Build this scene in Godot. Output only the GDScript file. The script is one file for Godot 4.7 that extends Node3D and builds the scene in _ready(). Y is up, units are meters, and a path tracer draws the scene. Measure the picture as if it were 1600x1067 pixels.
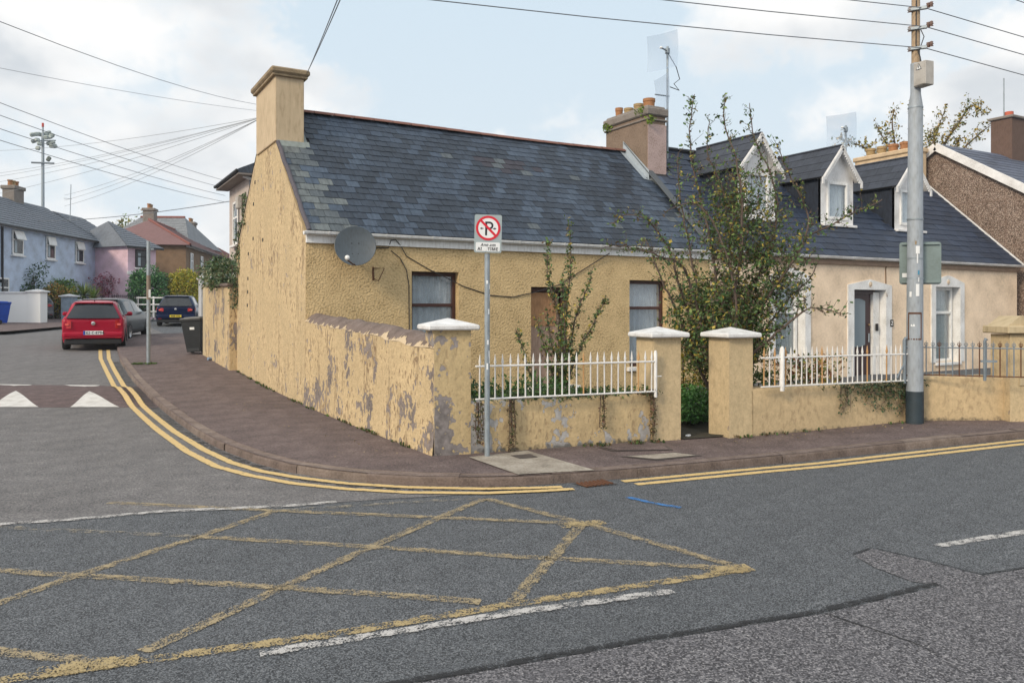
extends Node3D
# A corner cottage at a road junction. X runs along the facades, N up the side street (world z is -N), metres.

var M := {}
var TX := {}
var used := {}
var rng := RandomNumberGenerator.new()
const CAM := Vector3(0, 1.65, 0)

# ------------------------------------------------------------------ mesh builder
class MB:
	var st := SurfaceTool.new()
	var grp := 1
	func _init():
		st.begin(Mesh.PRIMITIVE_TRIANGLES)
		st.set_smooth_group(-1)
		st.set_color(Color.WHITE)
		st.set_uv(Vector2.ZERO)
	func smooth():
		grp += 1
		st.set_smooth_group(grp)
	func flat():
		st.set_smooth_group(-1)
	func color(c: Color):
		st.set_color(c)
	func tri(a: Vector3, b: Vector3, c: Vector3, out := Vector3.ZERO):
		if out != Vector3.ZERO and (b - a).cross(c - a).dot(out) > 0:
			st.add_vertex(a); st.add_vertex(c); st.add_vertex(b)
		else:
			st.add_vertex(a); st.add_vertex(b); st.add_vertex(c)
	func quad(a: Vector3, b: Vector3, c: Vector3, d: Vector3, out := Vector3.ZERO):
		tri(a, b, c, out)
		tri(a, c, d, out)
	func quad_uv(p: Array, uv: Array, out: Vector3):
		var order := [0, 1, 2, 0, 2, 3]
		if (p[1] - p[0]).cross(p[2] - p[0]).dot(out) > 0:
			order = [0, 2, 1, 0, 3, 2]
		for k in order:
			st.set_uv(uv[k])
			st.add_vertex(p[k])
	func box(c: Vector3, s: Vector3, b := Basis.IDENTITY, bev := 0.0):
		var h := s * 0.5
		bev = minf(bev, minf(h.x, minf(h.y, h.z)) * 0.9)
		var i := h - Vector3.ONE * bev
		for ax in 3:
			var u := (ax + 1) % 3
			var v := (ax + 2) % 3
			for sg in [-1.0, 1.0]:
				var p := []
				for q in [[-1, -1], [1, -1], [1, 1], [-1, 1]]:
					var e := Vector3.ZERO
					e[ax] = sg * h[ax]; e[u] = q[0] * i[u]; e[v] = q[1] * i[v]
					p.append(c + b * e)
				var o := Vector3.ZERO
				o[ax] = sg
				quad(p[0], p[1], p[2], p[3], b * o)
			if bev > 0:
				for su in [-1.0, 1.0]:
					for sv in [-1.0, 1.0]:
						var p := []
						for q in [[0, -1], [1, -1], [1, 1], [0, 1]]:
							var e := Vector3.ZERO
							e[ax] = q[1] * i[ax]
							e[u] = su * (h[u] if q[0] == 0 else i[u])
							e[v] = sv * (i[v] if q[0] == 0 else h[v])
							p.append(c + b * e)
						var o := Vector3.ZERO
						o[u] = su; o[v] = sv
						quad(p[0], p[1], p[2], p[3], b * o)
		if bev > 0:
			for sx in [-1.0, 1.0]:
				for sy in [-1.0, 1.0]:
					for sz in [-1.0, 1.0]:
						var o := Vector3(sx, sy, sz)
						tri(c + b * (o * Vector3(h.x, i.y, i.z)), c + b * (o * Vector3(i.x, h.y, i.z)), c + b * (o * Vector3(i.x, i.y, h.z)), b * o)
	func tube(pts: Array, rad, sides := 8, caps := true):
		var rings := []
		var prev := Vector3.ZERO
		for k in pts.size():
			var t: Vector3 = (pts[mini(k + 1, pts.size() - 1)] - pts[maxi(k - 1, 0)]).normalized()
			var n: Vector3 = prev
			if k == 0:
				n = t.cross(Vector3.UP if absf(t.y) < 0.9 else Vector3.RIGHT).normalized()
			n = (n - t * n.dot(t)).normalized()
			prev = n
			var m := t.cross(n)
			var r: float = rad[k] if rad is Array else rad
			var ring := []
			for j in sides:
				var a := TAU * j / sides
				ring.append(pts[k] + (n * cos(a) + m * sin(a)) * r)
			rings.append(ring)
		smooth()
		for k in pts.size() - 1:
			for j in sides:
				var j2 := (j + 1) % sides
				var o: Vector3 = rings[k][j] - pts[k] + rings[k][j2] - pts[k]
				quad(rings[k][j], rings[k][j2], rings[k + 1][j2], rings[k + 1][j], o)
		flat()
		if caps and sides > 3:
			for e in [0, pts.size() - 1]:
				var o: Vector3 = (pts[0] - pts[1]) if e == 0 else (pts[-1] - pts[-2])
				for j in range(1, sides - 1):
					tri(rings[e][0], rings[e][j], rings[e][j + 1], o)
	func lathe(prof: Array, sides: int, xf := Transform3D(), sharp := false):
		if not sharp:
			smooth()
		for k in prof.size() - 1:
			if sharp:
				smooth()
			var p: Vector2 = prof[k]
			var q: Vector2 = prof[k + 1]
			var nrm := Vector2(q.y - p.y, p.x - q.x)
			for j in sides:
				var a := TAU * j / sides
				var a2 := TAU * (j + 1) / sides
				var am := (a + a2) * 0.5
				var o := xf.basis * Vector3(cos(am) * nrm.x, nrm.y, sin(am) * nrm.x)
				var A := xf * Vector3(cos(a) * p.x, p.y, sin(a) * p.x)
				var B := xf * Vector3(cos(a2) * p.x, p.y, sin(a2) * p.x)
				var C := xf * Vector3(cos(a2) * q.x, q.y, sin(a2) * q.x)
				var D := xf * Vector3(cos(a) * q.x, q.y, sin(a) * q.x)
				if q.x < 1e-5:
					tri(A, B, D, o)
				elif p.x < 1e-5:
					tri(A, C, D, o)
				else:
					quad(A, B, C, D, o)
		flat()
	func prism(poly: PackedVector2Array, d0: float, d1: float, xf := Transform3D(), uvs := 0.0):
		# polygon in local xy, extruded along local z from d0 to d1
		var t := Geometry2D.triangulate_polygon(poly)
		for d in [d0, d1]:
			var o := xf.basis * Vector3(0, 0, signf(d - (d0 + d1) * 0.5))
			for k in range(0, t.size(), 3):
				var P := []
				var Q := []
				for e in 3:
					var q := poly[t[k + e]]
					Q.append(q * uvs)
					P.append(xf * Vector3(q.x, q.y, d))
				var order := [0, 1, 2]
				if (P[1] - P[0]).cross(P[2] - P[0]).dot(o) > 0:
					order = [0, 2, 1]
				for e in order:
					st.set_uv(Q[e])
					st.add_vertex(P[e])
		st.set_uv(Vector2.ZERO)
		var area := 0.0
		for k in poly.size():
			area += poly[k].cross(poly[(k + 1) % poly.size()])
		for k in poly.size():
			var a := poly[k]
			var b := poly[(k + 1) % poly.size()]
			var n := Vector2(b.y - a.y, a.x - b.x) * signf(area)
			quad(xf * Vector3(a.x, a.y, d0), xf * Vector3(b.x, b.y, d0), xf * Vector3(b.x, b.y, d1), xf * Vector3(a.x, a.y, d1), xf.basis * Vector3(n.x, n.y, 0))
	func panel(l: float, h: float, th: float, holes: Array, xf := Transform3D(), y0 := 0.0):
		# wall in local xy (0..l, y0..h), front at z=0, back at z=-th, rectangular holes [x0,y0,x1,y1]
		var xs := [0.0, l]
		var ys := [y0, h]
		for q in holes:
			xs.append_array([q[0], q[2]])
			ys.append_array([q[1], q[3]])
		xs.sort(); ys.sort()
		for i in xs.size() - 1:
			for j in ys.size() - 1:
				if xs[i + 1] - xs[i] < 1e-4 or ys[j + 1] - ys[j] < 1e-4:
					continue
				var mx: float = (xs[i] + xs[i + 1]) * 0.5
				var my: float = (ys[j] + ys[j + 1]) * 0.5
				var inside := false
				for q in holes:
					if mx > q[0] and mx < q[2] and my > q[1] and my < q[3]:
						inside = true
				if inside:
					continue
				for z in [0.0, -th]:
					quad(xf * Vector3(xs[i], ys[j], z), xf * Vector3(xs[i + 1], ys[j], z), xf * Vector3(xs[i + 1], ys[j + 1], z), xf * Vector3(xs[i], ys[j + 1], z), xf.basis * Vector3(0, 0, 1.0 if z == 0.0 else -1.0))
		for q in holes:
			for e in [[q[0], q[1], q[0], q[3], Vector3.RIGHT], [q[2], q[1], q[2], q[3], Vector3.LEFT], [q[0], q[3], q[2], q[3], Vector3.DOWN], [q[0], q[1], q[2], q[1], Vector3.UP]]:
				quad(xf * Vector3(e[0], e[1], 0), xf * Vector3(e[2], e[3], 0), xf * Vector3(e[2], e[3], -th), xf * Vector3(e[0], e[1], -th), xf.basis * e[4])
		for e in [[0, y0, 0, h, Vector3.LEFT], [l, y0, l, h, Vector3.RIGHT], [0, h, l, h, Vector3.UP]]:
			quad(xf * Vector3(e[0], e[1], 0), xf * Vector3(e[2], e[3], 0), xf * Vector3(e[2], e[3], -th), xf * Vector3(e[0], e[1], -th), xf.basis * e[4])
	func sheet(grid: Array, up := Vector3.UP, uvs := [], sm := true):
		if sm:
			smooth()
		for i in grid.size() - 1:
			for j in grid[i].size() - 1:
				var P := [grid[i][j], grid[i + 1][j], grid[i + 1][j + 1], grid[i][j + 1]]
				var U := [Vector2.ZERO, Vector2.ZERO, Vector2.ZERO, Vector2.ZERO]
				if uvs.size():
					U = [uvs[i][j], uvs[i + 1][j], uvs[i + 1][j + 1], uvs[i][j + 1]]
				quad_uv(P, U, up)
		flat()
	func leaf(p: Vector3, dir: Vector3, side: Vector3, s: float):
		var n := dir.cross(side).normalized()
		var a := p
		var b := p + dir * s * 0.5 + side * s * 0.36 + n * s * 0.1
		var c := p + dir * s
		var d := p + dir * s * 0.5 - side * s * 0.36 + n * s * 0.1
		st.add_vertex(a); st.add_vertex(b); st.add_vertex(c)
		st.add_vertex(a); st.add_vertex(c); st.add_vertex(d)
	func mesh() -> ArrayMesh:
		st.generate_normals()
		return st.commit()

# ------------------------------------------------------------------ scene helpers
func W(x: float, y: float, n: float) -> Vector3:
	return Vector3(x, y, -n)

func numbered(called: String) -> String:
	used[called] = used.get(called, -1) + 1
	return called if used[called] == 0 else "%s_%03d" % [called, used[called]]

func tag(o: Node, label: String, category: String, group := "", kind := ""):
	o.set_meta("label", label)
	if category:
		o.set_meta("category", category)
	if group:
		o.set_meta("group", group)
	if kind:
		o.set_meta("kind", kind)

func thing(called: String, label: String, category: String, at := Vector3.ZERO, turn := 0.0, group := "") -> Node3D:
	var o := Node3D.new()
	o.name = numbered(called)
	add_child(o)
	o.position = at
	o.rotation.y = turn
	tag(o, label, category, group)
	return o

func part(called: String, m, mt: Material, parent: Node, xf := Transform3D()) -> MeshInstance3D:
	var o := MeshInstance3D.new()
	o.mesh = m.mesh() if m is MB else m
	o.material_override = mt
	o.name = called
	o.transform = xf
	parent.add_child(o, true)
	return o

func single(called: String, label: String, category: String, m, mt: Material, at := Vector3.ZERO, turn := 0.0, group := "") -> MeshInstance3D:
	var o := part(numbered(called), m, mt, self)
	o.position = at
	o.rotation.y = turn
	tag(o, label, category, group)
	return o

func struct(called: String, label: String, m, mt: Material) -> MeshInstance3D:
	var o := part(numbered(called), m, mt, self)
	tag(o, label, "", "", "structure")
	return o

func bx(c: Vector3, s: Vector3, bev := 0.0, b := Basis.IDENTITY) -> MB:
	var m := MB.new()
	m.box(c, s, b, bev)
	return m

func text_mesh(t: String, size: float, depth := 0.003, fam := "Droid Sans") -> TextMesh:
	var f := SystemFont.new()
	f.font_names = PackedStringArray([fam])
	f.font_weight = 700
	var m := TextMesh.new()
	m.font = f
	m.text = t
	m.font_size = 32
	m.pixel_size = size / 24.0
	m.depth = depth
	return m

# ------------------------------------------------------------------ heights
func ramp(n: float) -> float:
	if n < 12.0: return 0.0
	if n < 18.0: return 0.045 * (n - 12.0) * (n - 12.0) / 12.0
	if n < 27.0: return 0.135 + 0.045 * (n - 18.0)
	if n < 46.0: return 0.54 + 0.028 * (n - 27.0)
	return 1.072 + 0.008 * (n - 46.0)

func g(x: float, n: float) -> float:
	return ramp(n) + 0.02 * clampf(x - 7.5, 0, 4) * clampf((14.0 - n) / 4.0, 0, 1)

func hump(x: float, n: float) -> float:
	var n0 := 16.28 - 0.446 * (x + 0.86)
	var n1 := 19.56 - 0.50 * (x + 1.03)
	if x > 1.75: return 0.0
	var t := (n - n0) / (n1 - n0)
	var h := smoothstep(0.0, 0.45, t) * (1.0 - smoothstep(0.72, 1.0, t))
	return 0.075 * h * (1.0 - smoothstep(1.25, 1.6, x))

func rg(x: float, n: float) -> float:
	return g(x, n) - 0.1

# ------------------------------------------------------------------ textures
func noise(sd: int, freq: float, oct := 3, kind := FastNoiseLite.TYPE_SIMPLEX_SMOOTH) -> FastNoiseLite:
	var f := FastNoiseLite.new()
	f.seed = sd
	f.frequency = freq
	f.noise_type = kind
	f.fractal_octaves = oct
	f.fractal_type = FastNoiseLite.FRACTAL_FBM if oct > 1 else FastNoiseLite.FRACTAL_NONE
	return f

func seamless(f: FastNoiseLite, s: int) -> PackedByteArray:
	var im := f.get_seamless_image(s, s, false, false, 0.12, true)
	im.convert(Image.FORMAT_L8)
	return im.get_data()

func cells(sd: int, freq: float, s: int, ret: int) -> PackedByteArray:
	var f := noise(sd, freq, 1, FastNoiseLite.TYPE_CELLULAR)
	f.cellular_return_type = ret
	f.cellular_jitter = 1.0
	return seamless(f, s)

func lut(stops: Array) -> PackedByteArray:
	# stops: [position, linear Color] -> 256 sRGB triples
	var b := PackedByteArray()
	b.resize(768)
	for k in 256:
		var t := k / 255.0
		var c: Color = stops[-1][1]
		for e in stops.size() - 1:
			if t <= stops[e + 1][0]:
				var u: float = clampf((t - stops[e][0]) / maxf(1e-5, stops[e + 1][0] - stops[e][0]), 0, 1)
				c = (stops[e][1] as Color).lerp(stops[e + 1][1], u)
				break
		c = c.linear_to_srgb()
		b[k * 3] = int(clampf(c.r, 0, 1) * 255); b[k * 3 + 1] = int(clampf(c.g, 0, 1) * 255); b[k * 3 + 2] = int(clampf(c.b, 0, 1) * 255)
	return b

func tex(s: int, layers: Array, stops: Array) -> ImageTexture:
	# layers: [bytes, weight] ; value = 0.5 + sum w*(v-0.5)
	var l := lut(stops)
	var out := PackedByteArray()
	out.resize(s * s * 3)
	var n := layers.size()
	var a: PackedByteArray = layers[0][0]
	var wa: float = layers[0][1]
	var b: PackedByteArray = layers[1][0] if n > 1 else a
	var wb: float = layers[1][1] if n > 1 else 0.0
	var c: PackedByteArray = layers[2][0] if n > 2 else a
	var wc: float = layers[2][1] if n > 2 else 0.0
	var off := 127.5 - 127.5 * (wa + wb + wc)
	for k in s * s:
		var v := clampi(int(off + a[k] * wa + b[k] * wb + c[k] * wc), 0, 255) * 3
		var q := k * 3
		out[q] = l[v]; out[q + 1] = l[v + 1]; out[q + 2] = l[v + 2]
	return ImageTexture.create_from_image(Image.create_from_data(s, s, false, Image.FORMAT_RGB8, out))

func grey(s: int, layers: Array) -> ImageTexture:
	return tex(s, layers, [[0.0, Color(0, 0, 0)], [1.0, Color(1, 1, 1)]])

func l8(s: int, d: PackedByteArray) -> ImageTexture:
	return ImageTexture.create_from_image(Image.create_from_data(s, s, false, Image.FORMAT_L8, d))

func mat(c: Color, rough := 0.8, t: Texture2D = null, tile := 1.0, bump: Texture2D = null, bscale := 0.3, btile := 0.0) -> StandardMaterial3D:
	# c is linear; t multiplies it, tiled every «tile» metres by world position
	var m := StandardMaterial3D.new()
	m.albedo_color = Color(c.r, c.g, c.b).linear_to_srgb()
	m.roughness = rough
	if t:
		m.albedo_texture = t
	if bump:
		m.heightmap_enabled = true
		m.heightmap_texture = bump
		m.heightmap_scale = bscale
	if t or bump:
		m.uv1_triplanar = true
		m.uv1_world_triplanar = true
		m.uv1_triplanar_sharpness = 6.0
		m.uv1_scale = Vector3.ONE / tile
	return m

func plain(c: Color, rough := 0.6, metal := 0.0) -> StandardMaterial3D:
	var m := mat(c, rough)
	m.metallic = metal
	return m

func vmat(rough := 0.7, t: Texture2D = null, tile := 1.0, bump: Texture2D = null, bs := 0.3) -> StandardMaterial3D:
	var m := mat(Color(1, 1, 1), rough, t, tile, bump, bs)
	m.vertex_color_use_as_albedo = true
	return m

func peel(w: int, h: int, mpp: float, sd: int, base: Color, under: Color, thr: float, low_extra: float, streak: float, wet := 0.0) -> Array:
	# painted render: colour and height, with flaked patches that show grey render and long rain streaks; row 0 is the top
	var n1 := noise(sd, 1.6, 4)
	var n2 := noise(sd + 1, 9.0, 3)
	var n3 := noise(sd + 2, 1.0, 3)
	var n4 := noise(sd + 3, 0.8, 2)
	var col := PackedByteArray()
	col.resize(w * h * 3)
	var hei := PackedByteArray()
	hei.resize(w * h)
	var H := h * mpp
	for y in h:
		var v := y * mpp
		var low := pow(v / H, 3.0) * low_extra
		for x in w:
			var u := x * mpp
			var b := n2.get_noise_2d(u, v * 0.8)
			var p := n1.get_noise_2d(u, v * 0.7) + 0.55 * b + low
			var s := n3.get_noise_2d(u * 14.0, v * 6.5)
			var big := n4.get_noise_2d(u, v)
			var run := n3.get_noise_2d(u * 4.0 + 50.0, v * 0.55)
			var grit := n2.get_noise_2d(u * 3.1 + 9.0, v * 2.6)
			var c := base * (1.0 + 0.14 * big + 0.14 * b + 0.12 * grit)
			var sk := clampf((s + 0.22 * run + 0.3 * big - 0.24) * 3.0, 0, 1) * streak * (0.45 + 0.9 * clampf(big + 0.35, 0, 1))
			c = c.lerp(Color(0.2, 0.13, 0.075), clampf(sk, 0, 0.8))
			c = c.lerp(Color(0.24, 0.17, 0.1), clampf((run + 0.5 * big - 0.2) * 1.2, 0, 0.4) * streak)
			var hh := 165.0 + 45.0 * b + 42.0 * grit - 60.0 * clampf((s - 0.2) * 3.0, 0, 1)
			if p > thr:
				var e := clampf((p - thr) * 9.0, 0, 1)
				c = under * (0.85 + 0.5 * b + 0.25 * big)
				if e < 0.3:
					c = c.lerp(Color(0.5, 0.44, 0.36), 0.45)
				hh = 95.0 + 50.0 * b
			elif p > thr - 0.035:
				c = c.lerp(Color(0.1, 0.07, 0.05), 0.55)
			var dm := clampf((v / H - 0.93) * 14.0 + b * 1.5, 0, 1) * wet
			c = c.lerp(Color(0.06, 0.055, 0.045), dm)
			var q := (y * w + x) * 3
			c = Color(clampf(c.r, 0, 1), clampf(c.g, 0, 1), clampf(c.b, 0, 1)).linear_to_srgb()
			col[q] = int(c.r * 255); col[q + 1] = int(c.g * 255); col[q + 2] = int(c.b * 255)
			hei[y * w + x] = clampi(int(hh), 0, 255)
	return [ImageTexture.create_from_image(Image.create_from_data(w, h, false, Image.FORMAT_RGB8, col)), ImageTexture.create_from_image(Image.create_from_data(w, h, false, Image.FORMAT_L8, hei))]

func uvmat(p: Array, rough := 0.85, bs := 0.8) -> StandardMaterial3D:
	var m := StandardMaterial3D.new()
	m.albedo_texture = p[0]
	m.roughness = rough
	m.heightmap_enabled = true
	m.heightmap_texture = p[1]
	m.heightmap_scale = bs
	return m

func paint(sd: int, c: Color, keep: float, grain: float) -> StandardMaterial3D:
	# road paint worn through to the stones: 2 m long, ragged and broken
	var w := 1024
	var h := 64
	var n1 := noise(sd, 0.19 * grain, 2, FastNoiseLite.TYPE_CELLULAR)
	n1.cellular_return_type = FastNoiseLite.RETURN_CELL_VALUE
	var n2 := noise(sd + 5, 0.012, 3)
	var d := PackedByteArray()
	d.resize(w * h * 4)
	var cs := c.linear_to_srgb()
	for y in h:
		var e := minf(y, h - 1 - y) / 9.0
		for x in w:
			var a := n1.get_noise_2d(x, y) * 0.5 + 0.5
			var b := n2.get_noise_2d(x, y)
			var on := a < keep + b * 0.55 + minf(e - 1.0, 0.0) * 0.45
			var q := (y * w + x) * 4
			var t := 0.86 + 0.14 * a
			d[q] = int(cs.r * 255 * t); d[q + 1] = int(cs.g * 255 * t); d[q + 2] = int(cs.b * 255 * t)
			d[q + 3] = 255 if on else 0
	var m := StandardMaterial3D.new()
	m.albedo_texture = ImageTexture.create_from_image(Image.create_from_data(w, h, false, Image.FORMAT_RGBA8, d))
	m.transparency = BaseMaterial3D.TRANSPARENCY_ALPHA_SCISSOR
	m.alpha_scissor_threshold = 0.5
	m.roughness = 0.75
	return m

func make_materials():
	var fb := seamless(noise(11, 0.006, 5), 512)
	var fine := seamless(noise(12, 0.06, 3), 512)
	var mid := seamless(noise(13, 0.02, 3), 512)
	TX.grime = tex(512, [[fb, 0.7], [fine, 0.35]], [[0.0, Color(0.55, 0.53, 0.5)], [0.45, Color(0.8, 0.79, 0.78)], [1.0, Color(1, 1, 1)]])
	TX.rough = l8(512, fine)
	TX.midbump = grey(512, [[mid, 0.7], [fine, 0.4]])
	var cv := cells(21, 0.16, 512, FastNoiseLite.RETURN_CELL_VALUE)
	var cv2 := cells(23, 0.15, 1024, FastNoiseLite.RETURN_CELL_VALUE)
	var cd2 := cells(23, 0.15, 1024, FastNoiseLite.RETURN_DISTANCE2_SUB)
	var chip := cells(24, 0.07, 1024, FastNoiseLite.RETURN_CELL_VALUE)
	var fb2 := seamless(noise(15, 0.004, 5), 1024)
	TX.grit = grey(1024, [[cd2, 0.7], [cv2, 0.6]])
	var cd := cells(21, 0.16, 512, FastNoiseLite.RETURN_DISTANCE2_SUB)
	var rc := seamless(noise(14, 0.06, 2), 512)
	TX.roughcast = grey(512, [[rc, 1.0], [fine, 0.15]])
	TX.castcol = tex(512, [[rc, 0.75], [fb, 0.5]], [[0.0, Color(0.5, 0.47, 0.42)], [0.4, Color(0.78, 0.77, 0.75)], [1.0, Color(1, 1, 1)]])
	TX.stonebump = grey(512, [[cd, 0.8], [cv, 0.5]])
	TX.asphalt = tex(1024, [[cv2, 0.62], [cd2, 0.35], [fb2, 0.10]], [[0.0, Color(0.008, 0.009, 0.011)], [0.3, Color(0.058, 0.063, 0.071)], [0.55, Color(0.135, 0.145, 0.158)], [0.8, Color(0.225, 0.236, 0.248)], [0.93, Color(0.32, 0.32, 0.32)], [1.0, Color(0.5, 0.48, 0.45)]])
	TX.oldasphalt = tex(1024, [[cv2, 0.7], [cd2, 0.32], [chip, 0.14]], [[0.0, Color(0.018, 0.018, 0.021)], [0.3, Color(0.07, 0.068, 0.076)], [0.55, Color(0.15, 0.146, 0.158)], [0.8, Color(0.28, 0.27, 0.278)], [0.93, Color(0.45, 0.43, 0.43)], [1.0, Color(0.65, 0.6, 0.57)]])
	TX.sideasphalt = tex(1024, [[cv2, 0.6], [fb2, 0.22], [cd2, 0.25]], [[0.0, Color(0.055, 0.053, 0.056)], [0.4, Color(0.14, 0.135, 0.137)], [0.7, Color(0.215, 0.205, 0.203)], [1.0, Color(0.44, 0.41, 0.39)]])
	TX.pave = tex(1024, [[cv2, 0.6], [fb2, 0.35], [cd2, 0.28]], [[0.0, Color(0.06, 0.045, 0.045)], [0.4, Color(0.135, 0.10, 0.097)], [0.7, Color(0.195, 0.15, 0.143)], [1.0, Color(0.36, 0.3, 0.28)]])
	TX.concrete = tex(512, [[fb, 0.6], [fine, 0.4], [cv, 0.2]], [[0.0, Color(0.14, 0.12, 0.1)], [0.5, Color(0.3, 0.27, 0.23)], [1.0, Color(0.45, 0.42, 0.38)]])
	TX.pebble = tex(512, [[cv, 0.85], [cd, 0.35], [fb, 0.15]], [[0.0, Color(0.06, 0.045, 0.035)], [0.4, Color(0.22, 0.16, 0.13)], [0.65, Color(0.34, 0.27, 0.22)], [1.0, Color(0.66, 0.6, 0.54)]])
	# slate: long stains down the slope
	var sl := noise(31, 0.02, 4)
	var sd := PackedByteArray()
	sd.resize(512 * 512)
	for y in 512:
		for x in 512:
			sd[y * 512 + x] = clampi(int(128 + 190 * sl.get_noise_2d(minf(x, 511 - x) * 2.2, minf(y, 511 - y) * 0.5)), 0, 255)
	TX.slate = tex(512, [[sd, 0.75], [fine, 0.35], [fb, 0.3]], [[0.0, Color(0.32, 0.33, 0.35)], [0.45, Color(0.74, 0.75, 0.77)], [0.75, Color(0.95, 0.96, 0.98)], [1.0, Color(1.0, 1.0, 1.0)]])
	TX.wash = tex(512, [[sd, 0.6], [fb, 0.4]], [[0.0, Color(0.6, 0.57, 0.53)], [0.4, Color(0.84, 0.83, 0.81)], [1.0, Color(1, 1, 1)]])
	TX.wood = tex(512, [[sd, 0.7], [fine, 0.3]], [[0.0, Color(0.5, 0.45, 0.4)], [0.5, Color(0.8, 0.78, 0.75)], [1.0, Color(1, 1, 1)]])

	M.asphalt = mat(Color(1, 1, 1), 0.88, TX.asphalt, 1.03, TX.grit, 0.3)
	M.asphalt.vertex_color_use_as_albedo = true
	M.old = mat(Color(1, 1, 1), 0.88, TX.oldasphalt, 1.34, TX.grit, 0.4)
	M.old.vertex_color_use_as_albedo = true
	M.side = mat(Color(1, 1, 1), 0.9, TX.sideasphalt, 1.73, TX.grit, 0.3)
	M.side.vertex_color_use_as_albedo = true
	M.pave = mat(Color(0.92, 0.90, 0.89), 0.9, TX.pave, 1.87, TX.grit, 0.3)
	M.pave.vertex_color_use_as_albedo = true
	M.humpred = mat(Color(0.78, 0.72, 0.74), 0.9, TX.pave, 1.1, TX.stonebump, 0.25)
	M.kerb = mat(Color(0.6, 0.52, 0.51), 0.9, TX.concrete, 0.9, TX.midbump, 0.7)
	M.kerbdark = mat(Color(0.5, 0.42, 0.42), 0.9, TX.concrete, 0.9, TX.midbump, 0.8)
	M.slab = mat(Color(1.05, 1.03, 1.0), 0.9, TX.concrete, 1.4, TX.rough, 0.15)
	M.iron = mat(Color(0.09, 0.075, 0.07), 0.7, TX.grime, 0.5)
	M.tar = plain(Color(0.022, 0.022, 0.024), 0.7)
	M.yellow = paint(3, Color(0.74, 0.53, 0.23), 1.05, 0.7)
	M.boxyellow = paint(5, Color(0.42, 0.335, 0.2), 0.47, 1.3)
	M.boxbright = paint(6, Color(0.47, 0.36, 0.18), 0.52, 1.2)
	M.white = paint(7, Color(0.58, 0.56, 0.54), 0.6, 1.2)
	M.faint = paint(8, Color(0.36, 0.32, 0.25), 0.3, 1.3)
	M.whitesolid = mat(Color(0.72, 0.71, 0.69), 0.7, TX.grime, 0.9)
	M.dirt = paint(12, Color(0.045, 0.04, 0.036), 0.4, 0.8)
	M.bluespray = paint(9, Color(0.05, 0.22, 0.55), 0.66, 1.0)
	M.tarstrip = paint(10, Color(0.02, 0.02, 0.022), 0.6, 1.2)

	# walls
	M.front = mat(Color(0.74, 0.55, 0.295), 0.92, TX.castcol, 1.6, TX.roughcast, 1.5)
	M.gable = uvmat(peel(768, 768, 0.0082, 41, Color(0.545, 0.418, 0.245), Color(0.27, 0.225, 0.2), 0.66, 0.1, 0.75, 0.5), 0.9, 2.4)
	M.low = uvmat(peel(1024, 320, 0.0055, 51, Color(0.545, 0.415, 0.24), Color(0.215, 0.18, 0.165), 0.36, 0.2, 1.15, 0.8), 0.9, 2.0)
	M.pier = uvmat(peel(256, 512, 0.0032, 61, Color(0.52, 0.40, 0.222), Color(0.25, 0.225, 0.22), 0.34, 0.75, 0.3, 0.6), 0.9, 0.8)
	M.frontwall = uvmat(peel(768, 192, 0.004, 71, Color(0.52, 0.395, 0.22), Color(0.38, 0.37, 0.365), 0.33, 0.35, 0.42, 0.8), 0.9, 0.9)
	M.plainwall = uvmat(peel(1024, 192, 0.004, 81, Color(0.525, 0.40, 0.235), Color(0.3, 0.24, 0.18), 0.8, 0.0, 0.25, 0.7), 0.9, 0.4)
	M.pierplain = uvmat(peel(256, 512, 0.0032, 91, Color(0.545, 0.425, 0.255), Color(0.3, 0.24, 0.18), 0.85, 0.05, 0.25, 0.7), 0.9, 0.4)
	M.yellowsmooth = mat(Color(0.60, 0.475, 0.32), 0.85, TX.wash, 1.9, TX.rough, 0.1)
	M.pieryellow = mat(Color(0.56, 0.46, 0.30), 0.85, TX.wash, 1.7, TX.rough, 0.12)
	M.capstone = mat(Color(0.42, 0.32, 0.2), 0.9, TX.concrete, 0.8, TX.midbump, 0.8)
	M.capstone.albedo_color = Color(0.95, 0.8, 0.58).linear_to_srgb()
	M.coping = mat(Color(0.55, 0.46, 0.46), 0.92, TX.concrete, 1.2, TX.midbump, 1.2)
	M.whitepaint = mat(Color(0.9, 0.9, 0.9), 0.6, TX.grime, 1.7)
	M.whitegloss = mat(Color(0.92, 0.93, 0.93), 0.4, TX.wash, 1.3)
	M.whitecap = mat(Color(0.86, 0.87, 0.88), 0.6, TX.grime, 0.8, TX.midbump, 0.25)
	M.whiteiron = mat(Color(0.86, 0.86, 0.86), 0.5, TX.wash, 0.7)
	M.rustiron = mat(Color(0.62, 0.36, 0.16), 0.7, TX.wash, 0.5)
	M.rust = mat(Color(0.14, 0.06, 0.03), 0.9, TX.grime, 0.2)
	M.blueiron = mat(Color(0.22, 0.27, 0.32), 0.6, TX.grime, 0.4)
	M.brownframe = mat(Color(0.085, 0.032, 0.024), 0.5, TX.grime, 0.8)
	M.peach = mat(Color(0.98, 0.785, 0.585), 0.85, TX.grime, 3.1, TX.rough, 0.12)
	M.surround = mat(Color(0.92, 0.93, 0.93), 0.6, TX.grime, 1.9)
	M.slatebase = plain(Color(0.02, 0.021, 0.025), 0.9)
	M.terracotta = mat(Color(0.24, 0.115, 0.09), 0.85, TX.grime, 0.6, TX.midbump, 0.5)
	M.pot = mat(Color(0.42, 0.2, 0.09), 0.85, TX.grime, 0.4)
	M.pot2 = mat(Color(0.42, 0.3, 0.15), 0.85, TX.grime, 0.4)
	M.lead = mat(Color(0.42, 0.48, 0.54), 0.5, TX.wash, 0.6)
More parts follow.
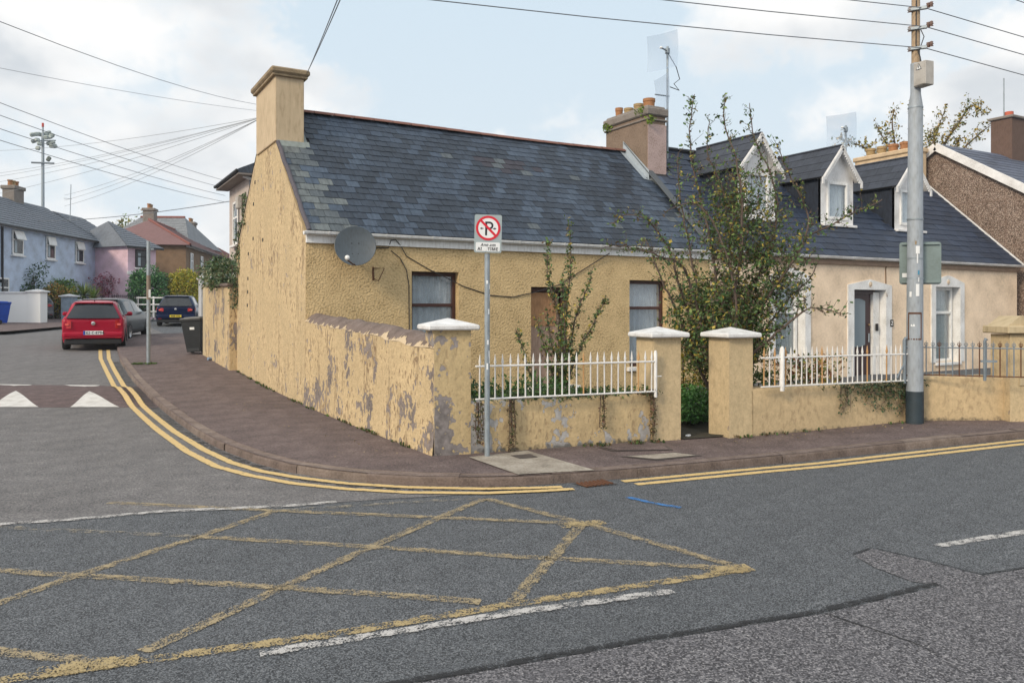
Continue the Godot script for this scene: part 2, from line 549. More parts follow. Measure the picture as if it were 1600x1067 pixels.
	M.stackside = mat(Color(0.25, 0.185, 0.14), 0.95, TX.castcol, 1.9, TX.midbump, 1.0)
	M.stackpink = mat(Color(0.55, 0.42, 0.4), 0.95, TX.castcol, 1.6, TX.midbump, 0.5)
	M.stackgrey = mat(Color(0.27, 0.24, 0.22), 0.95, TX.castcol, 1.3, TX.midbump, 1.0)
	M.stackcream = mat(Color(0.72, 0.55, 0.36), 0.9, TX.grime, 1.2)
	M.stackbrown = mat(Color(0.15, 0.095, 0.075), 0.9, TX.wash, 1.2, TX.rough, 0.4)
	M.pebbledash = mat(Color(1.0, 0.95, 0.92), 0.95, TX.pebble, 1.5, TX.stonebump, 1.2)
	M.ply = mat(Color(0.5, 0.28, 0.14), 0.8, TX.wood, 1.0)
	M.ply2 = mat(Color(0.45, 0.32, 0.25), 0.8, TX.wood, 1.4)
	M.door = plain(Color(0.045, 0.02, 0.022), 0.35)
	M.frosted = plain(Color(0.22, 0.27, 0.3), 0.25)
	M.black = plain(Color(0.012, 0.012, 0.014), 0.5)
	M.rubber = plain(Color(0.015, 0.015, 0.016), 0.85)
	M.cable = plain(Color(0.03, 0.03, 0.032), 0.6)
	M.wire = plain(Color(0.14, 0.155, 0.18), 0.6)
	M.wirefaint = plain(Color(0.3, 0.32, 0.34), 0.6)
	M.galv = mat(Color(0.36, 0.42, 0.47), 0.45, TX.grime, 0.6)
	M.galv.metallic = 0.3
	M.polegrey = mat(Color(0.36, 0.405, 0.46), 0.55, TX.wash, 0.9)
	M.polewood = mat(Color(0.5, 0.38, 0.26), 0.9, TX.wood, 0.5)
	M.poleband = mat(Color(0.03, 0.05, 0.065), 0.6, TX.grime, 0.5)
	M.boxgrey = mat(Color(0.52, 0.5, 0.47), 0.7, TX.grime, 0.8)
	M.signback = mat(Color(0.24, 0.31, 0.31), 0.5, TX.grime, 1.1)
	M.signgrey = plain(Color(0.33, 0.39, 0.41), 0.5)
	M.signwhite = plain(Color(0.76, 0.78, 0.79), 0.45)
	M.signred = plain(Color(0.62, 0.01, 0.03), 0.45)
	M.signblack = plain(Color(0.015, 0.015, 0.02), 0.5)
	M.stickerblue = plain(Color(0.05, 0.25, 0.4), 0.6)
	M.dish = mat(Color(0.075, 0.095, 0.115), 0.32, TX.wash, 0.7)
	M.panelclear = StandardMaterial3D.new()
	M.panelclear.albedo_color = Color(0.62, 0.70, 0.80, 0.4)
	M.panelclear.transparency = BaseMaterial3D.TRANSPARENCY_ALPHA
	M.panelclear.roughness = 0.5
	M.glass = StandardMaterial3D.new()
	M.glass.albedo_color = Color(0.9, 0.95, 1.0, 0.12)
	M.glass.transparency = BaseMaterial3D.TRANSPARENCY_ALPHA
	M.glass.roughness = 0.03
	M.curtain = mat(Color(0.46, 0.54, 0.6), 0.9, TX.wash, 0.9)
	M.curtain.backlight_enabled = true
	M.curtain.backlight = Color(0.3, 0.3, 0.3)
	M.curtaingreen = mat(Color(0.2, 0.27, 0.25), 0.9, TX.wash, 0.9)
	M.dark = plain(Color(0.01, 0.011, 0.013), 0.9)
	M.darkglass = plain(Color(0.015, 0.02, 0.026), 0.08)
	M.leaf = vmat(0.55)
	M.leaf.backlight_enabled = true
	M.leaf.backlight = Color(0.45, 0.5, 0.25)
	M.bark = mat(Color(0.16, 0.12, 0.1), 0.9, TX.grime, 0.3, TX.rough, 0.4)
	M.twig = plain(Color(0.11, 0.075, 0.06), 0.9)
	M.soil = mat(Color(0.05, 0.045, 0.03), 1.0, TX.grime, 0.9, TX.midbump, 2.0)
	M.lawn = mat(Color(0.035, 0.07, 0.02), 1.0, TX.grime, 0.7, TX.midbump, 2.0)

# ------------------------------------------------------------------ camera, sky, sun
func make_sky() -> ImageTexture:
	var w := 2048
	var h := 1024
	var f1 := noise(207, 2.6, 6)
	f1.domain_warp_enabled = true
	f1.domain_warp_amplitude = 0.12
	f1.domain_warp_frequency = 2.0
	var f2 := noise(218, 3.4, 5)
	var f3 := noise(209, 1.1, 2)
	var d := PackedFloat32Array()
	d.resize(w * h * 3)
	var sun := Vector3(-0.80, 0.50, 0.22).normalized()
	for y in h / 2 + 1:
		var el := PI * (0.5 - (y + 0.5) / h)
		var ce := cos(el)
		var se := sin(el)
		for x in w:
			var az := wrapf((float(x) + 0.5) / w * TAU, -PI, PI)
			var dir := Vector3(sin(az) * ce, se, -cos(az) * ce)
			var p := Vector3(dir.x, dir.y * 1.9, dir.z)
			var sa := acos(clampf(dir.dot(sun), -1, 1))
			var glow := exp(-sa * sa / 0.7)
			var n := f1.get_noise_3dv(p)
			var lo := f3.get_noise_3dv(p * 1.4)
			# broken cloud: gaps open between banks, higher up more than near the horizon
			var gap := cos(3.0 * (az - 0.57)) * smoothstep(0.13, 0.30, el + 0.22 * lo)
			var v := n * 0.95 + 0.25 * lo + 0.33 - 0.60 * maxf(gap, -0.2) + 0.5 * glow
			var cov := smoothstep(-0.10, 0.26, v)
			var sh := f2.get_noise_3dv(p * 1.15 + Vector3(3.0, 0.2, 1.0))
			var thick := clampf(v * 1.6, 0, 1)
			var blue := Color(0.73, 0.815, 0.87).lerp(Color(0.50, 0.67, 0.83), pow(clampf(se, 0, 1), 0.8))
			var cl := Color(0.97, 0.965, 0.955) * (1.0 + 0.6 * glow)
			var grey := Color(0.60, 0.645, 0.69) * (1.0 + 0.5 * glow)
			var gr := clampf(0.22 + thick * 0.3 + sh * 1.9 - 0.9 * glow, 0.0, 1.0) * (0.35 + 0.65 * thick)
			var c := blue.lerp(cl.lerp(grey, gr), cov)
			var hz := exp(-maxf(el, 0.0) * 8.0) * 0.5
			c = c.lerp(Color(0.78, 0.82, 0.86), hz)
			var q := (y * w + x) * 3
			d[q] = c.r; d[q + 1] = c.g; d[q + 2] = c.b
	for y in range(h / 2 + 1, h):
		for x in range(0, w):
			var q := (y * w + x) * 3
			d[q] = 0.2; d[q + 1] = 0.19; d[q + 2] = 0.18
	return ImageTexture.create_from_image(Image.create_from_data(w, h, false, Image.FORMAT_RGBF, d.to_byte_array()))

func setup():
	var cam := Camera3D.new()
	cam.name = "camera"
	var near := 0.1
	cam.set_frustum(near * 1067.0 / 1250.0, Vector2(0, -49.5 / 1250.0 * near), near, 900.0)
	cam.position = CAM
	cam.rotation.y = -deg_to_rad(29.6)
	add_child(cam)
	cam.current = true
	var env := Environment.new()
	env.background_mode = Environment.BG_SKY
	var sky := Sky.new()
	var pm := PanoramaSkyMaterial.new()
	pm.panorama = make_sky()
	pm.energy_multiplier = 0.74
	sky.sky_material = pm
	env.sky = sky
	env.tonemap_mode = Environment.TONE_MAPPER_LINEAR
	env.tonemap_exposure = 1.45
	env.sdfgi_enabled = true
	env.ssao_enabled = true
	env.ssil_enabled = true
	env.fog_enabled = true
	env.fog_density = 0.0006
	env.fog_light_color = Color(0.85, 0.89, 0.93)
	var we := WorldEnvironment.new()
	we.name = "world_environment"
	we.environment = env
	add_child(we)
	var sun := DirectionalLight3D.new()
	sun.name = "sun"
	sun.light_energy = 0.5
	sun.light_color = Color(1.0, 0.93, 0.82)
	sun.light_angular_distance = 12.0
	sun.shadow_enabled = true
	add_child(sun)
	sun.look_at_from_position(Vector3(-0.80, 0.50, 0.30) * 50.0, Vector3.ZERO)

# ------------------------------------------------------------------ ground
func span(a: float, b: float, near: float, step: float, growth: float) -> Array:
	# values from a to b, fine round «near», coarser away from it
	var out := []
	var v := near
	var s := step
	while v > a:
		out.push_front(v)
		s *= growth
		v -= s
	out.push_front(a)
	v = near + step
	s = step
	while v < b:
		out.append(v)
		s *= growth
		v += s
	out.append(b)
	return out

func ground_grid(xs: Array, ns: Array, hf: Callable, tone: FastNoiseLite, amp: float) -> MB:
	var mb := MB.new()
	mb.smooth()
	for i in xs.size() - 1:
		for j in ns.size() - 1:
			var q := [[xs[i], ns[j]], [xs[i + 1], ns[j]], [xs[i + 1], ns[j + 1]], [xs[i], ns[j + 1]]]
			var order := [0, 1, 2, 0, 2, 3]
			var P := []
			for e in q:
				P.append(W(e[0], hf.call(e[0], e[1]), e[1]))
			if (P[1] - P[0]).cross(P[2] - P[0]).y > 0:
				order = [0, 2, 1, 0, 3, 2]
			for k in order:
				var t := 1.0 + amp * tone.get_noise_2d(q[k][0] * 0.35, q[k][1] * 1.3 + q[k][0] * 0.15)
				mb.st.set_color(Color(t, t, t))
				mb.st.add_vertex(P[k])
	return mb

const KERB := [[1.75, 33.0], [1.55, 27.0], [1.43, 23.5], [1.42, 22.4], [1.43, 19.1], [1.52, 15.92], [1.6, 13.7], [1.67, 11.9], [1.74, 10.9], [1.82, 10.2], [1.96, 9.4], [2.17, 8.65], [2.42, 8.17], [2.72, 7.75], [3.12, 7.36], [3.6, 7.06], [4.0, 6.88], [4.5, 6.75], [5.1, 6.64], [6.0, 6.53], [7.0, 6.42], [8.2, 6.27], [9.6, 6.04], [10.9, 5.80], [12.2, 5.56], [14.5, 5.1], [20, 4.0], [40, 0.0]]

func along(line: Array, step: float) -> Array:
	# points every «step» metres along a polyline of [x, n]
	var out := []
	for k in line.size() - 1:
		var a := Vector2(line[k][0], line[k][1])
		var b := Vector2(line[k + 1][0], line[k + 1][1])
		var c := maxi(1, int(ceil(a.distance_to(b) / step)))
		for e in c:
			out.append(a.lerp(b, float(e) / c))
	out.append(Vector2(line[-1][0], line[-1][1]))
	return out

func ribbon(line: Array, width: float, lift: float, u0 := 0.0) -> MB:
	var pts := along(line, 0.3)
	var grid := []
	var uv := []
	var u := u0
	for k in pts.size():
		var t: Vector2 = (pts[mini(k + 1, pts.size() - 1)] - pts[maxi(k - 1, 0)]).normalized()
		var s := Vector2(-t.y, t.x) * width * 0.5
		if k > 0:
			u += pts[k].distance_to(pts[k - 1]) / 2.0
		var row := []
		var ur := []
		for e in [-1.0, 1.0]:
			var p: Vector2 = pts[k] + s * e
			row.append(W(p.x, rg(p.x, p.y) + hump(p.x, p.y) + lift, p.y))
			ur.append(Vector2(u, 0.5 + 0.5 * e))
		grid.append(row)
		uv.append(ur)
	var mb := MB.new()
	mb.sheet(grid, Vector3.UP, uv)
	return mb

func flat_poly(poly: Array, hf: Callable, lift: float, tone: FastNoiseLite = null, amp := 0.0) -> MB:
	var pv := PackedVector2Array()
	for p in poly:
		pv.append(Vector2(p[0], p[1]))
	var t := Geometry2D.triangulate_polygon(pv)
	var mb := MB.new()
	for k in range(0, t.size(), 3):
		var P := []
		for e in 3:
			var q := pv[t[k + e]]
			P.append(W(q.x, hf.call(q.x, q.y) + lift, q.y))
		mb.tri(P[0], P[1], P[2], Vector3.UP)
	return mb

func make_ground():
	var tone := noise(71, 0.35, 4)
	var road := ground_grid(span(-60, 90, 3, 0.45, 1.07), span(-30, 150, 5, 0.45, 1.07), rg, tone, 0.24)
	struct("road", "grey blue asphalt main road with worn markings", road, M.asphalt)
	# side street surface, smoother and lighter, from the old joint line inwards
	var old := [[-30.0, 8.6], [-6.0, 8.1], [-0.41, 7.72], [0.14, 7.59], [0.77, 7.52], [1.73, 7.19], [2.62, 7.0], [3.54, 6.74], [3.7, 6.7]]
	var xs := [-60.0, -45.0, -30.0, -20.0, -14.0, -10.0, -7.0, -5.0, -3.5, -2.4, -1.6, -0.9, -0.4, 0.14, 0.5, 0.77, 1.2, 1.73, 2.2, 2.62, 3.1, 3.54, 3.75]
	var mb := MB.new()
	mb.smooth()
	var tone2 := noise(72, 0.5, 4)
	for i in xs.size() - 1:
		var col := []
		for x in [xs[i], xs[i + 1]]:
			var n0: float = old[0][1]
			for k in old.size() - 1:
				if x >= old[k][0] and x <= old[k + 1][0]:
					n0 = lerpf(old[k][1], old[k + 1][1], (x - old[k][0]) / (old[k + 1][0] - old[k][0]))
			var c := []
			for e in 90:
				var f := e / 89.0
				var n := n0 + (140.0 - n0) * pow(f, 2.2)
				c.append(Vector2(x, n))
			col.append(c)
		for e in 89:
			var q := [col[0][e], col[1][e], col[1][e + 1], col[0][e + 1]]
			var P := []
			for v in q:
				P.append(W(v.x, rg(v.x, v.y) + 0.004, v.y))
			var order := [0, 1, 2, 0, 2, 3]
			if (P[1] - P[0]).cross(P[2] - P[0]).y > 0:
				order = [0, 2, 1, 0, 3, 2]
			for k in order:
				var t := 1.0 + 0.22 * tone2.get_noise_2d(q[k].x, q[k].y)
				mb.st.set_color(Color(t, t, t))
				mb.st.add_vertex(P[k])
	struct("side_street", "lighter grey asphalt of the side street", mb, M.side)
	# older, coarser surface nearest the viewer
	var pt := [[-12.0, 5.2], [-3.0, 4.0], [0.6, 3.58], [1.49, 3.47], [2.0, 3.4], [2.65, 3.31], [3.2, 3.22], [3.84, 3.11], [4.4, 3.08], [4.86, 3.06], [4.78, 3.2], [4.82, 3.5], [4.93, 3.74], [5.19, 3.78], [5.25, 3.4], [5.29, 3.04], [5.66, 2.98], [8.0, 2.55], [14.0, 1.4], [40.0, -4.0], [40.0, -20.0], [-12.0, -20.0]]
	struct("old_road_surface", "coarse older asphalt patch in the foreground", flat_poly(pt, rg, 0.004), M.old)
	struct("road_seam", "dark tar seam between two road surfaces", ribbon([[0.2, 3.66], [1.49, 3.5], [2.65, 3.34], [3.84, 3.15], [4.88, 3.09]], 0.065, 0.007), M.tarstrip)
	struct("road_seam", "dark tar seam round the asphalt patch", ribbon([[4.93, 3.76], [5.2, 3.8], [5.27, 3.4], [5.3, 3.06], [5.7, 2.99], [8.0, 2.57]], 0.025, 0.007), M.tarstrip)
	struct("road_crack", "crack in the older asphalt", ribbon([[3.84, 3.1], [3.87, 2.85], [3.9, 2.63], [3.87, 2.41], [3.92, 2.2], [3.88, 1.9]], 0.025, 0.007), M.tarstrip)
	# speed hump with painted arrowheads
	var hg := []
	for i in 15:
		var x := -14.0 + 15.7 * i / 14.0
		var n0 := 16.28 - 0.446 * (x + 0.86)
		var n1 := 19.56 - 0.50 * (x + 1.03)
		var row := []
		for k in 25:
			var n := lerpf(n0, n1, k / 24.0)
			row.append(W(x, rg(x, n) + hump(x, n) + 0.008, n))
		hg.append(row)
	mb = MB.new()
	mb.sheet(hg)
	struct("speed_hump", "brownish raised speed hump across the side street", mb, M.humpred)
	for k in 6:
		var o := -1.22 * k
		var dn := 0.446 * 1.22 * k
		for tr in [[[0.18, 15.82], [0.93, 15.49], [0.52, 17.3]], [[0.12, 19.02], [0.76, 18.72], [0.46, 18.05]]]:
			var m2 := MB.new()
			for u in 10:
				var f0 := u / 10.0
				var f1 := (u + 1) / 10.0
				var A := Vector2(tr[0][0], tr[0][1]); var B := Vector2(tr[1][0], tr[1][1]); var C := Vector2(tr[2][0], tr[2][1])
				var P := []
				for v in [A.lerp(C, f0), B.lerp(C, f0), B.lerp(C, f1), A.lerp(C, f1)]:
					P.append(W(v.x + o, rg(v.x + o, v.y + dn) + hump(v.x + o, v.y + dn) + 0.013, v.y + dn))
				m2.quad(P[0], P[1], P[2], P[3], Vector3.UP)
			struct("hump_arrowhead", "white painted triangle on the speed hump", m2, M.whitesolid)
	# painted lines
	var LA := [[1.11, 27.2], [1.0, 24.3], [1.0, 21.5], [1.01, 18.5], [1.13, 15.47], [1.25, 12.66], [1.38, 10.5], [1.53, 9.35], [1.75, 8.68], [2.05, 8.06], [2.44, 7.55], [2.9, 7.12], [3.53, 6.73], [4.0, 6.56], [4.36, 6.46]]
	var LB := [[1.31, 26.9], [1.2, 24.3], [1.18, 21.5], [1.19, 18.44], [1.31, 15.3], [1.45, 12.26], [1.58, 10.54], [1.72, 9.5], [1.9, 8.85], [2.15, 8.34], [2.51, 7.8], [2.98, 7.33], [3.6, 6.9], [4.05, 6.69], [4.31, 6.59]]
	struct("double_yellow_line", "outer yellow line following the kerb round the corner", ribbon(LA, 0.1, 0.012), M.yellow)
	struct("double_yellow_line", "inner yellow line following the kerb round the corner", ribbon(LB, 0.1, 0.012, 0.4), M.yellow)
	struct("double_yellow_line", "outer yellow line along the main road kerb", ribbon([[5.03, 6.34], [6.68, 6.14], [10.4, 5.58], [12.0, 5.28], [40, -0.4]], 0.1, 0.006), M.yellow)
	struct("double_yellow_line", "inner yellow line along the main road kerb", ribbon([[5.0, 6.52], [6.75, 6.3], [10.6, 5.73], [12.2, 5.43], [40, -0.2]], 0.1, 0.006, 0.7), M.yellow)
	var bl := [[[[-2.2, 4.2], [-0.30, 5.66], [0.09, 5.97], [0.94, 6.55], [1.64, 7.05]], M.boxyellow], [[[1.64, 7.05], [2.56, 6.83], [3.4, 6.6]], M.faint], [[[3.42, 6.55], [1.98, 5.62], [1.22, 5.08], [0.38, 4.48]], M.boxyellow], [[[0.4, 8.1], [1.67, 7.04], [3.27, 5.76], [3.74, 5.4]], M.boxyellow], [[[-1.2, 8.3], [-0.18, 7.44], [0.94, 6.55]], M.faint], [[[0.94, 6.55], [1.99, 5.65], [2.80, 4.93], [3.96, 3.96]], M.boxyellow], [[[-1.4, 7.3], [-0.15, 6.19], [0.16, 5.94], [1.26, 5.06], [2.2, 4.25]], M.boxyellow], [[[-2.0, 6.4], [-0.26, 4.84], [0.25, 4.4]], M.boxyellow], [[[-1.6, 4.68], [-0.11, 4.45], [0.28, 4.39], [1.22, 4.23], [2.36, 4.12], [4.03, 3.9]], M.boxbright], [[[3.74, 5.41], [2.34, 4.13]], M.boxyellow], [[[3.44, 6.54], [3.74, 5.41], [4.03, 3.91]], M.boxyellow]]
	for k in bl.size():
		struct("yellow_box_line", "worn yellow line of the box junction", ribbon(bl[k][0], 0.11, 0.0055 + 0.0006 * (k % 4), k * 0.37), bl[k][1])
	for c in [[3.78, 5.36, 0.26], [0.2, 4.41, 0.3], [3.97, 3.93, 0.22]]:
		struct("yellow_box_line", "fuller yellow paint where box lines meet", ribbon([[c[0] - c[2], c[1] + 0.06], [c[0] + c[2] * 0.5, c[1] - 0.02]], 0.17, 0.0085), M.boxbright)
	struct("white_centre_line", "worn white dash beside the yellow box", ribbon([[0.89, 4.16], [2.27, 4.0], [3.32, 3.82]], 0.095, 0.0085), M.white)
	struct("white_centre_line", "white dash at the right edge of the road", ribbon([[5.66, 3.59], [6.63, 3.47], [7.6, 3.3]], 0.1, 0.006, 0.3), M.white)
	struct("old_white_line", "faded pale line where the side street meets the road", ribbon([[-6.0, 8.1], [-0.41, 7.72], [0.14, 7.59], [0.77, 7.52], [1.73, 7.19], [2.2, 7.1]], 0.1, 0.008), M.white)
	struct("spray_mark", "blue spray paint mark on the road", ribbon([[4.62, 5.95], [4.68, 5.65], [4.78, 5.4]], 0.07, 0.006), M.bluespray)

	var gl := []
	for p in KERB.slice(2, 17):
		gl.append([p[0] - (0.11 if p[1] > 7.3 else 0.03), p[1] - (0.03 if p[1] > 9.0 else 0.12)])
	struct("gutter_dirt", "dark grit lying in the gutter along the kerb", ribbon(gl, 0.2, 0.0075), M.dirt)
	# pavement, kerb stones
	var pts := along(KERB, 0.5)
	var grid := []
	for p in pts:
		var q: Vector2
		if p.y > 9.2:
			q = Vector2(9.0 if p.y < 24.0 else p.x + 3.0, p.y + 1.2)
		elif p.x > 4.6:
			q = Vector2(p.x + 0.4, 8.27 - 0.148 * (p.x + 0.4 - 3.7) + 0.16)
		else:
			q = Vector2(9.0, 10.4).lerp(Vector2(6.0, 15.0), clampf((p.x - 1.96) / 2.6, 0, 1))
		var row := []
		for e in 15:
			var f := e / 14.0
			var v: Vector2 = p.lerp(q, f * f)
			var lip := 0.0
			if e == 0 and p.y > 23.6:
				lip = 0.085
			row.append(W(v.x, g(v.x, v.y) - lip, v.y))
		grid.append(row)
	mb = MB.new()
	var tone3 := noise(73, 0.6, 4)
	mb.smooth()
	for i in grid.size() - 1:
		for j in 14:
			var P := [grid[i][j], grid[i + 1][j], grid[i + 1][j + 1], grid[i][j + 1]]
			var order := [0, 1, 2, 0, 2, 3]
			if (P[1] - P[0]).cross(P[2] - P[0]).y > 0:
				order = [0, 2, 1, 0, 3, 2]
			for k in order:
				var t := 1.0 + 0.3 * tone3.get_noise_2d(P[k].x, P[k].z)
				mb.st.set_color(Color(t, t, t))
				mb.st.add_vertex(P[k])
	var pave := struct("pavement", "purple brown asphalt pavement round the corner cottage", mb, M.pave)
	rng.seed = 5
	var kp := along(KERB.slice(2, 26), 0.06)
	var acc := 0.0
	var start := 0
	for k in range(1, kp.size()):
		acc += kp[k].distance_to(kp[k - 1])
		if acc > 0.92 or k == kp.size() - 1:
			var km := MB.new()
			var sg := []
			var hh := rng.randf_range(-0.006, 0.004)
			var tilt := rng.randf_range(-0.006, 0.006)
			var idx := range(start, k, 3)
			idx.append(k)
			for e in idx:
				var t: Vector2 = (kp[mini(e + 1, kp.size() - 1)] - kp[maxi(e - 1, 0)]).normalized()
				var s := Vector2(-t.y, t.x)
				if s.dot(Vector2(6, 12) - kp[e]) < 0:
					s = -s
				var row := []
				for o in [[-0.012, -0.16], [-0.008, -0.03], [0.0, -0.008], [0.03, 0.006], [0.14, 0.006], [0.15, -0.02]]:
					var v: Vector2 = kp[e] + s * (o[0] - (tilt if o[0] < 0.02 else 0.0))
					row.append(W(v.x, g(kp[e].x, kp[e].y) + o[1] + (hh if o[1] > -0.1 else 0.0), v.y))
				sg.append(row)
			km.sheet(sg, Vector3(-0.4, 1, 0.4))
			part("kerb_stone", km, M.kerbdark if rng.randf() < 0.85 else M.kerb, pave)
			start = k
			acc = 0.0
	# concrete slab, covers, drain
	struct("concrete_slab", "pale concrete slab at the foot of the sign post", flat_poly([[3.98, 7.98], [4.76, 8.02], [4.78, 6.70], [3.99, 6.9]], g, 0.011), M.slab)
	part("cover_plate", flat_poly([[4.42, 7.82], [4.66, 7.8], [4.64, 7.58], [4.42, 7.6]], g, 0.016), M.iron, pave)
	part("access_cover", flat_poly([[5.62, 7.82], [6.42, 7.52], [6.28, 7.22], [5.62, 7.5]], g, 0.006), M.iron, pave)
	part("access_cover", flat_poly([[5.66, 7.76], [6.36, 7.49], [6.25, 7.25], [5.67, 7.52]], g, 0.011), M.pave, pave)
	part("access_cover", flat_poly([[5.48, 7.2], [6.2, 7.1], [6.33, 6.78], [5.7, 6.82]], g, 0.006), M.iron, pave)
	part("access_cover", flat_poly([[5.54, 7.15], [6.16, 7.06], [6.26, 6.82], [5.73, 6.86]], g, 0.011), M.slab, pave)
	for k in 4:
		part("spray_mark", flat_poly([[[3.96, 8.1], [4.04, 8.1], [4.06, 7.86], [3.98, 7.86]], [[3.96, 7.55], [4.03, 7.55], [4.03, 7.2], [3.96, 7.2]], [[4.74, 7.55], [4.8, 7.55], [4.81, 7.3], [4.75, 7.3]], [[4.46, 7.15], [4.72, 7.12], [4.7, 7.02], [4.45, 7.05]]][k], g, 0.02), M.bluespray, pave)
	part("chalk_mark", flat_poly([[2.62, 8.05], [2.9, 8.1], [2.9, 8.07], [2.62, 8.02]], g, 0.006), M.white, pave)
	var gr := single("drain_grate", "rusty iron gully grate by the kerb between the yellow lines", "drain grate", flat_poly([[4.50, 6.69], [4.86, 6.65], [4.88, 6.44], [4.52, 6.48]], rg, 0.006), M.iron)
	for k in 7:
		var b := MB.new()
		var x := 4.53 + 0.05 * k
		b.box(W(x, rg(x, 6.56) + 0.014, 6.56), Vector3(0.02, 0.012, 0.19))
		part("bar", b, M.rust, gr)
	# left pavement of the side street
	var lp := MB.new()
	lp.sheet([[W(-30, 0.35, 29), W(-10, 0.66, 33), W(-1.7, 0.83, 36.0), W(0.15, 0.92, 39.8), W(3.0, 1.1, 50)], [W(-30, 1.2, 49), W(-10, 1.2, 50), W(-2.4, 1.2, 52), W(0.0, 1.25, 54), W(3.0, 1.3, 60)]], Vector3.UP, [], true)
	struct("far_pavement", "brownish pavement on the far side of the side street", lp, M.pave)
	# garden ground behind the railings
	var gg := MB.new()
	gg.sheet([[W(3.75, 0.28, 8.4), W(6.6, 0.2, 8.0), W(6.9, 0.012, 7.75), W(7.45, 0.012, 7.66), W(7.8, 0.12, 7.6), W(10.6, 0.1, 7.3), W(11.62, 0.1, 6.62)], [W(3.75, 0.1, 11.0), W(6.6, 0.06, 11.0), W(7.2, 0.06, 11.0), W(8.0, 0.0, 11.0), W(8.6, -0.1, 11.0), W(12.6, -0.34, 11.0), W(26, -0.4, 9)], [W(3.75, 0.06, 13.9), W(6.6, 0.06, 13.9), W(7.5, 0.06, 13.9), W(8.6, 0.0, 13.9), W(10.6, -0.1, 13.9), W(14, -0.38, 13.9), W(26, -0.42, 13.9)]])
	struct("garden_ground", "overgrown front garden soil", gg, M.soil)

# ------------------------------------------------------------------ slate roofs
func slate_mesh(w: float, h: float, t: float, sd: int) -> ArrayMesh:
	# lies in local xy, lower edge at y=0, face towards +z
	rng.seed = sd
	var p := PackedVector2Array()
	var c := rng.randf_range(0.004, 0.03)
	p.append(Vector2(-w / 2 + c, rng.randf_range(0, 0.008)))
	p.append(Vector2(rng.randf_range(-0.05, 0.05), rng.randf_range(-0.002, 0.006)))
	p.append(Vector2(w / 2 - rng.randf_range(0.004, 0.03), rng.randf_range(0, 0.008)))
	p.append(Vector2(w / 2, rng.randf_range(0.01, 0.04)))
	p.append(Vector2(w / 2, h))
	p.append(Vector2(-w / 2, h))
	p.append(Vector2(-w / 2, c))
	var mb := MB.new()
	mb.prism(p, 0.0, t)
	return mb.mesh()

func slates(roof: Node3D, origin: Vector3, ux: Vector3, up: Vector3, length: float, height: float, w: float, gauge: float, t: float, tone: Callable, keep: Callable, limit: int, sd: int):
	# ux along the eaves, up along the slope (unit vectors), in the roof's own space
	var nrm := ux.cross(up).normalized()
	var meshes := []
	for k in 5:
		meshes.append(slate_mesh(w - 0.006, gauge * 1.35, t, sd + k))
	var list := []
	rng.seed = sd
	var rows := int(round(height / gauge))
	var cols := int(ceil(length / w)) + 1
	for r in rows:
		for c in cols:
			var x := (c + (0.5 if r % 2 else 0.0)) * w
			var y := r * gauge
			var sx := 1.0
			if x - w / 2 < 0.0:
				sx = (x + w / 2) / w
				x = (x + w / 2) / 2.0
			elif x + w / 2 > length:
				sx = (length - x + w / 2) / w
				x = (length + x - w / 2) / 2.0
			if sx < 0.15 or not keep.call(x, y):
				continue
			var tilt := Basis(ux, -0.045 + rng.randf_range(-0.012, 0.012)) * Basis(up, rng.randf_range(-0.012, 0.012)) * Basis(nrm, rng.randf_range(-0.012, 0.012))
			var b := tilt * Basis(ux, up, nrm)
			b.x *= sx
			var p := origin + ux * x + up * y + nrm * (0.012 + t * 0.5)
			p += up * (rng.randf_range(-0.005, 0.005) - (0.03 if rng.randf() < 0.015 else 0.0))
			var glob := roof.get_parent_node_3d().position + p
			list.append([glob.distance_to(CAM), Transform3D(b, p), rng.randi() % 5, tone.call(x, y)])
	list.sort_custom(func(a, b): return a[0] < b[0])
	var mats := {}
	for k in mini(limit, list.size()):
		var e = list[k]
		if not mats.has(e[3]):
			mats[e[3]] = slate_mat(e[3])
		part("slate", meshes[e[2]], mats[e[3]], roof, e[1])
	if list.size() > limit:
		var mm := MultiMesh.new()
		mm.transform_format = MultiMesh.TRANSFORM_3D
		mm.use_colors = true
		mm.mesh = meshes[0]
		mm.instance_count = list.size() - limit
		for k in mm.instance_count:
			var e = list[limit + k]
			mm.set_instance_transform(k, e[1])
			mm.set_instance_color(k, e[3])
		var o := MultiMeshInstance3D.new()
		o.multimesh = mm
		o.material_override = slate_mat(Color(1, 1, 1))
		o.name = "slates"
		o.set_meta("kind", "stuff")
		roof.add_child(o, true)

func slate_mat(c: Color) -> StandardMaterial3D:
	var m := mat(c, 0.6, TX.slate, 1.7, TX.rough, 0.2)
	m.vertex_color_use_as_albedo = c == Color(1, 1, 1)
	return m

# ------------------------------------------------------------------ windows
func drape(w: float, h: float, folds: float, sd: int) -> MB:
	var mb := MB.new()
	rng.seed = sd
	var ph := rng.randf() * 6.0
	var grid := []
	for i in 41:
		var u := i / 40.0
		var row := []
		for j in 5:
			var v := j / 4.0
			row.append(Vector3(w * (u - 0.5), h * v, 0.034 * sin(u * folds + ph + 0.5 * sin(u * 9.0 + v)) * (1.0 - 0.3 * v)))
		grid.append(row)
	mb.sheet(grid, Vector3(0, 0, 1))
	return mb

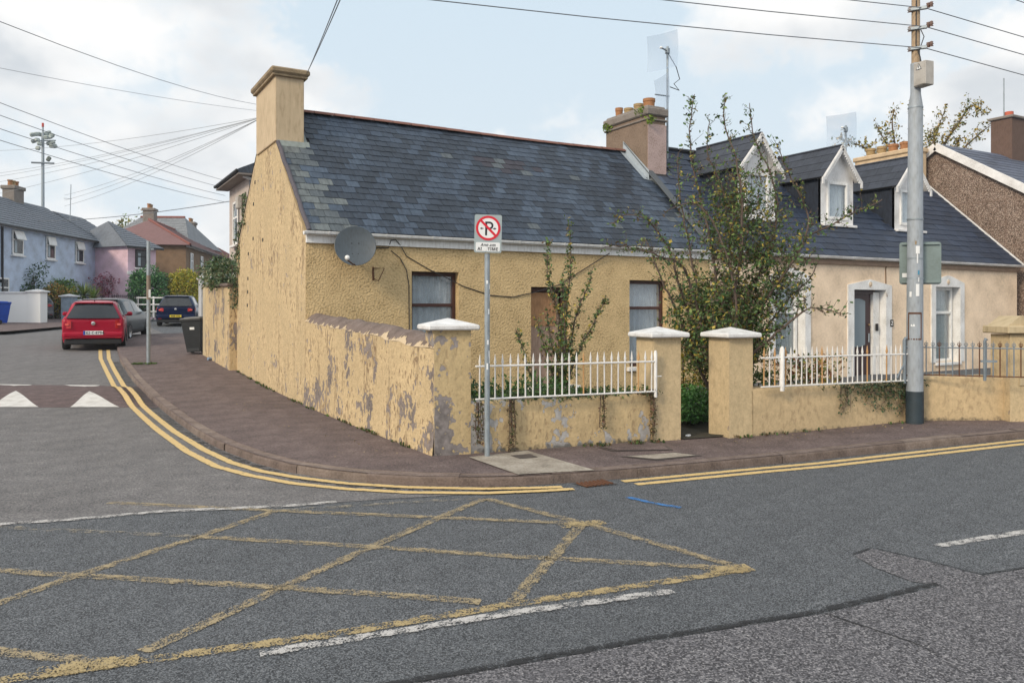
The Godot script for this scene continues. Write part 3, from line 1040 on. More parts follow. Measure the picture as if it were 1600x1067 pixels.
func window(parent: Node, x0: float, y0: float, x1: float, y1: float, z: float, fw: float, fm: Material, transom: float, curtain: Material, sill_out: float, sill_m: Material, sd: int) -> MeshInstance3D:
	# a window in the plane z, outside towards +z; transom = share of the height, from the top
	var mb := MB.new()
	var w := x1 - x0
	var h := y1 - y0
	var d := 0.06
	mb.box(Vector3(fw / 2, h / 2, 0), Vector3(fw, h, d), Basis.IDENTITY, 0.006)
	mb.box(Vector3(w - fw / 2, h / 2, 0), Vector3(fw, h, d), Basis.IDENTITY, 0.006)
	mb.box(Vector3(w / 2, fw / 2, 0), Vector3(w - 2 * fw, fw, d - 0.004), Basis.IDENTITY, 0.006)
	mb.box(Vector3(w / 2, h - fw / 2, 0), Vector3(w - 2 * fw, fw, d - 0.004), Basis.IDENTITY, 0.006)
	var o := part("window", mb, fm, parent, Transform3D(Basis.IDENTITY, Vector3(x0, y0, z)))
	var panes := [[fw, h - fw]]
	if transom > 0:
		var ty := h * (1.0 - transom)
		part("glazing_bar", bx(Vector3(w / 2, ty, 0.004), Vector3(w - 2 * fw, fw * 0.9, d), 0.006), fm, o)
		panes = [[fw, ty - fw * 0.45], [ty + fw * 0.45, h - fw]]
	for p in panes:
		part("pane", bx(Vector3(w / 2, (p[0] + p[1]) / 2, -0.008), Vector3(w - 2 * fw + 0.004, p[1] - p[0] + 0.004, 0.006)), M.glass, o)
	if curtain:
		part("curtain", drape(w - fw, h - fw, w * 42.0, sd), curtain, o, Transform3D(Basis.IDENTITY, Vector3(w / 2, fw / 2, -0.13)))
	if sill_m:
		part("sill", bx(Vector3(w / 2, -0.05, sill_out / 2 - 0.0), Vector3(w + 0.16, 0.09, sill_out + 0.1), 0.012), sill_m, o)
	return o

# ------------------------------------------------------------------ the cottage
func cottage():
	var c := thing("corner_cottage", "single storey yellow roughcast cottage on the corner with a patchy slate roof", "cottage", W(3.7, 0, 13.7))
	var L := 9.3
	var H := 2.84
	var wins := [[1.96, 0.42, 2.92, 2.36], [4.52, 0.0, 5.46, 2.11], [6.99, 0.42, 8.03, 2.29]]
	var mb := MB.new()
	mb.panel(L - 0.004, H, 0.36, [[1.956, 0.42, 2.916, 2.36], [4.516, 0.0, 5.456, 2.11], [6.986, 0.42, 8.026, 2.29]], Transform3D(Basis.IDENTITY, Vector3(0.004, 0, 0.0)), -0.3)
	part("front_wall", mb, M.front, c)
	# gable wall: prism in (N, y), with its own painted render
	mb = MB.new()
	var gp := PackedVector2Array([Vector2(0, -0.3), Vector2(6.1, -0.3), Vector2(6.1, 2.88), Vector2(3.12, 5.70), Vector2(3.0, 5.70), Vector2(0, 2.94)])
	var xf := Transform3D(Basis(Vector3(0, 0, -1), Vector3(0, 1, 0), Vector3(1, 0, 0)), Vector3(0, 0, -0.004))
	mb.prism(gp, 0.0, 0.3, xf, 1.0)
	var gm: StandardMaterial3D = M.gable
	gm.uv1_scale = Vector3(1 / 6.3, -1 / 6.3, 1)
	gm.uv1_offset = Vector3(0.02, 0.94, 0)
	part("gable_wall", mb, gm, c)
	# putlog holes in the gable
	for h in [[4.05, 4.4], [4.2, 3.95], [4.75, 2.9], [4.8, 2.35], [4.82, 2.05], [4.86, 1.75], [4.25, 3.2], [3.3, 3.1]]:
		part("wall_hole", bx(Vector3(0, h[1], -h[0]), Vector3(0.006, 0.075, 0.1), 0.0), M.dark, c)
	part("back_wall", bx(Vector3(L / 2 + 0.15, 1.2, -5.9), Vector3(L - 0.3, 3.0, 0.3)), M.yellowsmooth, c)
	# roof
	var eave := Vector3(0, 2.99, 0.17)
	var ridge := Vector3(0, 5.76, -3.06)
	var up := (ridge - eave).normalized()
	var sl := eave.distance_to(ridge)
	mb = MB.new()
	mb.quad(eave, eave + Vector3(L, 0, 0), ridge + Vector3(L, 0, 0), ridge, Vector3(0, 1, 1))
	var re := Vector3(0, 2.95, -6.3)
	mb.quad(re, re + Vector3(L, 0, 0), ridge + Vector3(L, 0, 0), ridge, Vector3(0, 1, -1))
	mb.quad(eave - Vector3(0, 0.05, 0), eave - Vector3(0, 0.05, 0) + Vector3(L, 0, 0), ridge - Vector3(0, 0.05, 0) + Vector3(L, 0, 0), ridge - Vector3(0, 0.05, 0), Vector3(0, -1, -1))
	var roof := part("roof", mb, M.slatebase, c)
	var n1 := noise(301, 0.55, 3)
	var n2 := noise(302, 1.7, 2)
	var pal := [Color(0.0253, 0.0356, 0.0528), Color(0.0293, 0.0413, 0.0610), Color(0.0339, 0.0477, 0.0711), Color(0.0393, 0.0558, 0.0829), Color(0.0519, 0.0744, 0.1110), Color(0.0666, 0.0946, 0.1366), Color(0.1000, 0.1180, 0.1280), Color(0.1550, 0.1750, 0.1750), Color(0.0420, 0.0360, 0.0480)]
	var tone := func(x: float, y: float) -> Color:
		var v := rng.randf() * 0.75 + n1.get_noise_2d(x * 2.4 - y * 0.9, y * 0.8) * 1.15 + 0.06
		v += 0.16 * clampf(y - 2.6, 0, 1)
		if x < 0.85 - y * 0.12 + 0.25 * n2.get_noise_2d(x, y):
			return pal[6] if rng.randf() < 0.35 else (pal[7] if rng.randf() < 0.5 else pal[5])
		if x > 4.2 and x < 6.0 and y > 2.35 and y < 3.0 and rng.randf() < 0.6:
			return pal[8] if rng.randf() < 0.75 else pal[6]
		if rng.randf() < 0.012:
			return pal[6]
		if x > 8.3 and x - 8.3 > (4.3 - y) * 0.03 and rng.randf() < 0.5:
			return pal[4] if rng.randf() < 0.6 else pal[5]
		if v < 0.1: return pal[0]
		if v < 0.3: return pal[1]
		if v < 0.5: return pal[2]
		if v < 0.68: return pal[3]
		if v < 0.93: return pal[4]
		return pal[5]
	var keep := func(x: float, y: float) -> bool:
		return not (x < 0.6 and y > 2.75)
	slates(roof, eave, Vector3.RIGHT, up, L, sl, 0.262, 0.212, 0.011, tone, keep, 300, 900)
	# verge: dark mortar edge on the gable
	mb = MB.new()
	rng.seed = 3
	var vp := []
	for k in 15:
		vp.append(eave.lerp(ridge, k / 14.0 * 0.72) + Vector3(0.02 + rng.randf_range(-0.012, 0.012), 0.005, 0))
	mb.tube(vp, 0.045, 6)
	part("verge_mortar", mb, mat(Color(0.12, 0.11, 0.13), 0.95, TX.grime, 0.4, TX.midbump, 1.0), roof)
	mb = MB.new()
	mb.tube([Vector3(0.02, 2.88, -6.12), Vector3(0.02, 4.75, -4.05)], 0.04, 6)
	part("verge_mortar", mb, M.yellowsmooth, roof)
	# ridge tiles
	for k in 20:
		var x0 := 0.55 + k * 0.4375
		mb = MB.new()
		var gr := []
		var dy := sin(k * 0.35) * 0.012 - 0.02 * sin(x0 / L * PI)
		for e in 7:
			var a := PI * e / 6.0
			var row := []
			for x in [x0 + 0.004, x0 + 0.432]:
				row.append(Vector3(x, ridge.y + 0.02 + dy + 0.075 * sin(a), ridge.z + 0.115 * cos(a)))
			gr.append(row)
		mb.sheet(gr, Vector3.UP)
		part("ridge_tile", mb, M.terracotta, roof)
	# chimney
	mb = MB.new()
	mb.box(Vector3(0.245, 5.58, -2.91), Vector3(0.56, 1.30, 1.72), Basis.IDENTITY, 0.012)
	var ch := part("chimney", mb, M.yellowsmooth, c)
	mb = MB.new()
	mb.box(Vector3(0.245, 6.30, -2.91), Vector3(0.76, 0.12, 1.92), Basis.IDENTITY, 0.03)
	mb.box(Vector3(0.245, 6.22, -2.91), Vector3(0.68, 0.06, 1.84), Basis.IDENTITY, 0.01)
	part("chimney_cap", mb, M.capstone, ch)
	mb = MB.new()
	mb.lathe([Vector2(0.2, 0), Vector2(0.16, 0.04), Vector2(0.0, 0.06)], 12, Transform3D(Basis.IDENTITY, Vector3(0.2, 6.35, -2.4)))
	part("flue_stub", mb, M.terracotta, ch)
	mb = MB.new()
	mb.quad(Vector3(0.0, 4.82, -1.93), Vector3(0.62, 4.82, -1.93), Vector3(0.62, 4.965, -2.06), Vector3(0.0, 4.965, -2.06), Vector3(0, 1, 1))
	mb.quad(Vector3(0.53, 4.9, -2.02), Vector3(0.6, 4.9, -2.02), Vector3(0.6, 5.85, -3.07), Vector3(0.53, 5.85, -3.07), Vector3(0, 1, 1))
	part("flashing", mb, mat(Color(0.26, 0.3, 0.29), 0.7, TX.grime, 0.4), ch)
	# eaves board and gutter
	part("fascia_board", bx(Vector3(L / 2, 2.895, 0.03), Vector3(L, 0.19, 0.055), 0.004), M.whitegloss, c)
	mb = MB.new()
	gutter(mb, L + 0.08, Vector3(-0.06, 2.985, 0.12), 0.058)
	var gu := part("gutter", mb, M.whitegloss, c)
	for x in [0.35, 1.4, 2.3, 3.3, 4.15, 5.2, 6.1, 7.1, 8.0, 8.9]:
		mb = MB.new()
		gutter(mb, 0.035, Vector3(x, 2.988, 0.12), 0.066)
		part("gutter_bracket", mb, M.whitegloss, gu)
	# windows and door
	for k in [0, 2]:
		var q = wins[k]
		window(c, q[0] + 0.004, q[1] + 0.004, q[2] - 0.004, q[3] - 0.004, -0.17, 0.07, M.brownframe, 0.32, M.curtain, 0.2, M.whitepaint, 40 + k)
	var q = wins[1]
	var door := part("boarded_door", bx(Vector3(4.91, 1.0, -0.2), Vector3(0.76, 1.98, 0.03), 0.003), M.ply2, c)
	part("upper_board", bx(Vector3(4.90, 1.66, -0.178), Vector3(0.66, 0.68, 0.012), 0.002), M.ply, door)
	part("door_frame", bx(Vector3(5.39, 1.03, -0.17), Vector3(0.12, 2.06, 0.08), 0.005), M.brownframe, door)
	part("door_frame", bx(Vector3(4.95, 2.06, -0.19), Vector3(0.86, 0.09, 0.06), 0.005), M.brownframe, door)
	part("threshold", bx(Vector3(4.99, 0.06, 0.1), Vector3(1.1, 0.12, 0.35), 0.01), M.whitepaint, door)
	part("dark_behind", bx(Vector3(4.99, 1.05, -0.3), Vector3(0.92, 2.1, 0.02)), M.dark, door)
	# cables stapled to the wall
	mb = MB.new()
	mb.tube([Vector3(1.12, 2.76, 0.02), Vector3(1.5, 2.77, 0.02), Vector3(1.52, 2.9, 0.09), Vector3(1.6, 2.92, 0.1), Vector3(1.72, 2.82, 0.05), Vector3(1.85, 2.63, 0.02), Vector3(2.3, 2.4, 0.015), Vector3(2.55, 2.3, 0.01), Vector3(3.0, 2.1, 0.015), Vector3(3.6, 1.93, 0.015), Vector3(4.1, 1.9, 0.015), Vector3(4.6, 2.0, 0.02), Vector3(5.2, 2.17, 0.015), Vector3(5.9, 2.55, 0.02), Vector3(6.4, 2.84, 0.08)], 0.009, 6)
	part("loose_cable", mb, M.cable, c)
	mb = MB.new()
	mb.tube([Vector3(1.55, 2.72, 0.015), Vector3(1.72, 2.6, 0.015), Vector3(1.85, 2.38, 0.015), Vector3(1.9, 2.1, 0.012), Vector3(1.91, 0.5, 0.012)], 0.008, 6)
	part("loose_cable", mb, M.cable, c)

func gutter(mb: MB, l: float, o: Vector3, r: float):
	var g2 := []
	for e in 9:
		var a := PI + PI * e / 8.0
		g2.append([o + Vector3(0, r * sin(a), r * cos(a)), o + Vector3(l, r * sin(a), r * cos(a))])
	mb.sheet(g2, Vector3.DOWN)
	var ri := r - 0.006
	g2 = []
	for e in 9:
		var a := PI + PI * e / 8.0
		g2.append([o + Vector3(0, ri * sin(a), ri * cos(a)), o + Vector3(l, ri * sin(a), ri * cos(a))])
	mb.sheet(g2, Vector3.UP)
	for z in [-1, 1]:
		mb.box(o + Vector3(l / 2, 0.004, z * (r - 0.002)), Vector3(l, 0.016, 0.012))
	for x in [0.0, l]:
		var pv := PackedVector2Array()
		for e in 9:
			var a := PI + PI * e / 8.0
			pv.append(Vector2(r * cos(a), r * sin(a)))
		mb.prism(pv, -0.004, 0.004, Transform3D(Basis(Vector3(0, 0, 1), Vector3(0, 1, 0), Vector3(-1, 0, 0)), o + Vector3(x, 0, 0)))

func dish():
	var d := thing("satellite_dish", "dark grey round satellite dish fixed under the cottage gutter", "satellite dish", W(4.47, 2.36, 13.66))
	# bowl faces the viewer, up and a little left
	var b := Basis(Vector3.UP, -0.28) * Basis(Vector3.RIGHT, PI / 2 - 0.22)
	var xf := Transform3D(b, Vector3(0.0, 0.38, 0.3))
	var mb := MB.new()
	var prof := []
	for k in 9:
		var r := 0.345 * k / 8.0
		prof.append(Vector2(maxf(r, 0.0001), 0.055 * (r / 0.345) * (r / 0.345)))
	mb.lathe(prof, 40, xf)
	mb.lathe([Vector2(0.345, 0.055), Vector2(0.355, 0.058), Vector2(0.352, 0.045), Vector2(0.345, 0.045)], 40, xf)
	var back := []
	for v in prof:
		back.append(v - Vector2(0, 0.008))
	mb.lathe(back, 40, xf)
	var bowl := part("bowl", mb, M.dish, d)
	for q in [[-0.06, 0.06], [0.06, 0.06], [-0.05, -0.13], [0.05, -0.13]]:
		mb = MB.new()
		mb.lathe([Vector2(0.011, 0), Vector2(0.008, 0.006), Vector2(0, 0.008)], 8, xf * Transform3D(Basis.IDENTITY, Vector3(q[0], 0.006, -q[1])))
		part("bolt", mb, M.black, bowl)
	mb = MB.new()
	mb.tube([xf * Vector3(0.0, 0.02, 0.33), xf * Vector3(-0.05, 0.16, 0.36), xf * Vector3(-0.14, 0.3, 0.33)], 0.012, 6)
	part("feed_arm", mb, M.rust, d)
	mb = MB.new()
	var lx := Transform3D(b, xf * Vector3(-0.15, 0.33, 0.31))
	mb.lathe([Vector2(0, -0.05), Vector2(0.026, -0.05), Vector2(0.026, 0.03), Vector2(0.042, 0.04), Vector2(0.042, 0.06), Vector2(0.0, 0.065)], 12, lx)
	part("receiver", mb, M.whitegloss, d)
	mb = MB.new()
	mb.box(Vector3(0, 0.22, -0.02), Vector3(0.1, 0.16, 0.02), Basis.IDENTITY, 0.003)
	mb.tube([Vector3(0, 0.22, -0.02), Vector3(0, 0.22, 0.12), xf * Vector3(0, -0.01, 0.02)], 0.018, 8)
	part("wall_bracket", mb, M.rust, d)
	var r := thing("wall_bracket", "rusty iron bracket on the yellow wall right of the dish", "bracket", W(4.97, 2.25, 13.7))
	mb = MB.new()
	mb.tube([Vector3(-0.06, 0.14, 0.0), Vector3(-0.05, 0.14, 0.1), Vector3(0.1, 0.14, 0.16), Vector3(0.02, -0.09, 0.06), Vector3(-0.05, -0.03, 0.0)], 0.009, 6)
	part("bent_bar", mb, M.rust, r)
	part("foot_plate", bx(Vector3(-0.055, 0.05, 0.005), Vector3(0.03, 0.24, 0.01)), M.rust, r)

# ------------------------------------------------------------------ the peach house with dormers
func peach_house():
	var c := thing("dormer_house", "peach rendered house with white window surrounds and three gabled dormers", "house", W(13.0, -0.2, 13.7))
	var L := 12.65
	var y0 := 0.2
	var mb := MB.new()
	var ops := [[2.1, 0.46, 3.15, 2.36], [5.0, -0.3, 6.3, 2.18], [8.5, 0.16, 9.66, 2.3]]
	var holes := []
	for o in ops:
		holes.append([o[0], o[1] + y0, o[2], o[3] + y0])
	mb.panel(L, 2.94 + y0, 0.34, holes, Transform3D(Basis.IDENTITY, Vector3.ZERO), -0.3)
	part("front_wall", mb, M.peach, c)
	part("end_wall", bx(Vector3(L - 0.15, 1.4, -3.2), Vector3(0.3, 3.4, 5.6)), M.peach, c)
	part("back_wall", bx(Vector3(L / 2, 1.4, -5.9), Vector3(L, 3.4, 0.3)), M.peach, c)
	for k in [0, 2]:
		window(c, holes[k][0] + 0.06, holes[k][1] + 0.004, holes[k][2] - 0.06, holes[k][3] - 0.004, -0.2, 0.085, M.whitegloss, 0.34 if k == 2 else 0.4, M.curtaingreen, 0.22, M.surround, 60 + k)
	# white surrounds with shallow pediments, proud of the wall
	for k in 3:
		var o = holes[k]
		var wd := 0.2 if k != 1 else 0.24
		var xa: float = o[0] - wd
		var xb: float = o[2] + wd
		var xm := (xa + xb) / 2
		var ap: float = o[3] + (0.33 if k != 1 else 0.27)
		var bot: float = o[1] if k != 1 else -0.2
		var s := MB.new()
		s.prism(PackedVector2Array([Vector2(xa, bot), Vector2(o[0], bot), Vector2(o[0], o[3]), Vector2(o[2], o[3]), Vector2(o[2], bot), Vector2(xb, bot), Vector2(xb, o[3] + 0.12), Vector2(xm + 0.18, ap - 0.03), Vector2(xm, ap), Vector2(xm - 0.18, ap - 0.03), Vector2(xa, o[3] + 0.12)]), 0.0, 0.035)
		for e in [[o[0], 1], [o[2], -1]]:
			s.box(Vector3(e[0] + e[1] * 0.004, (bot + o[3]) / 2, -0.15), Vector3(0.008, o[3] - bot, 0.3))
		s.box(Vector3(xm, o[3] - 0.004, -0.15), Vector3(o[2] - o[0], 0.008, 0.3))
		var su := part("surround", s, M.surround, c)
		s = MB.new()
		s.lathe([Vector2(0.075, 0), Vector2(0.075, 0.006), Vector2(0.0, 0.006)], 16, Transform3D(Basis(Vector3.RIGHT, PI / 2), Vector3(xm, o[3] + 0.14, 0.033)))
		part("roundel", s, M.peach, su)
		s = MB.new()
		for e in 17:
			pass
		var ring := []
		for e in 17:
			ring.append(Vector3(xm + 0.078 * cos(TAU * e / 16), o[3] + 0.14 + 0.078 * sin(TAU * e / 16), 0.038))
		s.tube(ring, 0.008, 5, false)
		part("roundel_rim", s, M.surround, su)
	# door
	var dx := 5.65
	var door := part("front_door", bx(Vector3(5.52, 1.02, -0.24), Vector3(0.92, 2.5, 0.05), 0.006), M.door, c)
	part("door_frame", bx(Vector3(6.14, 1.02, -0.2), Vector3(0.26, 2.6, 0.1), 0.006), M.surround, door)
	part("door_frame", bx(Vector3(5.03, 1.02, -0.22), Vector3(0.05, 2.5, 0.08), 0.004), M.door, door)
	part("door_frame", bx(Vector3(5.52, 2.31, -0.2), Vector3(0.98, 0.09, 0.1), 0.004), M.door, door)
	var gp := PackedVector2Array()
	for k in 9:
		gp.append(Vector2(-0.3 + 0.6 * k / 8.0, 1.98 + y0 - 0.1 + 0.07 * sin(PI * k / 8.0)))
	for k in 9:
		gp.append(Vector2(0.3 - 0.6 * k / 8.0, 0.72 + y0 - 0.06 * sin(PI * k / 8.0)))
	mb = MB.new()
	mb.prism(gp, -0.214, -0.208, Transform3D(Basis.IDENTITY, Vector3(5.46, 0, 0)))
	part("frosted_pane", mb, M.frosted, door)
	part("letter_box", bx(Vector3(5.9, 1.1, -0.2), Vector3(0.05, 0.24, 0.03), 0.01), M.galv, door)
	part("door_knob", bx(Vector3(5.9, 1.45, -0.19), Vector3(0.05, 0.05, 0.05), 0.02), M.pot2, door)
	part("key_box", bx(Vector3(6.1, 1.38, -0.1), Vector3(0.08, 0.2, 0.05), 0.01), M.black, c)
	part("number_plate", bx(Vector3(6.53, 1.49, 0.04), Vector3(0.13, 0.19, 0.012), 0.003), M.black, c)
	part("number_figure", text_mesh("2", 0.12, 0.004), M.whitepaint, c.get_node("number_plate"), Transform3D(Basis.IDENTITY, Vector3(6.53, 1.49, 0.048)))
	# cable stain down to the door head
	mb = MB.new()
	mb.tube([Vector3(6.31, 3.08, 0.05), Vector3(6.31, 2.95, 0.012), Vector3(6.32, 2.35, 0.012), Vector3(6.33, 2.2, 0.04)], 0.014, 6)
	part("cable", mb, mat(Color(0.2, 0.12, 0.07), 0.9), c)
	# roof
	var eave := Vector3(0, 3.2, 0.16)
	var ridge := Vector3(0, 6.18, -3.06)
	var up := (ridge - eave).normalized()
	var sl := eave.distance_to(ridge)
	mb = MB.new()
	mb.quad(eave, eave + Vector3(L, 0, 0), ridge + Vector3(L, 0, 0), ridge, Vector3(0, 1, 1))
	var re := Vector3(0, 3.2, -6.3)
	mb.quad(re, re + Vector3(L, 0, 0), ridge + Vector3(L, 0, 0), ridge, Vector3(0, 1, -1))
	mb.quad(eave - Vector3(0, 0.05, 0), eave - Vector3(0, 0.05, 0) + Vector3(L, 0, 0), ridge - Vector3(0, 0.05, 0) + Vector3(L, 0, 0), ridge - Vector3(0, 0.05, 0), Vector3(0, -1, -1))
	var roof := part("roof", mb, M.slatebase, c)
	var dorm := [2.40, 5.45, 8.58]
	var pal := [Color(0.0246, 0.0368, 0.0654), Color(0.0275, 0.0416, 0.0746), Color(0.0311, 0.0474, 0.0853), Color(0.0361, 0.0552, 0.0986), Color(0.0649, 0.0968, 0.1533)]
	var tone := func(x: float, y: float) -> Color:
		if x < 0.5 and rng.randf() < 0.5:
			return pal[4]
		return pal[[0, 1, 1, 2, 2, 3][rng.randi() % 6]]
	var keep := func(x: float, y: float) -> bool:
		for d in dorm:
			if absf(x - d) < 0.62 and y > 1.05:
				return false
		return not (x < 0.62 and y > 2.7)
	slates(roof, eave, Vector3.RIGHT, up, L, sl, 0.5, 0.262, 0.009, tone, keep, 300, 700)
	mb = MB.new()
	for k in 28:
		mb.box(Vector3(0.65 + k * 0.43, ridge.y + 0.03, ridge.z), Vector3(0.425, 0.09, 0.2), Basis.IDENTITY, 0.04)
	part("ridge_capping", mb, mat(Color(0.07, 0.072, 0.08), 0.8, TX.grime, 0.7), roof)
	part("verge_board", bx(Vector3(L + 0.02, 4.68, -1.45), Vector3(0.03, 4.4, 0.13), 0.0, Basis(Vector3.RIGHT, -0.825)), M.whitepaint, roof)
	part("joint_strip", bx((eave + ridge) / 2 + Vector3(-0.02, 0.045, 0), Vector3(0.2, sl, 0.03), 0.005, Basis(Vector3.RIGHT, up, Vector3.RIGHT.cross(up))), mat(Color(0.1, 0.115, 0.13), 0.7, TX.grime, 0.4), roof)
	part("soffit_board", bx(Vector3(L / 2, 3.06, 0.035), Vector3(L, 0.1, 0.06), 0.004), mat(Color(0.35, 0.24, 0.17), 0.7, TX.grime, 1.0), c)
	mb = MB.new()
	gutter(mb, L + 0.2, Vector3(0.03, 3.2, 0.13), 0.06)
	var gu := part("gutter", mb, M.whitepaint, c)
	for k in 12:
		mb = MB.new()
		gutter(mb, 0.035, Vector3(0.6 + k * 1.05, 3.203, 0.13), 0.067)
		part("gutter_bracket", mb, M.whitepaint, gu)
	for d in dorm:
		dormer(c, d)
	# party stack between the cottage and this house
	mb = MB.new()
	mb.box(Vector3(0.3, 5.6, -3.0), Vector3(0.6, 2.4, 1.76), Basis.IDENTITY, 0.02)
	var st := part("chimney", mb, M.stackside, c, Transform3D(Basis.IDENTITY, Vector3(-0.09, 0, 0)))
	part("rendered_end", bx(Vector3(0.31, 5.85, -2.115), Vector3(0.6, 1.4, 0.014), 0.003), M.stackpink, st)
	mb = MB.new()
	mb.box(Vector3(0.3, 6.66, -3.0), Vector3(0.68, 0.05, 1.84), Basis.IDENTITY, 0.015)
	mb.box(Vector3(0.3, 6.86, -3.0), Vector3(0.72, 0.2, 1.88), Basis.IDENTITY, 0.03)
	mb.box(Vector3(0.3, 6.98, -3.0), Vector3(0.6, 0.08, 1.76), Basis.IDENTITY, 0.03)
	part("chimney_cap", mb, M.stackgrey, st)
	for k in 4:
		var pm := MB.new()
		var z := -2.42 - 0.42 * k
		var r: float = [0.15, 0.13, 0.125, 0.1][k]
		var hh: float = [0.26, 0.22, 0.2, 0.3][k]
		pm.lathe([Vector2(r * 0.92, 0), Vector2(r, hh * 0.7), Vector2(r * 1.08, hh * 0.72), Vector2(r * 1.08, hh), Vector2(r * 0.85, hh), Vector2(r * 0.8, 0.02)], 14, Transform3D(Basis.IDENTITY, Vector3(0.3, 7.0, z)), true)
		part("chimney_pot", pm, M.pot if k in [0, 3] else M.pot2, st)
	mb = MB.new()
	var fl0 := Vector3(-0.03, 5.1, -2.02)
	for k in 5:
		var a := fl0.lerp(Vector3(-0.03, 6.02, -3.08), k / 5.0)
		var e := fl0.lerp(Vector3(-0.03, 6.02, -3.08), (k + 1) / 5.0)
		mb.quad(a, e, e + Vector3(0, 0.25, 0), a + Vector3(0, 0.25, 0), Vector3.LEFT)
		mb.quad(a + Vector3(0, 0, 0), e, e + Vector3(-0.16, 0.02, 0.0), a + Vector3(-0.16, 0.02, 0.0), Vector3(0, 1, 0.5))
	mb.quad(Vector3(-0.05, 5.0, -1.98), Vector3(0.4, 5.0, -1.98), Vector3(0.4, 5.28, -2.1), Vector3(-0.05, 5.28, -2.1), Vector3(0, 1, 1))
	part("lead_flashing", mb, M.lead, st)
	mb = MB.new()
	rng.seed = 12
	for p in [Vector3(-0.05, 6.72, -3.72), Vector3(-0.03, 6.85, -2.35), Vector3(0.05, 6.6, -2.1)]:
		for k in 50:
			mb.color(Color(0.16, 0.24, 0.03) * rng.randf_range(0.6, 1.3))
			mb.leaf(p + Vector3(rng.randf_range(-0.08, 0.05), rng.randf_range(-0.1, 0.1), rng.randf_range(-0.16, 0.16)), Vector3(rng.randf_range(-1, 1), rng.randf(), rng.randf_range(-1, 1)).normalized(), Vector3(rng.randf_range(-1, 1), rng.randf_range(-1, 1), rng.randf_range(-1, 1)).normalized(), 0.09)
	var mo := part("moss_tuft", mb, M.leaf, st)
	mo.set_meta("kind", "stuff")

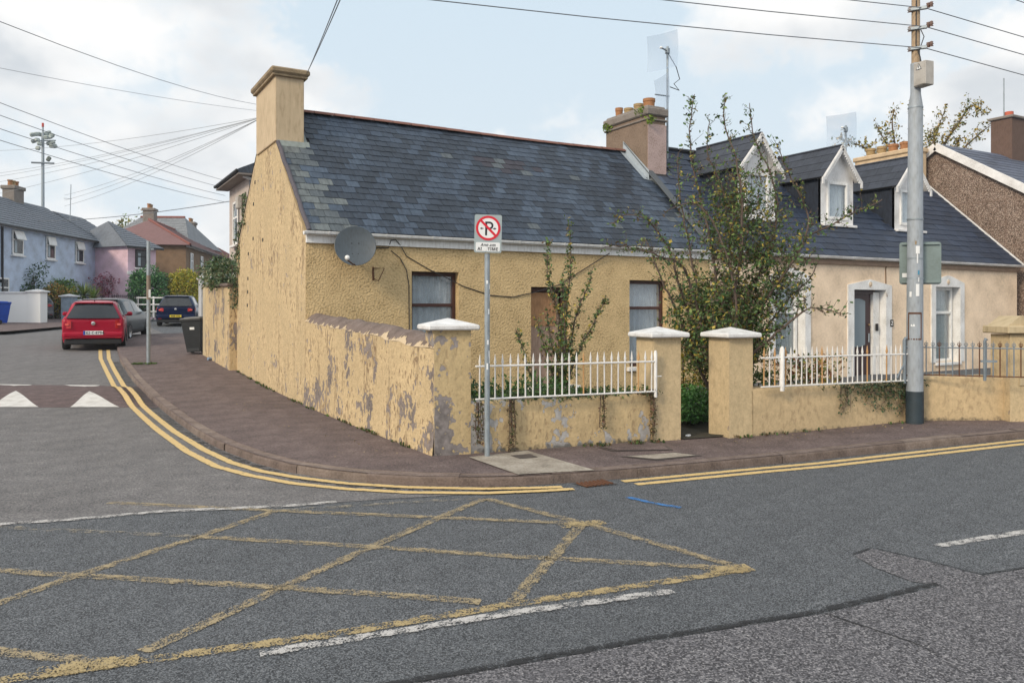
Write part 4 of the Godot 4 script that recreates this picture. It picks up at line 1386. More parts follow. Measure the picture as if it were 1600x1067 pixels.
func dormer(house: Node3D, x: float):
	# face at z=-0.85, ridge runs back into the main roof
	var zf := -0.85
	var hw := 0.66
	var yb := 4.1
	var ye := 5.5
	var ya := 6.27
	var o := part("dormer", bx(Vector3(0, 0, 0), Vector3(0.01, 0.01, 0.01)), M.slatebase, house, Transform3D(Basis.IDENTITY, Vector3(x, 0, 0)))
	var mb := MB.new()
	for s in [-1.0, 1.0]:
		mb = MB.new()
		mb.quad(Vector3(s * hw, yb, zf), Vector3(s * hw, ye + 0.05, zf), Vector3(s * hw, ye + 0.05, -2.6), Vector3(s * hw, 5.5, -2.6), Vector3(s, 0, 0))
		part("cheek", mb, slate_mat(Color(0.024, 0.032, 0.05)), o)
	# front: white panel with a window
	mb = MB.new()
	mb.panel(2 * hw, ye - yb, 0.08, [[0.24, 0.2, 2 * hw - 0.24, 1.22]], Transform3D(Basis.IDENTITY, Vector3(-hw, yb, zf)))
	mb.prism(PackedVector2Array([Vector2(-hw, ye), Vector2(hw, ye), Vector2(0, ya - 0.08)]), zf - 0.08, zf)
	part("front_panel", mb, M.whitepaint, o)
	var fw := 0.075
	var wx := hw - 0.24
	mb = MB.new()
	mb.box(Vector3(-wx + fw / 2, yb + 0.71, zf), Vector3(fw, 1.02, 0.07), Basis.IDENTITY, 0.006)
	mb.box(Vector3(wx - fw / 2, yb + 0.71, zf), Vector3(fw, 1.02, 0.07), Basis.IDENTITY, 0.006)
	mb.box(Vector3(0, yb + 0.2 + fw / 2, zf), Vector3(2 * wx - 2 * fw, fw, 0.066), Basis.IDENTITY, 0.006)
	mb.box(Vector3(0, yb + 1.22 - fw / 2, zf), Vector3(2 * wx - 2 * fw, fw, 0.066), Basis.IDENTITY, 0.006)
	part("window_frame", mb, M.whitegloss, o)
	part("pane", bx(Vector3(0, yb + 0.71, zf - 0.01), Vector3(2 * wx - 2 * fw + 0.01, 0.88, 0.006)), M.glass, o)
	part("blind", drape(2 * wx, 1.0, 30.0, int(x * 10)), mat(Color(0.5, 0.6, 0.66), 0.8, TX.wash, 0.8), o, Transform3D(Basis.IDENTITY, Vector3(0, yb + 0.2, zf - 0.12)))
	part("sill", bx(Vector3(0, yb + 0.03, zf + 0.06), Vector3(2 * hw + 0.04, 0.07, 0.14), 0.01), M.whitepaint, o)
	# roof slopes with overhang, and their slates
	var of := zf + 0.17
	var ow := hw + 0.12
	var yo := ye - 0.12
	for s in [-1.0, 1.0]:
		var ev := Vector3(s * ow, yo, of)
		var rd := Vector3(0, ya + 0.02, of)
		var up := (rd - ev).normalized()
		var sl := ev.distance_to(rd)
		var back := Vector3(0, 0, -1)
		var nrm := Vector3(s * 0.7, 0.7, 0).normalized()
		var len2 := 2.35
		mb = MB.new()
		mb.quad(ev, ev + back * len2, rd + back * len2, rd, nrm)
		mb.quad(ev - nrm * 0.03, ev + back * len2 - nrm * 0.03, rd + back * len2 - nrm * 0.03, rd - nrm * 0.03, -nrm)
		mb.quad(ev, ev - nrm * 0.03, ev + back * len2 - nrm * 0.03, ev + back * len2, Vector3(s, 0, 0))
		part("slope", mb, M.slatebase, o)
		mb = MB.new()
		mb.quad(ev - nrm * 0.035, ev + back * 0.2 - nrm * 0.035, rd + back * 0.2 - nrm * 0.035, rd - nrm * 0.035, -nrm)
		part("soffit", mb, M.whitepaint, o)
		rng.seed = int(x * 100) + int(s)
		var gauge := sl / 4.0
		for r in 4:
			var c := 0
			var z := 0.0
			while z < len2 - 0.02:
				var w := 0.5 if not (z == 0.0 and r % 2 == 1) else 0.25
				w = minf(w, len2 - z)
				var b := Basis(back, up, nrm) * Basis(Vector3.RIGHT, -0.03)
				var p := ev + back * (z + w / 2) + up * (gauge * (r + 0.58)) + nrm * 0.012
				var t: float = [0.040, 0.046, 0.052, 0.058][rng.randi() % 4]
				part("slate", bx(Vector3.ZERO, Vector3(w - 0.005, gauge * 1.16, 0.011), 0.002), slate_tone(t), o, Transform3D(b, p))
				z += w
		# carved bargeboard: a scalloped board along the gable edge
		var poly := PackedVector2Array()
		var n := 15
		poly.append(Vector2(0, 0.0))
		poly.append(Vector2(sl + 0.02, 0.0))
		poly.append(Vector2(sl + 0.02, -0.10))
		for k in n:
			var u := (sl - 0.02) * (1.0 - float(k) / n) 
			poly.append(Vector2(u - 0.01, -0.115))
			poly.append(Vector2(u - 0.03, -0.145))
			poly.append(Vector2(u - 0.05, -0.115))
		poly.append(Vector2(0, -0.12))
		var nn := nrm
		var xf := Transform3D(Basis(up, nn, up.cross(nn)), ev + Vector3(0, 0, 0.012) + nn * 0.01)
		mb = MB.new()
		mb.prism(poly, -0.014, 0.014, xf)
		mb.box(ev.lerp(rd, 0.5) + Vector3(0, 0, 0.028) - nn * 0.03, Vector3(sl, 0.035, 0.02), Basis(up, nn, up.cross(nn)))
		mb.box(ev + Vector3(0, -0.1, 0.012), Vector3(0.09, 0.2, 0.035), Basis.IDENTITY, 0.01)
		part("bargeboard", mb, M.whitepaint, o)
	part("ridge_roll", bx(Vector3(0, ya + 0.03, of - 1.17), Vector3(0.1, 0.05, 2.36), 0.015), slate_tone(0.045), o)

func slate_tone(t: float) -> StandardMaterial3D:
	var k := "slate%d" % int(t * 1000)
	if not M.has(k):
		M[k] = slate_mat(Color(t * 0.85, t, t * 1.4))
	return M[k]

# ------------------------------------------------------------------ boundary walls, piers, railings
func uv_box(w: float, h: float, d: float, y0: float, sx: float, sy: float) -> MB:
	# upright block, front at z=0, back at z=-d, x 0..w; UVs wrap round it so that painted render maps by metres
	var mb := MB.new()
	var P := func(x: float, y: float, z: float, u: float) -> Array:
		return [Vector3(x, y, z), Vector2(u / sx, 1.0 - (y - y0) / sy)]
	var faces := [[0.0, 0.0, w, 0.0, 0.0, Vector3.BACK], [w, 0.0, w, -d, w, Vector3.RIGHT], [w, -d, 0.0, -d, w + d, Vector3.FORWARD], [0.0, -d, 0.0, 0.0, -d, Vector3.LEFT]]
	for f in faces:
		var l := Vector2(f[2] - f[0], f[3] - f[1]).length()
		var a = P.call(f[0], y0, f[1], f[4]); var b = P.call(f[2], y0, f[3], f[4] + l)
		var c = P.call(f[2], y0 + h, f[3], f[4] + l); var e = P.call(f[0], y0 + h, f[1], f[4])
		mb.quad_uv([a[0], b[0], c[0], e[0]], [a[1], b[1], c[1], e[1]], f[5])
	mb.quad_uv([Vector3(0, y0 + h, 0), Vector3(w, y0 + h, 0), Vector3(w, y0 + h, -d), Vector3(0, y0 + h, -d)], [Vector2(0, 0), Vector2(0.1, 0), Vector2(0.1, 0.1), Vector2(0, 0.1)], Vector3.UP)
	return mb

func cap(w: float, d: float, over: float, th: float, rise: float) -> MB:
	var mb := MB.new()
	mb.box(Vector3(w / 2, th / 2, -d / 2), Vector3(w + 2 * over, th, d + 2 * over), Basis.IDENTITY, 0.014)
	var a := Vector3(-over + 0.012, th, over - 0.012)
	var b := Vector3(w + over - 0.012, th, over - 0.012)
	var c := Vector3(w + over - 0.012, th, -d - over + 0.012)
	var e := Vector3(-over + 0.012, th, -d - over + 0.012)
	var t := Vector3(w / 2, th + rise, -d / 2)
	mb.tri(a, b, t, Vector3(0, 1, 1)); mb.tri(b, c, t, Vector3(1, 1, 0)); mb.tri(c, e, t, Vector3(0, 1, -1)); mb.tri(e, a, t, Vector3(-1, 1, 0))
	return mb

func pier(label: String, at: Vector2, turn: float, w: float, d: float, h: float, m: Material) -> Node3D:
	var o := thing("gate_pier", label, "gate pier", W(at.x, g(at.x, at.y), at.y), turn, "yellow piers along the front boundary")
	part("shaft", uv_box(w, h + 0.15, d, -0.15, 0.82, 1.64), m, o)
	part("cap_stone", cap(w, d, 0.085, 0.06, 0.075), M.whitecap, o, Transform3D(Basis.IDENTITY, Vector3(0, h, 0)))
	return o

func wall_run(called: String, label: String, a: Vector2, b: Vector2, h: float, th: float, m: Material, sx: float, sy: float) -> Node3D:
	var t := b - a
	var o := thing(called, label, "wall", W(a.x, g(a.x, a.y), a.y), atan2(t.y, t.x))
	# base follows the pavement, top stays level
	var n := 12
	var l := t.length()
	var front := []; var fuv := []; var top := []
	var ground := []
	for k in n + 1:
		var p := a.lerp(b, float(k) / n)
		ground.append(g(p.x, p.y) - g(a.x, a.y))
	rng.seed = int(a.x * 100)
	var prev := []
	for k in n + 1:
		var x := l * k / n
		var wob := rng.randf_range(-0.012, 0.012)
		var row := [Vector3(x, ground[k] - 0.12, 0.0), Vector3(x, ground[k] + 0.05, 0.0), Vector3(x, h * 0.5, rng.randf_range(-0.008, 0.008)), Vector3(x, h - 0.04 + wob, 0.0), Vector3(x, h - 0.008 + wob, -0.025), Vector3(x, h + wob, -0.07), Vector3(x, h + wob, -th), Vector3(x, -0.12, -th)]
		var uv := []
		for v in row:
			uv.append(Vector2(x / sx, 1.0 - (v.y - (v.z + 0.0) * 0.6) / sy))
		front.append(row); fuv.append(uv)
	var mb := MB.new()
	for k in n:
		for j in 7:
			var P := [front[k][j], front[k + 1][j], front[k + 1][j + 1], front[k][j + 1]]
			var out := Vector3(0, 0, 1) if j < 4 else (Vector3(0, 1, 0.2) if j < 6 else Vector3(0, 0, -1))
			mb.st.set_smooth_group(2 if j < 6 else 3)
			mb.quad_uv(P, [fuv[k][j], fuv[k + 1][j], fuv[k + 1][j + 1], fuv[k][j + 1]], out)
	part("wall_face", mb, m, o)
	return o

func railing(label: String, at: Vector2, y0: float, l: float, turn: float, n: int, h: float, m: Material, alt: Material, sd: int) -> Node3D:
	var o := thing("railing", label, "railing", W(at.x, y0, at.y), turn, "iron railings on the front walls")
	part("bottom_rail", bx(Vector3(l / 2, 0.012, 0), Vector3(l, 0.018, 0.03), 0.004), m, o)
	part("top_rail", bx(Vector3(l / 2, h - 0.085, 0), Vector3(l, 0.02, 0.034), 0.004), m, o)
	var mb := MB.new()
	mb.tube([Vector3(0, 0, 0), Vector3(0, h - 0.06, 0), Vector3(0, h - 0.045, 0), Vector3(0, h + 0.05, 0)], [0.0095, 0.0095, 0.017, 0.002], 7)
	var bar := mb.mesh()
	rng.seed = sd
	for k in n:
		var b := Basis(Vector3.FORWARD, rng.randf_range(-0.012, 0.012))
		part("bar", bar, alt if rng.randf() < 0.14 else m, o, Transform3D(b, Vector3(l * (k + 0.5) / n, 0, 0)))
	return o

func boundary():
	# low side wall from the gable corner down to the first pier
	var o := thing("side_wall", "low flaking yellow wall with bare grey rounded top running from the gable to the corner pier", "wall", W(3.70, 0, 13.72))
	var mb := MB.new()
	var n := 32
	var rows := []; var uvs := []
	var crows := []
	rng.seed = 8
	for k in n + 1:
		var z := 5.44 * k / n
		var N := 13.72 - z
		var yf := lerpf(1.45, 1.20, float(k) / n) + rng.randf_range(-0.02, 0.02)
		var yb := g(3.7, N) - 0.1
		var bul := 0.02 * sin(k * 0.4) + rng.randf_range(-0.006, 0.006)
		var row := []
		var uv := []
		for e in 7:
			var y := lerpf(yb, yf, e / 6.0)
			row.append(Vector3(-0.012 - (0.03 if e < 2 else 0.0) * (1.0 - e * 0.5) + bul * sin(PI * e / 6.0), y, z))
			uv.append(Vector2(z / 5.63, 1.0 - (y + 0.12) / 1.76))
		rows.append(row); uvs.append(uv)
		var r2 := []
		for q in [[-0.012, 0.0], [0.03, 0.05], [0.1, 0.11], [0.19, 0.145], [0.28, 0.13], [0.36, 0.06], [0.4, -0.02], [0.4, -1.6]]:
			r2.append(Vector3(q[0], yf + q[1] + rng.randf_range(-0.006, 0.006), z))
		crows.append(r2)
	mb.sheet(rows, Vector3.LEFT, uvs)
	part("wall_face", mb, M.low, o)
	mb = MB.new()
	mb.sheet(crows, Vector3(0, 1, 0))
	part("rounded_coping", mb, M.coping, o)
	# ragged edge of the paint where it gives out over the coping
	mb = MB.new()
	var fn := noise(78, 1.0, 3)
	var m := 420
	var prev := []
	for k in m + 1:
		var f := float(k) / m * n
		var i := mini(int(f), n - 1)
		var q := []
		for j in 4:
			q.append((crows[i][j] as Vector3).lerp(crows[i + 1][j], f - i) + Vector3(-0.003, 0.004, 0))
		var e := clampf(0.35 + 1.7 * fn.get_noise_1d(k * 0.06) + 0.6 * fn.get_noise_1d(k * 0.4 + 90.0), 0.02, 2.6)
		var row := [q[0]]
		for j in 3:
			row.append(q[j].lerp(q[j + 1], clampf(e - j, 0.0, 1.0)) if e > j else row[-1])
		if prev.size():
			for j in 3:
				mb.quad(prev[j], row[j], row[j + 1], prev[j + 1], Vector3(-0.5, 1, 0))
		prev = row
	part("paint_flakes", mb, M.yellowsmooth, o)

	var tr := -deg_to_rad(8.0)
	var p1 := pier("flaking yellow corner pier with white cap, beside the no parking sign", Vector2(3.69, 8.27), -deg_to_rad(10), 0.43, 0.42, 1.42, M.pier)
	pier("yellow gate pier with white cap left of the garden gap", Vector2(6.49, 7.83), tr, 0.40, 0.42, 1.30, M.pierplain)
	pier("yellow gate pier with white cap right of the garden gap", Vector2(7.49, 7.54), tr, 0.37, 0.44, 1.29, M.pierplain)
	# right-hand pier of the neighbour, with its own moulded cap
	var p4 := thing("gate_pier", "taller yellow pier with a moulded stone cap at the right edge", "gate pier", W(11.62, g(11.6, 6.3), 6.3), -deg_to_rad(27))
	part("shaft", uv_box(0.6, 1.37, 0.42, -0.15, 0.82, 1.64), M.pierplain, p4)
	part("raised_panel", bx(Vector3(0.33, 0.78, 0.008), Vector3(0.4, 0.55, 0.016), 0.006), M.pieryellow, p4)
	mb = MB.new()
	mb.box(Vector3(0.3, 1.29, -0.21), Vector3(0.76, 0.11, 0.58), Basis.IDENTITY, 0.015)
	mb.prism(PackedVector2Array([Vector2(-0.04, 0), Vector2(0.64, 0), Vector2(0.46, 0.14), Vector2(0.14, 0.14)]), -0.44, 0.02, Transform3D(Basis.IDENTITY, Vector3(0, 1.345, 0)))
	part("cap_stone", mb, M.pieryellow, p4)
	# front walls
	wall_run("front_wall", "weathered yellow front wall with grey flaked patches between the corner pier and gate pier", Vector2(4.10, 8.20), Vector2(6.50, 7.88), 0.60, 0.3, M.frontwall, 3.07, 0.77)
	wall_run("front_wall", "plain yellow front wall with trailing ivy between the gate gap and grey pole", Vector2(7.85, 7.48), Vector2(10.62, 7.10), 0.62, 0.32, M.plainwall, 4.1, 0.77)
	wall_run("front_wall", "short yellow wall with a long crack under the blue grey railing, right of the pole", Vector2(10.62, 7.10), Vector2(11.72, 6.40), 0.64, 0.32, M.plainwall, 4.1, 0.77)
	wall_run("front_wall", "yellow boundary wall running on beyond the moulded pier", Vector2(12.2, 6.2), Vector2(20.0, 4.9), 1.0, 0.3, M.plainwall, 4.1, 1.1)
	var r1 := railing("white spiked railing on the weathered wall behind the no parking sign", Vector2(4.11, 8.07), 0.625, 2.36, -deg_to_rad(-7.6) * -1.0, 25, 0.47, M.whiteiron, M.rustiron, 4)
	r1.rotation.y = deg_to_rad(7.6) * -1.0
	mb = MB.new()
	mb.tube([Vector3(2.37, -0.06, 0), Vector3(2.37, 0.49, 0), Vector3(2.37, 0.52, 0)], [0.022, 0.022, 0.012], 10)
	part("end_post", mb, M.whiteiron, r1)
	part("latch_bolt", bx(Vector3(2.41, 0.2, 0), Vector3(0.09, 0.012, 0.012)), M.whiteiron, r1)
	var r2 := railing("white spiked railing on the ivy covered wall in front of the peach house", Vector2(7.87, 7.36), 0.645, 2.62, -deg_to_rad(7.8), 30, 0.47, M.whiteiron, M.rustiron, 9)
	mb = MB.new()
	mb.tube([Vector3(0.33, -0.05, 0.01), Vector3(0.33, 0.49, 0.01), Vector3(0.33, 0.53, 0.01)], [0.03, 0.03, 0.012], 10)
	part("stout_post", mb, M.whiteiron, r2)
	# blue grey railing with scrolled tops
	var r3 := thing("railing", "blue grey iron railing with scrolled finials on the short wall right of the pole", "railing", W(10.36, 0.72, 7.02), deg_to_rad(-8))
	r3.set_meta("group", "iron railings on the front walls")
	mb = MB.new()
	mb.tube([Vector3(-0.04, -0.1, 0), Vector3(-0.04, 0.5, 0), Vector3(-0.02, 0.53, 0), Vector3(0.02, 0.53, 0)], [0.024, 0.024, 0.02, 0.026], 8)
	mb.tube([Vector3(-0.04, 0.18, 0), Vector3(-0.2, -0.02, 0.02)], 0.012, 6)
	part("end_post", mb, M.blueiron, r3)
	var line := [Vector3(0, 0, 0), Vector3(0.3, 0, 0.03), Vector3(1.22, 0, 0.84)]
	for y in [0.012, 0.4]:
		mb = MB.new()
		mb.tube([line[0] + Vector3(0, y, 0), line[1] + Vector3(0, y, 0), line[2] + Vector3(0, y, 0)], 0.01, 6)
		part("rail", mb, M.rust if y < 0.1 else M.blueiron, r3)
	mb = MB.new()
	mb.tube([Vector3.ZERO, Vector3(0, 0.42, 0)], 0.0085, 6)
	for s in [-1, 1]:
		mb.tube([Vector3(0, 0.41, 0), Vector3(s * 0.022, 0.44, 0), Vector3(s * 0.018, 0.465, 0), Vector3(s * 0.006, 0.46, 0)], 0.005, 5)
	mb.tube([Vector3(0, 0.42, 0), Vector3(0, 0.5, 0)], [0.01, 0.002], 6)
	var bar := mb.mesh()
	for k in 19:
		var f := (k + 0.5) / 19.0
		var p: Vector3 = line[0].lerp(line[1], f / 0.22) if f < 0.22 else line[1].lerp(line[2], (f - 0.22) / 0.78)
		part("bar", bar, M.blueiron if k % 3 else M.rust, r3, Transform3D(Basis(Vector3.UP, -0.7), p))
	mb = MB.new()
	mb.tube([Vector3(0.86, -0.05, 0.53), Vector3(0.86, 0.5, 0.53), Vector3(0.88, 0.53, 0.54)], [0.02, 0.02, 0.026], 8)
	mb.box(Vector3(0.9, 0.22, 0.56), Vector3(0.2, 0.03, 0.03), Basis(Vector3.UP, -0.7))
	part("gate_post", mb, M.blueiron, r3)

# ------------------------------------------------------------------ sign, lamp post, utility pole
func signs():
	var yaw := atan2(-4.19, 7.94)
	var o := thing("no_parking_sign", "no parking sign on a galvanised post beside the flaking corner pier", "traffic sign", W(4.19, 0, 7.94), 0.0)
	var mb := MB.new()
	mb.tube([Vector3(0, -0.05, 0), Vector3(0, 2.28, 0)], 0.03, 16)
	var post := part("post", mb, M.galv, o)
	rng.seed = 4
	for k in 9:
		var a := rng.randf_range(-0.9, 0.6)
		mb = MB.new()
		var y: float = [1.9, 1.88, 1.6, 1.26, 1.12, 1.05, 0.98, 1.75, 1.94][k]
		var hh := rng.randf_range(0.03, 0.08)
		var g2 := []
		for e in 5:
			var b := a + e * 0.16
			g2.append([Vector3(sin(b), 0, cos(b)) * 0.0308 + Vector3(0, y, 0), Vector3(sin(b), 0, cos(b)) * 0.0308 + Vector3(0, y + hh, 0)])
		mb.sheet(g2, Vector3(0, 0, 1))
		part("torn_sticker", mb, M.signwhite, post)
	# plate
	var b := Basis(Vector3.UP, yaw + 0.06) * Basis(Vector3.FORWARD, 0.02)
	var ctr := Vector3(-0.01, 2.5, 0.04)
	var pl := part("plate", rounded_plate(0.305, 0.425, 0.02, 0.006), M.signgrey, o, Transform3D(b, ctr))
	mb = MB.new()
	disc(mb, Vector2(0.0, 0.062), 0.128, 0.0055)
	part("white_disc", mb, M.signwhite, pl)
	mb = MB.new()
	ring(mb, Vector2(0.0, 0.062), 0.112, 0.137, 0.0075)
	part("red_ring", mb, M.signred, pl)
	mb = MB.new()
	var t := Transform3D(Basis(Vector3.BACK, 0.0), Vector3(-0.012, 0.055, 0))
	mb.prism(PackedVector2Array([Vector2(-0.022, -0.075), Vector2(0.0, -0.075), Vector2(0.0, 0.08), Vector2(-0.022, 0.08)]), 0.0055, 0.007, t)
	var bow := PackedVector2Array()
	for k in 13:
		var a := PI / 2 - PI * k / 12.0
		bow.append(Vector2(0.024 + 0.046 * cos(a), 0.036 + 0.044 * sin(a)))
	for k in 13:
		var a := -PI / 2 + PI * k / 12.0
		bow.append(Vector2(0.024 + 0.025 * cos(a), 0.036 + 0.023 * sin(a)))
	mb.prism(bow, 0.0055, 0.0071, t)
	mb.prism(PackedVector2Array([Vector2(-0.001, 0.059), Vector2(0.026, 0.059), Vector2(0.026, 0.0795), Vector2(-0.001, 0.0795)]), 0.0055, 0.0069, t)
	mb.prism(PackedVector2Array([Vector2(-0.001, -0.0075), Vector2(0.026, -0.0075), Vector2(0.026, 0.0135), Vector2(-0.001, 0.0135)]), 0.0055, 0.0069, t)
	part("letter_p", mb, M.signblack, pl)
	mb = MB.new()
	for s in [-1.0, 1.0]:
		var ar := PackedVector2Array([Vector2(0.053, 0.052), Vector2(0.07, 0.052), Vector2(0.07, 0.044), Vector2(0.093, 0.057), Vector2(0.07, 0.07), Vector2(0.07, 0.062), Vector2(0.053, 0.062)])
		for k in ar.size():
			ar[k].x *= s
		mb.prism(ar, 0.0055, 0.007)
	part("arrow", mb, M.signblack, pl)
	part("red_slash", bx(Vector3(0.0, 0.062, 0.0085), Vector3(0.026, 0.23, 0.002), 0.0, Basis(Vector3.BACK, deg_to_rad(45))), M.signred, pl)
	part("white_panel", rounded_plate(0.27, 0.1, 0.014, 0.004), M.signwhite, pl, Transform3D(Basis.IDENTITY, Vector3(0, -0.148, 0.0045)))
	var sk := Basis(Vector3(1, 0, 0), Vector3(0.22, 1, 0), Vector3(0, 0, 1))
	part("lettering", text_mesh("Aon am", 0.034, 0.002), M.signblack, pl, Transform3D(sk, Vector3(0.005, -0.127, 0.0075)))
	part("lettering", text_mesh("ANY TIME", 0.037, 0.002), M.signblack, pl, Transform3D(Basis.IDENTITY, Vector3(0.0, -0.172, 0.0075)))
	mb = MB.new()
	var blot := PackedVector2Array()
	rng.seed = 9
	for k in 12:
		var a := TAU * k / 12
		blot.append(Vector2(-0.038 + (0.03 + rng.randf_range(-0.005, 0.004)) * cos(a), -0.168 + (0.03 + rng.randf_range(-0.006, 0.006)) * sin(a)))
	mb.prism(blot, 0.0075, 0.0102)
	part("worn_patch", mb, M.signwhite, pl)

	# bare street post on the side street pavement
	var lp := thing("sign_post", "thin grey galvanised post standing on the side street pavement near the black bin", "post", W(1.95, g(1.95, 21.7), 21.7))
	mb = MB.new()
	mb.tube([Vector3(0, -0.05, 0), Vector3(0.0, 3.05, 0)], 0.045, 12)
	var lpp := part("post", mb, M.galv, lp)
	part("rust_band", tubed([Vector3(0, 1.6, 0), Vector3(0.0, 2.2, 0)], 0.0462, 12), mat(Color(0.27, 0.22, 0.18), 0.8, TX.wash, 0.5), lpp)
	part("sticker", bx(Vector3(0.02, 1.75, 0.04), Vector3(0.05, 0.2, 0.012)), M.signwhite, lpp)
	part("bracket", bx(Vector3(0.06, 2.85, 0.0), Vector3(0.12, 0.06, 0.05), 0.01), M.galv, lpp)
	mb = MB.new()
	rng.seed = 21
	for k in 160:
		var a := rng.randf() * TAU
		var r := rng.randf_range(0.05, 0.28)
		mb.color(Color(0.06, 0.11, 0.02) * rng.randf_range(0.7, 1.4))
		mb.leaf(Vector3(cos(a) * r, 0, sin(a) * r), Vector3(rng.randf_range(-0.5, 0.5), 1, rng.randf_range(-0.5, 0.5)).normalized(), Vector3(cos(a), 0, sin(a)), 0.05)
	var gt := single("grass_tuft", "small green grass tuft at the foot of the side street post", "grass", mb, M.leaf, W(1.85, g(1.9, 21.7), 21.7))
	gt.set_meta("kind", "stuff")

	# utility pole
	var up := thing("utility_pole", "tall grey metal pole with dark base band and grey box before the peach house", "utility pole", W(10.47, g(10.47, 6.97), 6.97))
	mb = MB.new()
	mb.tube([Vector3(0, -0.1, 0), Vector3(0.0, 0.46, 0), Vector3(0.02, 4.45, 0), Vector3(0.022, 4.62, 0), Vector3(0.022, 5.05, 0)], [0.114, 0.112, 0.094, 0.068, 0.066], 20)
	var shaft := part("shaft", mb, M.polegrey, up)
	part("base_band", tubed([Vector3(0, -0.08, 0), Vector3(0, 0.45, 0)], 0.1165, 20), M.poleband, shaft)
	part("timber_top", tubed([Vector3(0.022, 4.9, 0), Vector3(0.03, 6.9, 0)], 0.055, 12), M.polewood, up)
	var face := atan2(-10.47, 6.97)
	var fb := Basis(Vector3.UP, face)
	part("joint_ring", tubed([Vector3(0.02, 4.42, 0), Vector3(0.02, 4.44, 0)], 0.1, 20), M.galv, shaft)
	for y in [2.3, 2.85, 2.02]:
		part("steel_strap", tubed([Vector3(0.01, y, 0), Vector3(0.01, y + 0.02, 0)], 0.108, 20), M.galv, shaft)
	var box := part("junction_box", bx(Vector3.ZERO, Vector3(0.2, 0.33, 0.16), 0.008), M.boxgrey, up, Transform3D(Basis(Vector3.UP, face - 0.75) , Vector3(0.022, 4.86, 0) + fb * Vector3(0.1, 0, 0.11)))
	part("door_panel", bx(Vector3(0, 0, 0.083), Vector3(0.18, 0.31, 0.008), 0.003), M.boxgrey, box)
	mb = MB.new()
	mb.prism(PackedVector2Array([Vector2(-0.045, -0.03), Vector2(0.045, -0.03), Vector2(0, 0.055)]), 0.0, 0.003)
	var tri := part("warning_triangle", mb, M.signblack, box, Transform3D(Basis.IDENTITY, Vector3(0.0, 0.085, 0.088)))
	mb = MB.new()
	mb.prism(PackedVector2Array([Vector2(-0.034, -0.023), Vector2(0.034, -0.023), Vector2(0, 0.041)]), 0.003, 0.005)
	mb.flat()
	part("warning_field", mb, M.signwhite, box, Transform3D(Basis.IDENTITY, Vector3(0.0, 0.085, 0.088)))
	mb = MB.new()
	mb.prism(PackedVector2Array([Vector2(-0.006, 0.025), Vector2(0.008, 0.025), Vector2(0.001, 0.004), Vector2(0.01, 0.004), Vector2(-0.006, -0.02), Vector2(0.0, -0.002), Vector2(-0.009, -0.002)]), 0.005, 0.007)
	part("lightning_mark", mb, M.signblack, box, Transform3D(Basis.IDENTITY, Vector3(0.0, 0.085, 0.088)))
	for k in 3:
		var y: float = [5.80, 5.53, 5.25][k]
		var bk := part("wire_bracket", bx(Vector3.ZERO, Vector3(0.24, 0.045, 0.05), 0.006), M.galv, up, Transform3D(fb, Vector3(0.03, y, 0) + fb * Vector3(0.02, 0, 0.06)))
		for s in [-0.1, 0.13, 0.17]:
			mb = MB.new()
			mb.lathe([Vector2(0, -0.03), Vector2(0.03, -0.03), Vector2(0.018, -0.01), Vector2(0.032, 0.005), Vector2(0.018, 0.02), Vector2(0.026, 0.035), Vector2(0, 0.045)], 10, Transform3D(Basis(Vector3.RIGHT, 0.3), Vector3(s, 0.02 if s > 0 else -0.005, 0.03 if s > 0.15 else 0.0)))
			part("insulator", mb, mat(Color(0.2, 0.13, 0.11), 0.4), bk)
	mb = MB.new()
	mb.tube([Vector3(0.03, 6.8, 0) + fb * Vector3(0.01, 0, 0.058), Vector3(0.03, 5.3, 0) + fb * Vector3(0.0, 0, 0.062), Vector3(0.03, 5.12, 0) + fb * Vector3(0.05, 0, 0.08), Vector3(0.03, 5.0, 0) + fb * Vector3(0.07, 0, 0.1)], 0.009, 6)
	mb.tube([Vector3(0.03, 5.5, 0) + fb * Vector3(0.06, 0, 0.06), Vector3(0.03, 5.4, 0) + fb * Vector3(0.1, 0, 0.06), Vector3(0.03, 5.2, 0) + fb * Vector3(0.04, 0, 0.08), Vector3(0.03, 5.0, 0) + fb * Vector3(0.06, 0, 0.1)], 0.007, 6)
	part("cable", mb, M.cable, up)
	# stickers and frame on the shaft
	for q in [[0.35, 2.37, 0.5, 0.11, "w"], [0.3, 2.24, 0.16, 0.2, "w"], [0.45, 2.08, 0.2, 0.06, "b"], [0.45, 1.98, 0.12, 0.06, "w"], [0.32, 1.78, 0.42, 0.17, "w"], [-0.55, 1.77, 0.3, 0.075, "w"], [0.1, 2.5, 0.2, 0.05, "c"], [-0.25, 1.36, 0.5, 0.07, "w"]]:
		var g2 := []
		for e in 7:
			var a: float = face + q[0] - q[2] * 0.5 + q[2] * e / 6.0
			g2.append([Vector3(sin(a), 0, cos(a)) * 0.1085 + Vector3(0.005, q[1], 0), Vector3(sin(a), 0, cos(a)) * 0.1075 + Vector3(0.008, q[1] + q[3], 0)])
		mb = MB.new()
		mb.sheet(g2, fb * Vector3.BACK)
		part("sticker", mb, M.stickerblue if q[4] == "b" else (M.signwhite if q[4] == "w" else M.capstone), shaft)
	for q in [[-0.85, 0.85, 1.53, 0.025], [-0.85, 0.85, 1.17, 0.02]]:
		var g2 := []
		for e in 9:
			var a: float = face + lerpf(q[0], q[1], e / 8.0)
			g2.append([Vector3(sin(a), 0, cos(a)) * 0.1095 + Vector3(0.005, q[2], 0), Vector3(sin(a), 0, cos(a)) * 0.1095 + Vector3(0.005, q[2] + q[3], 0)])
		mb = MB.new()
		mb.sheet(g2, fb * Vector3.BACK)
		part("rust_frame", mb, M.rust, shaft)
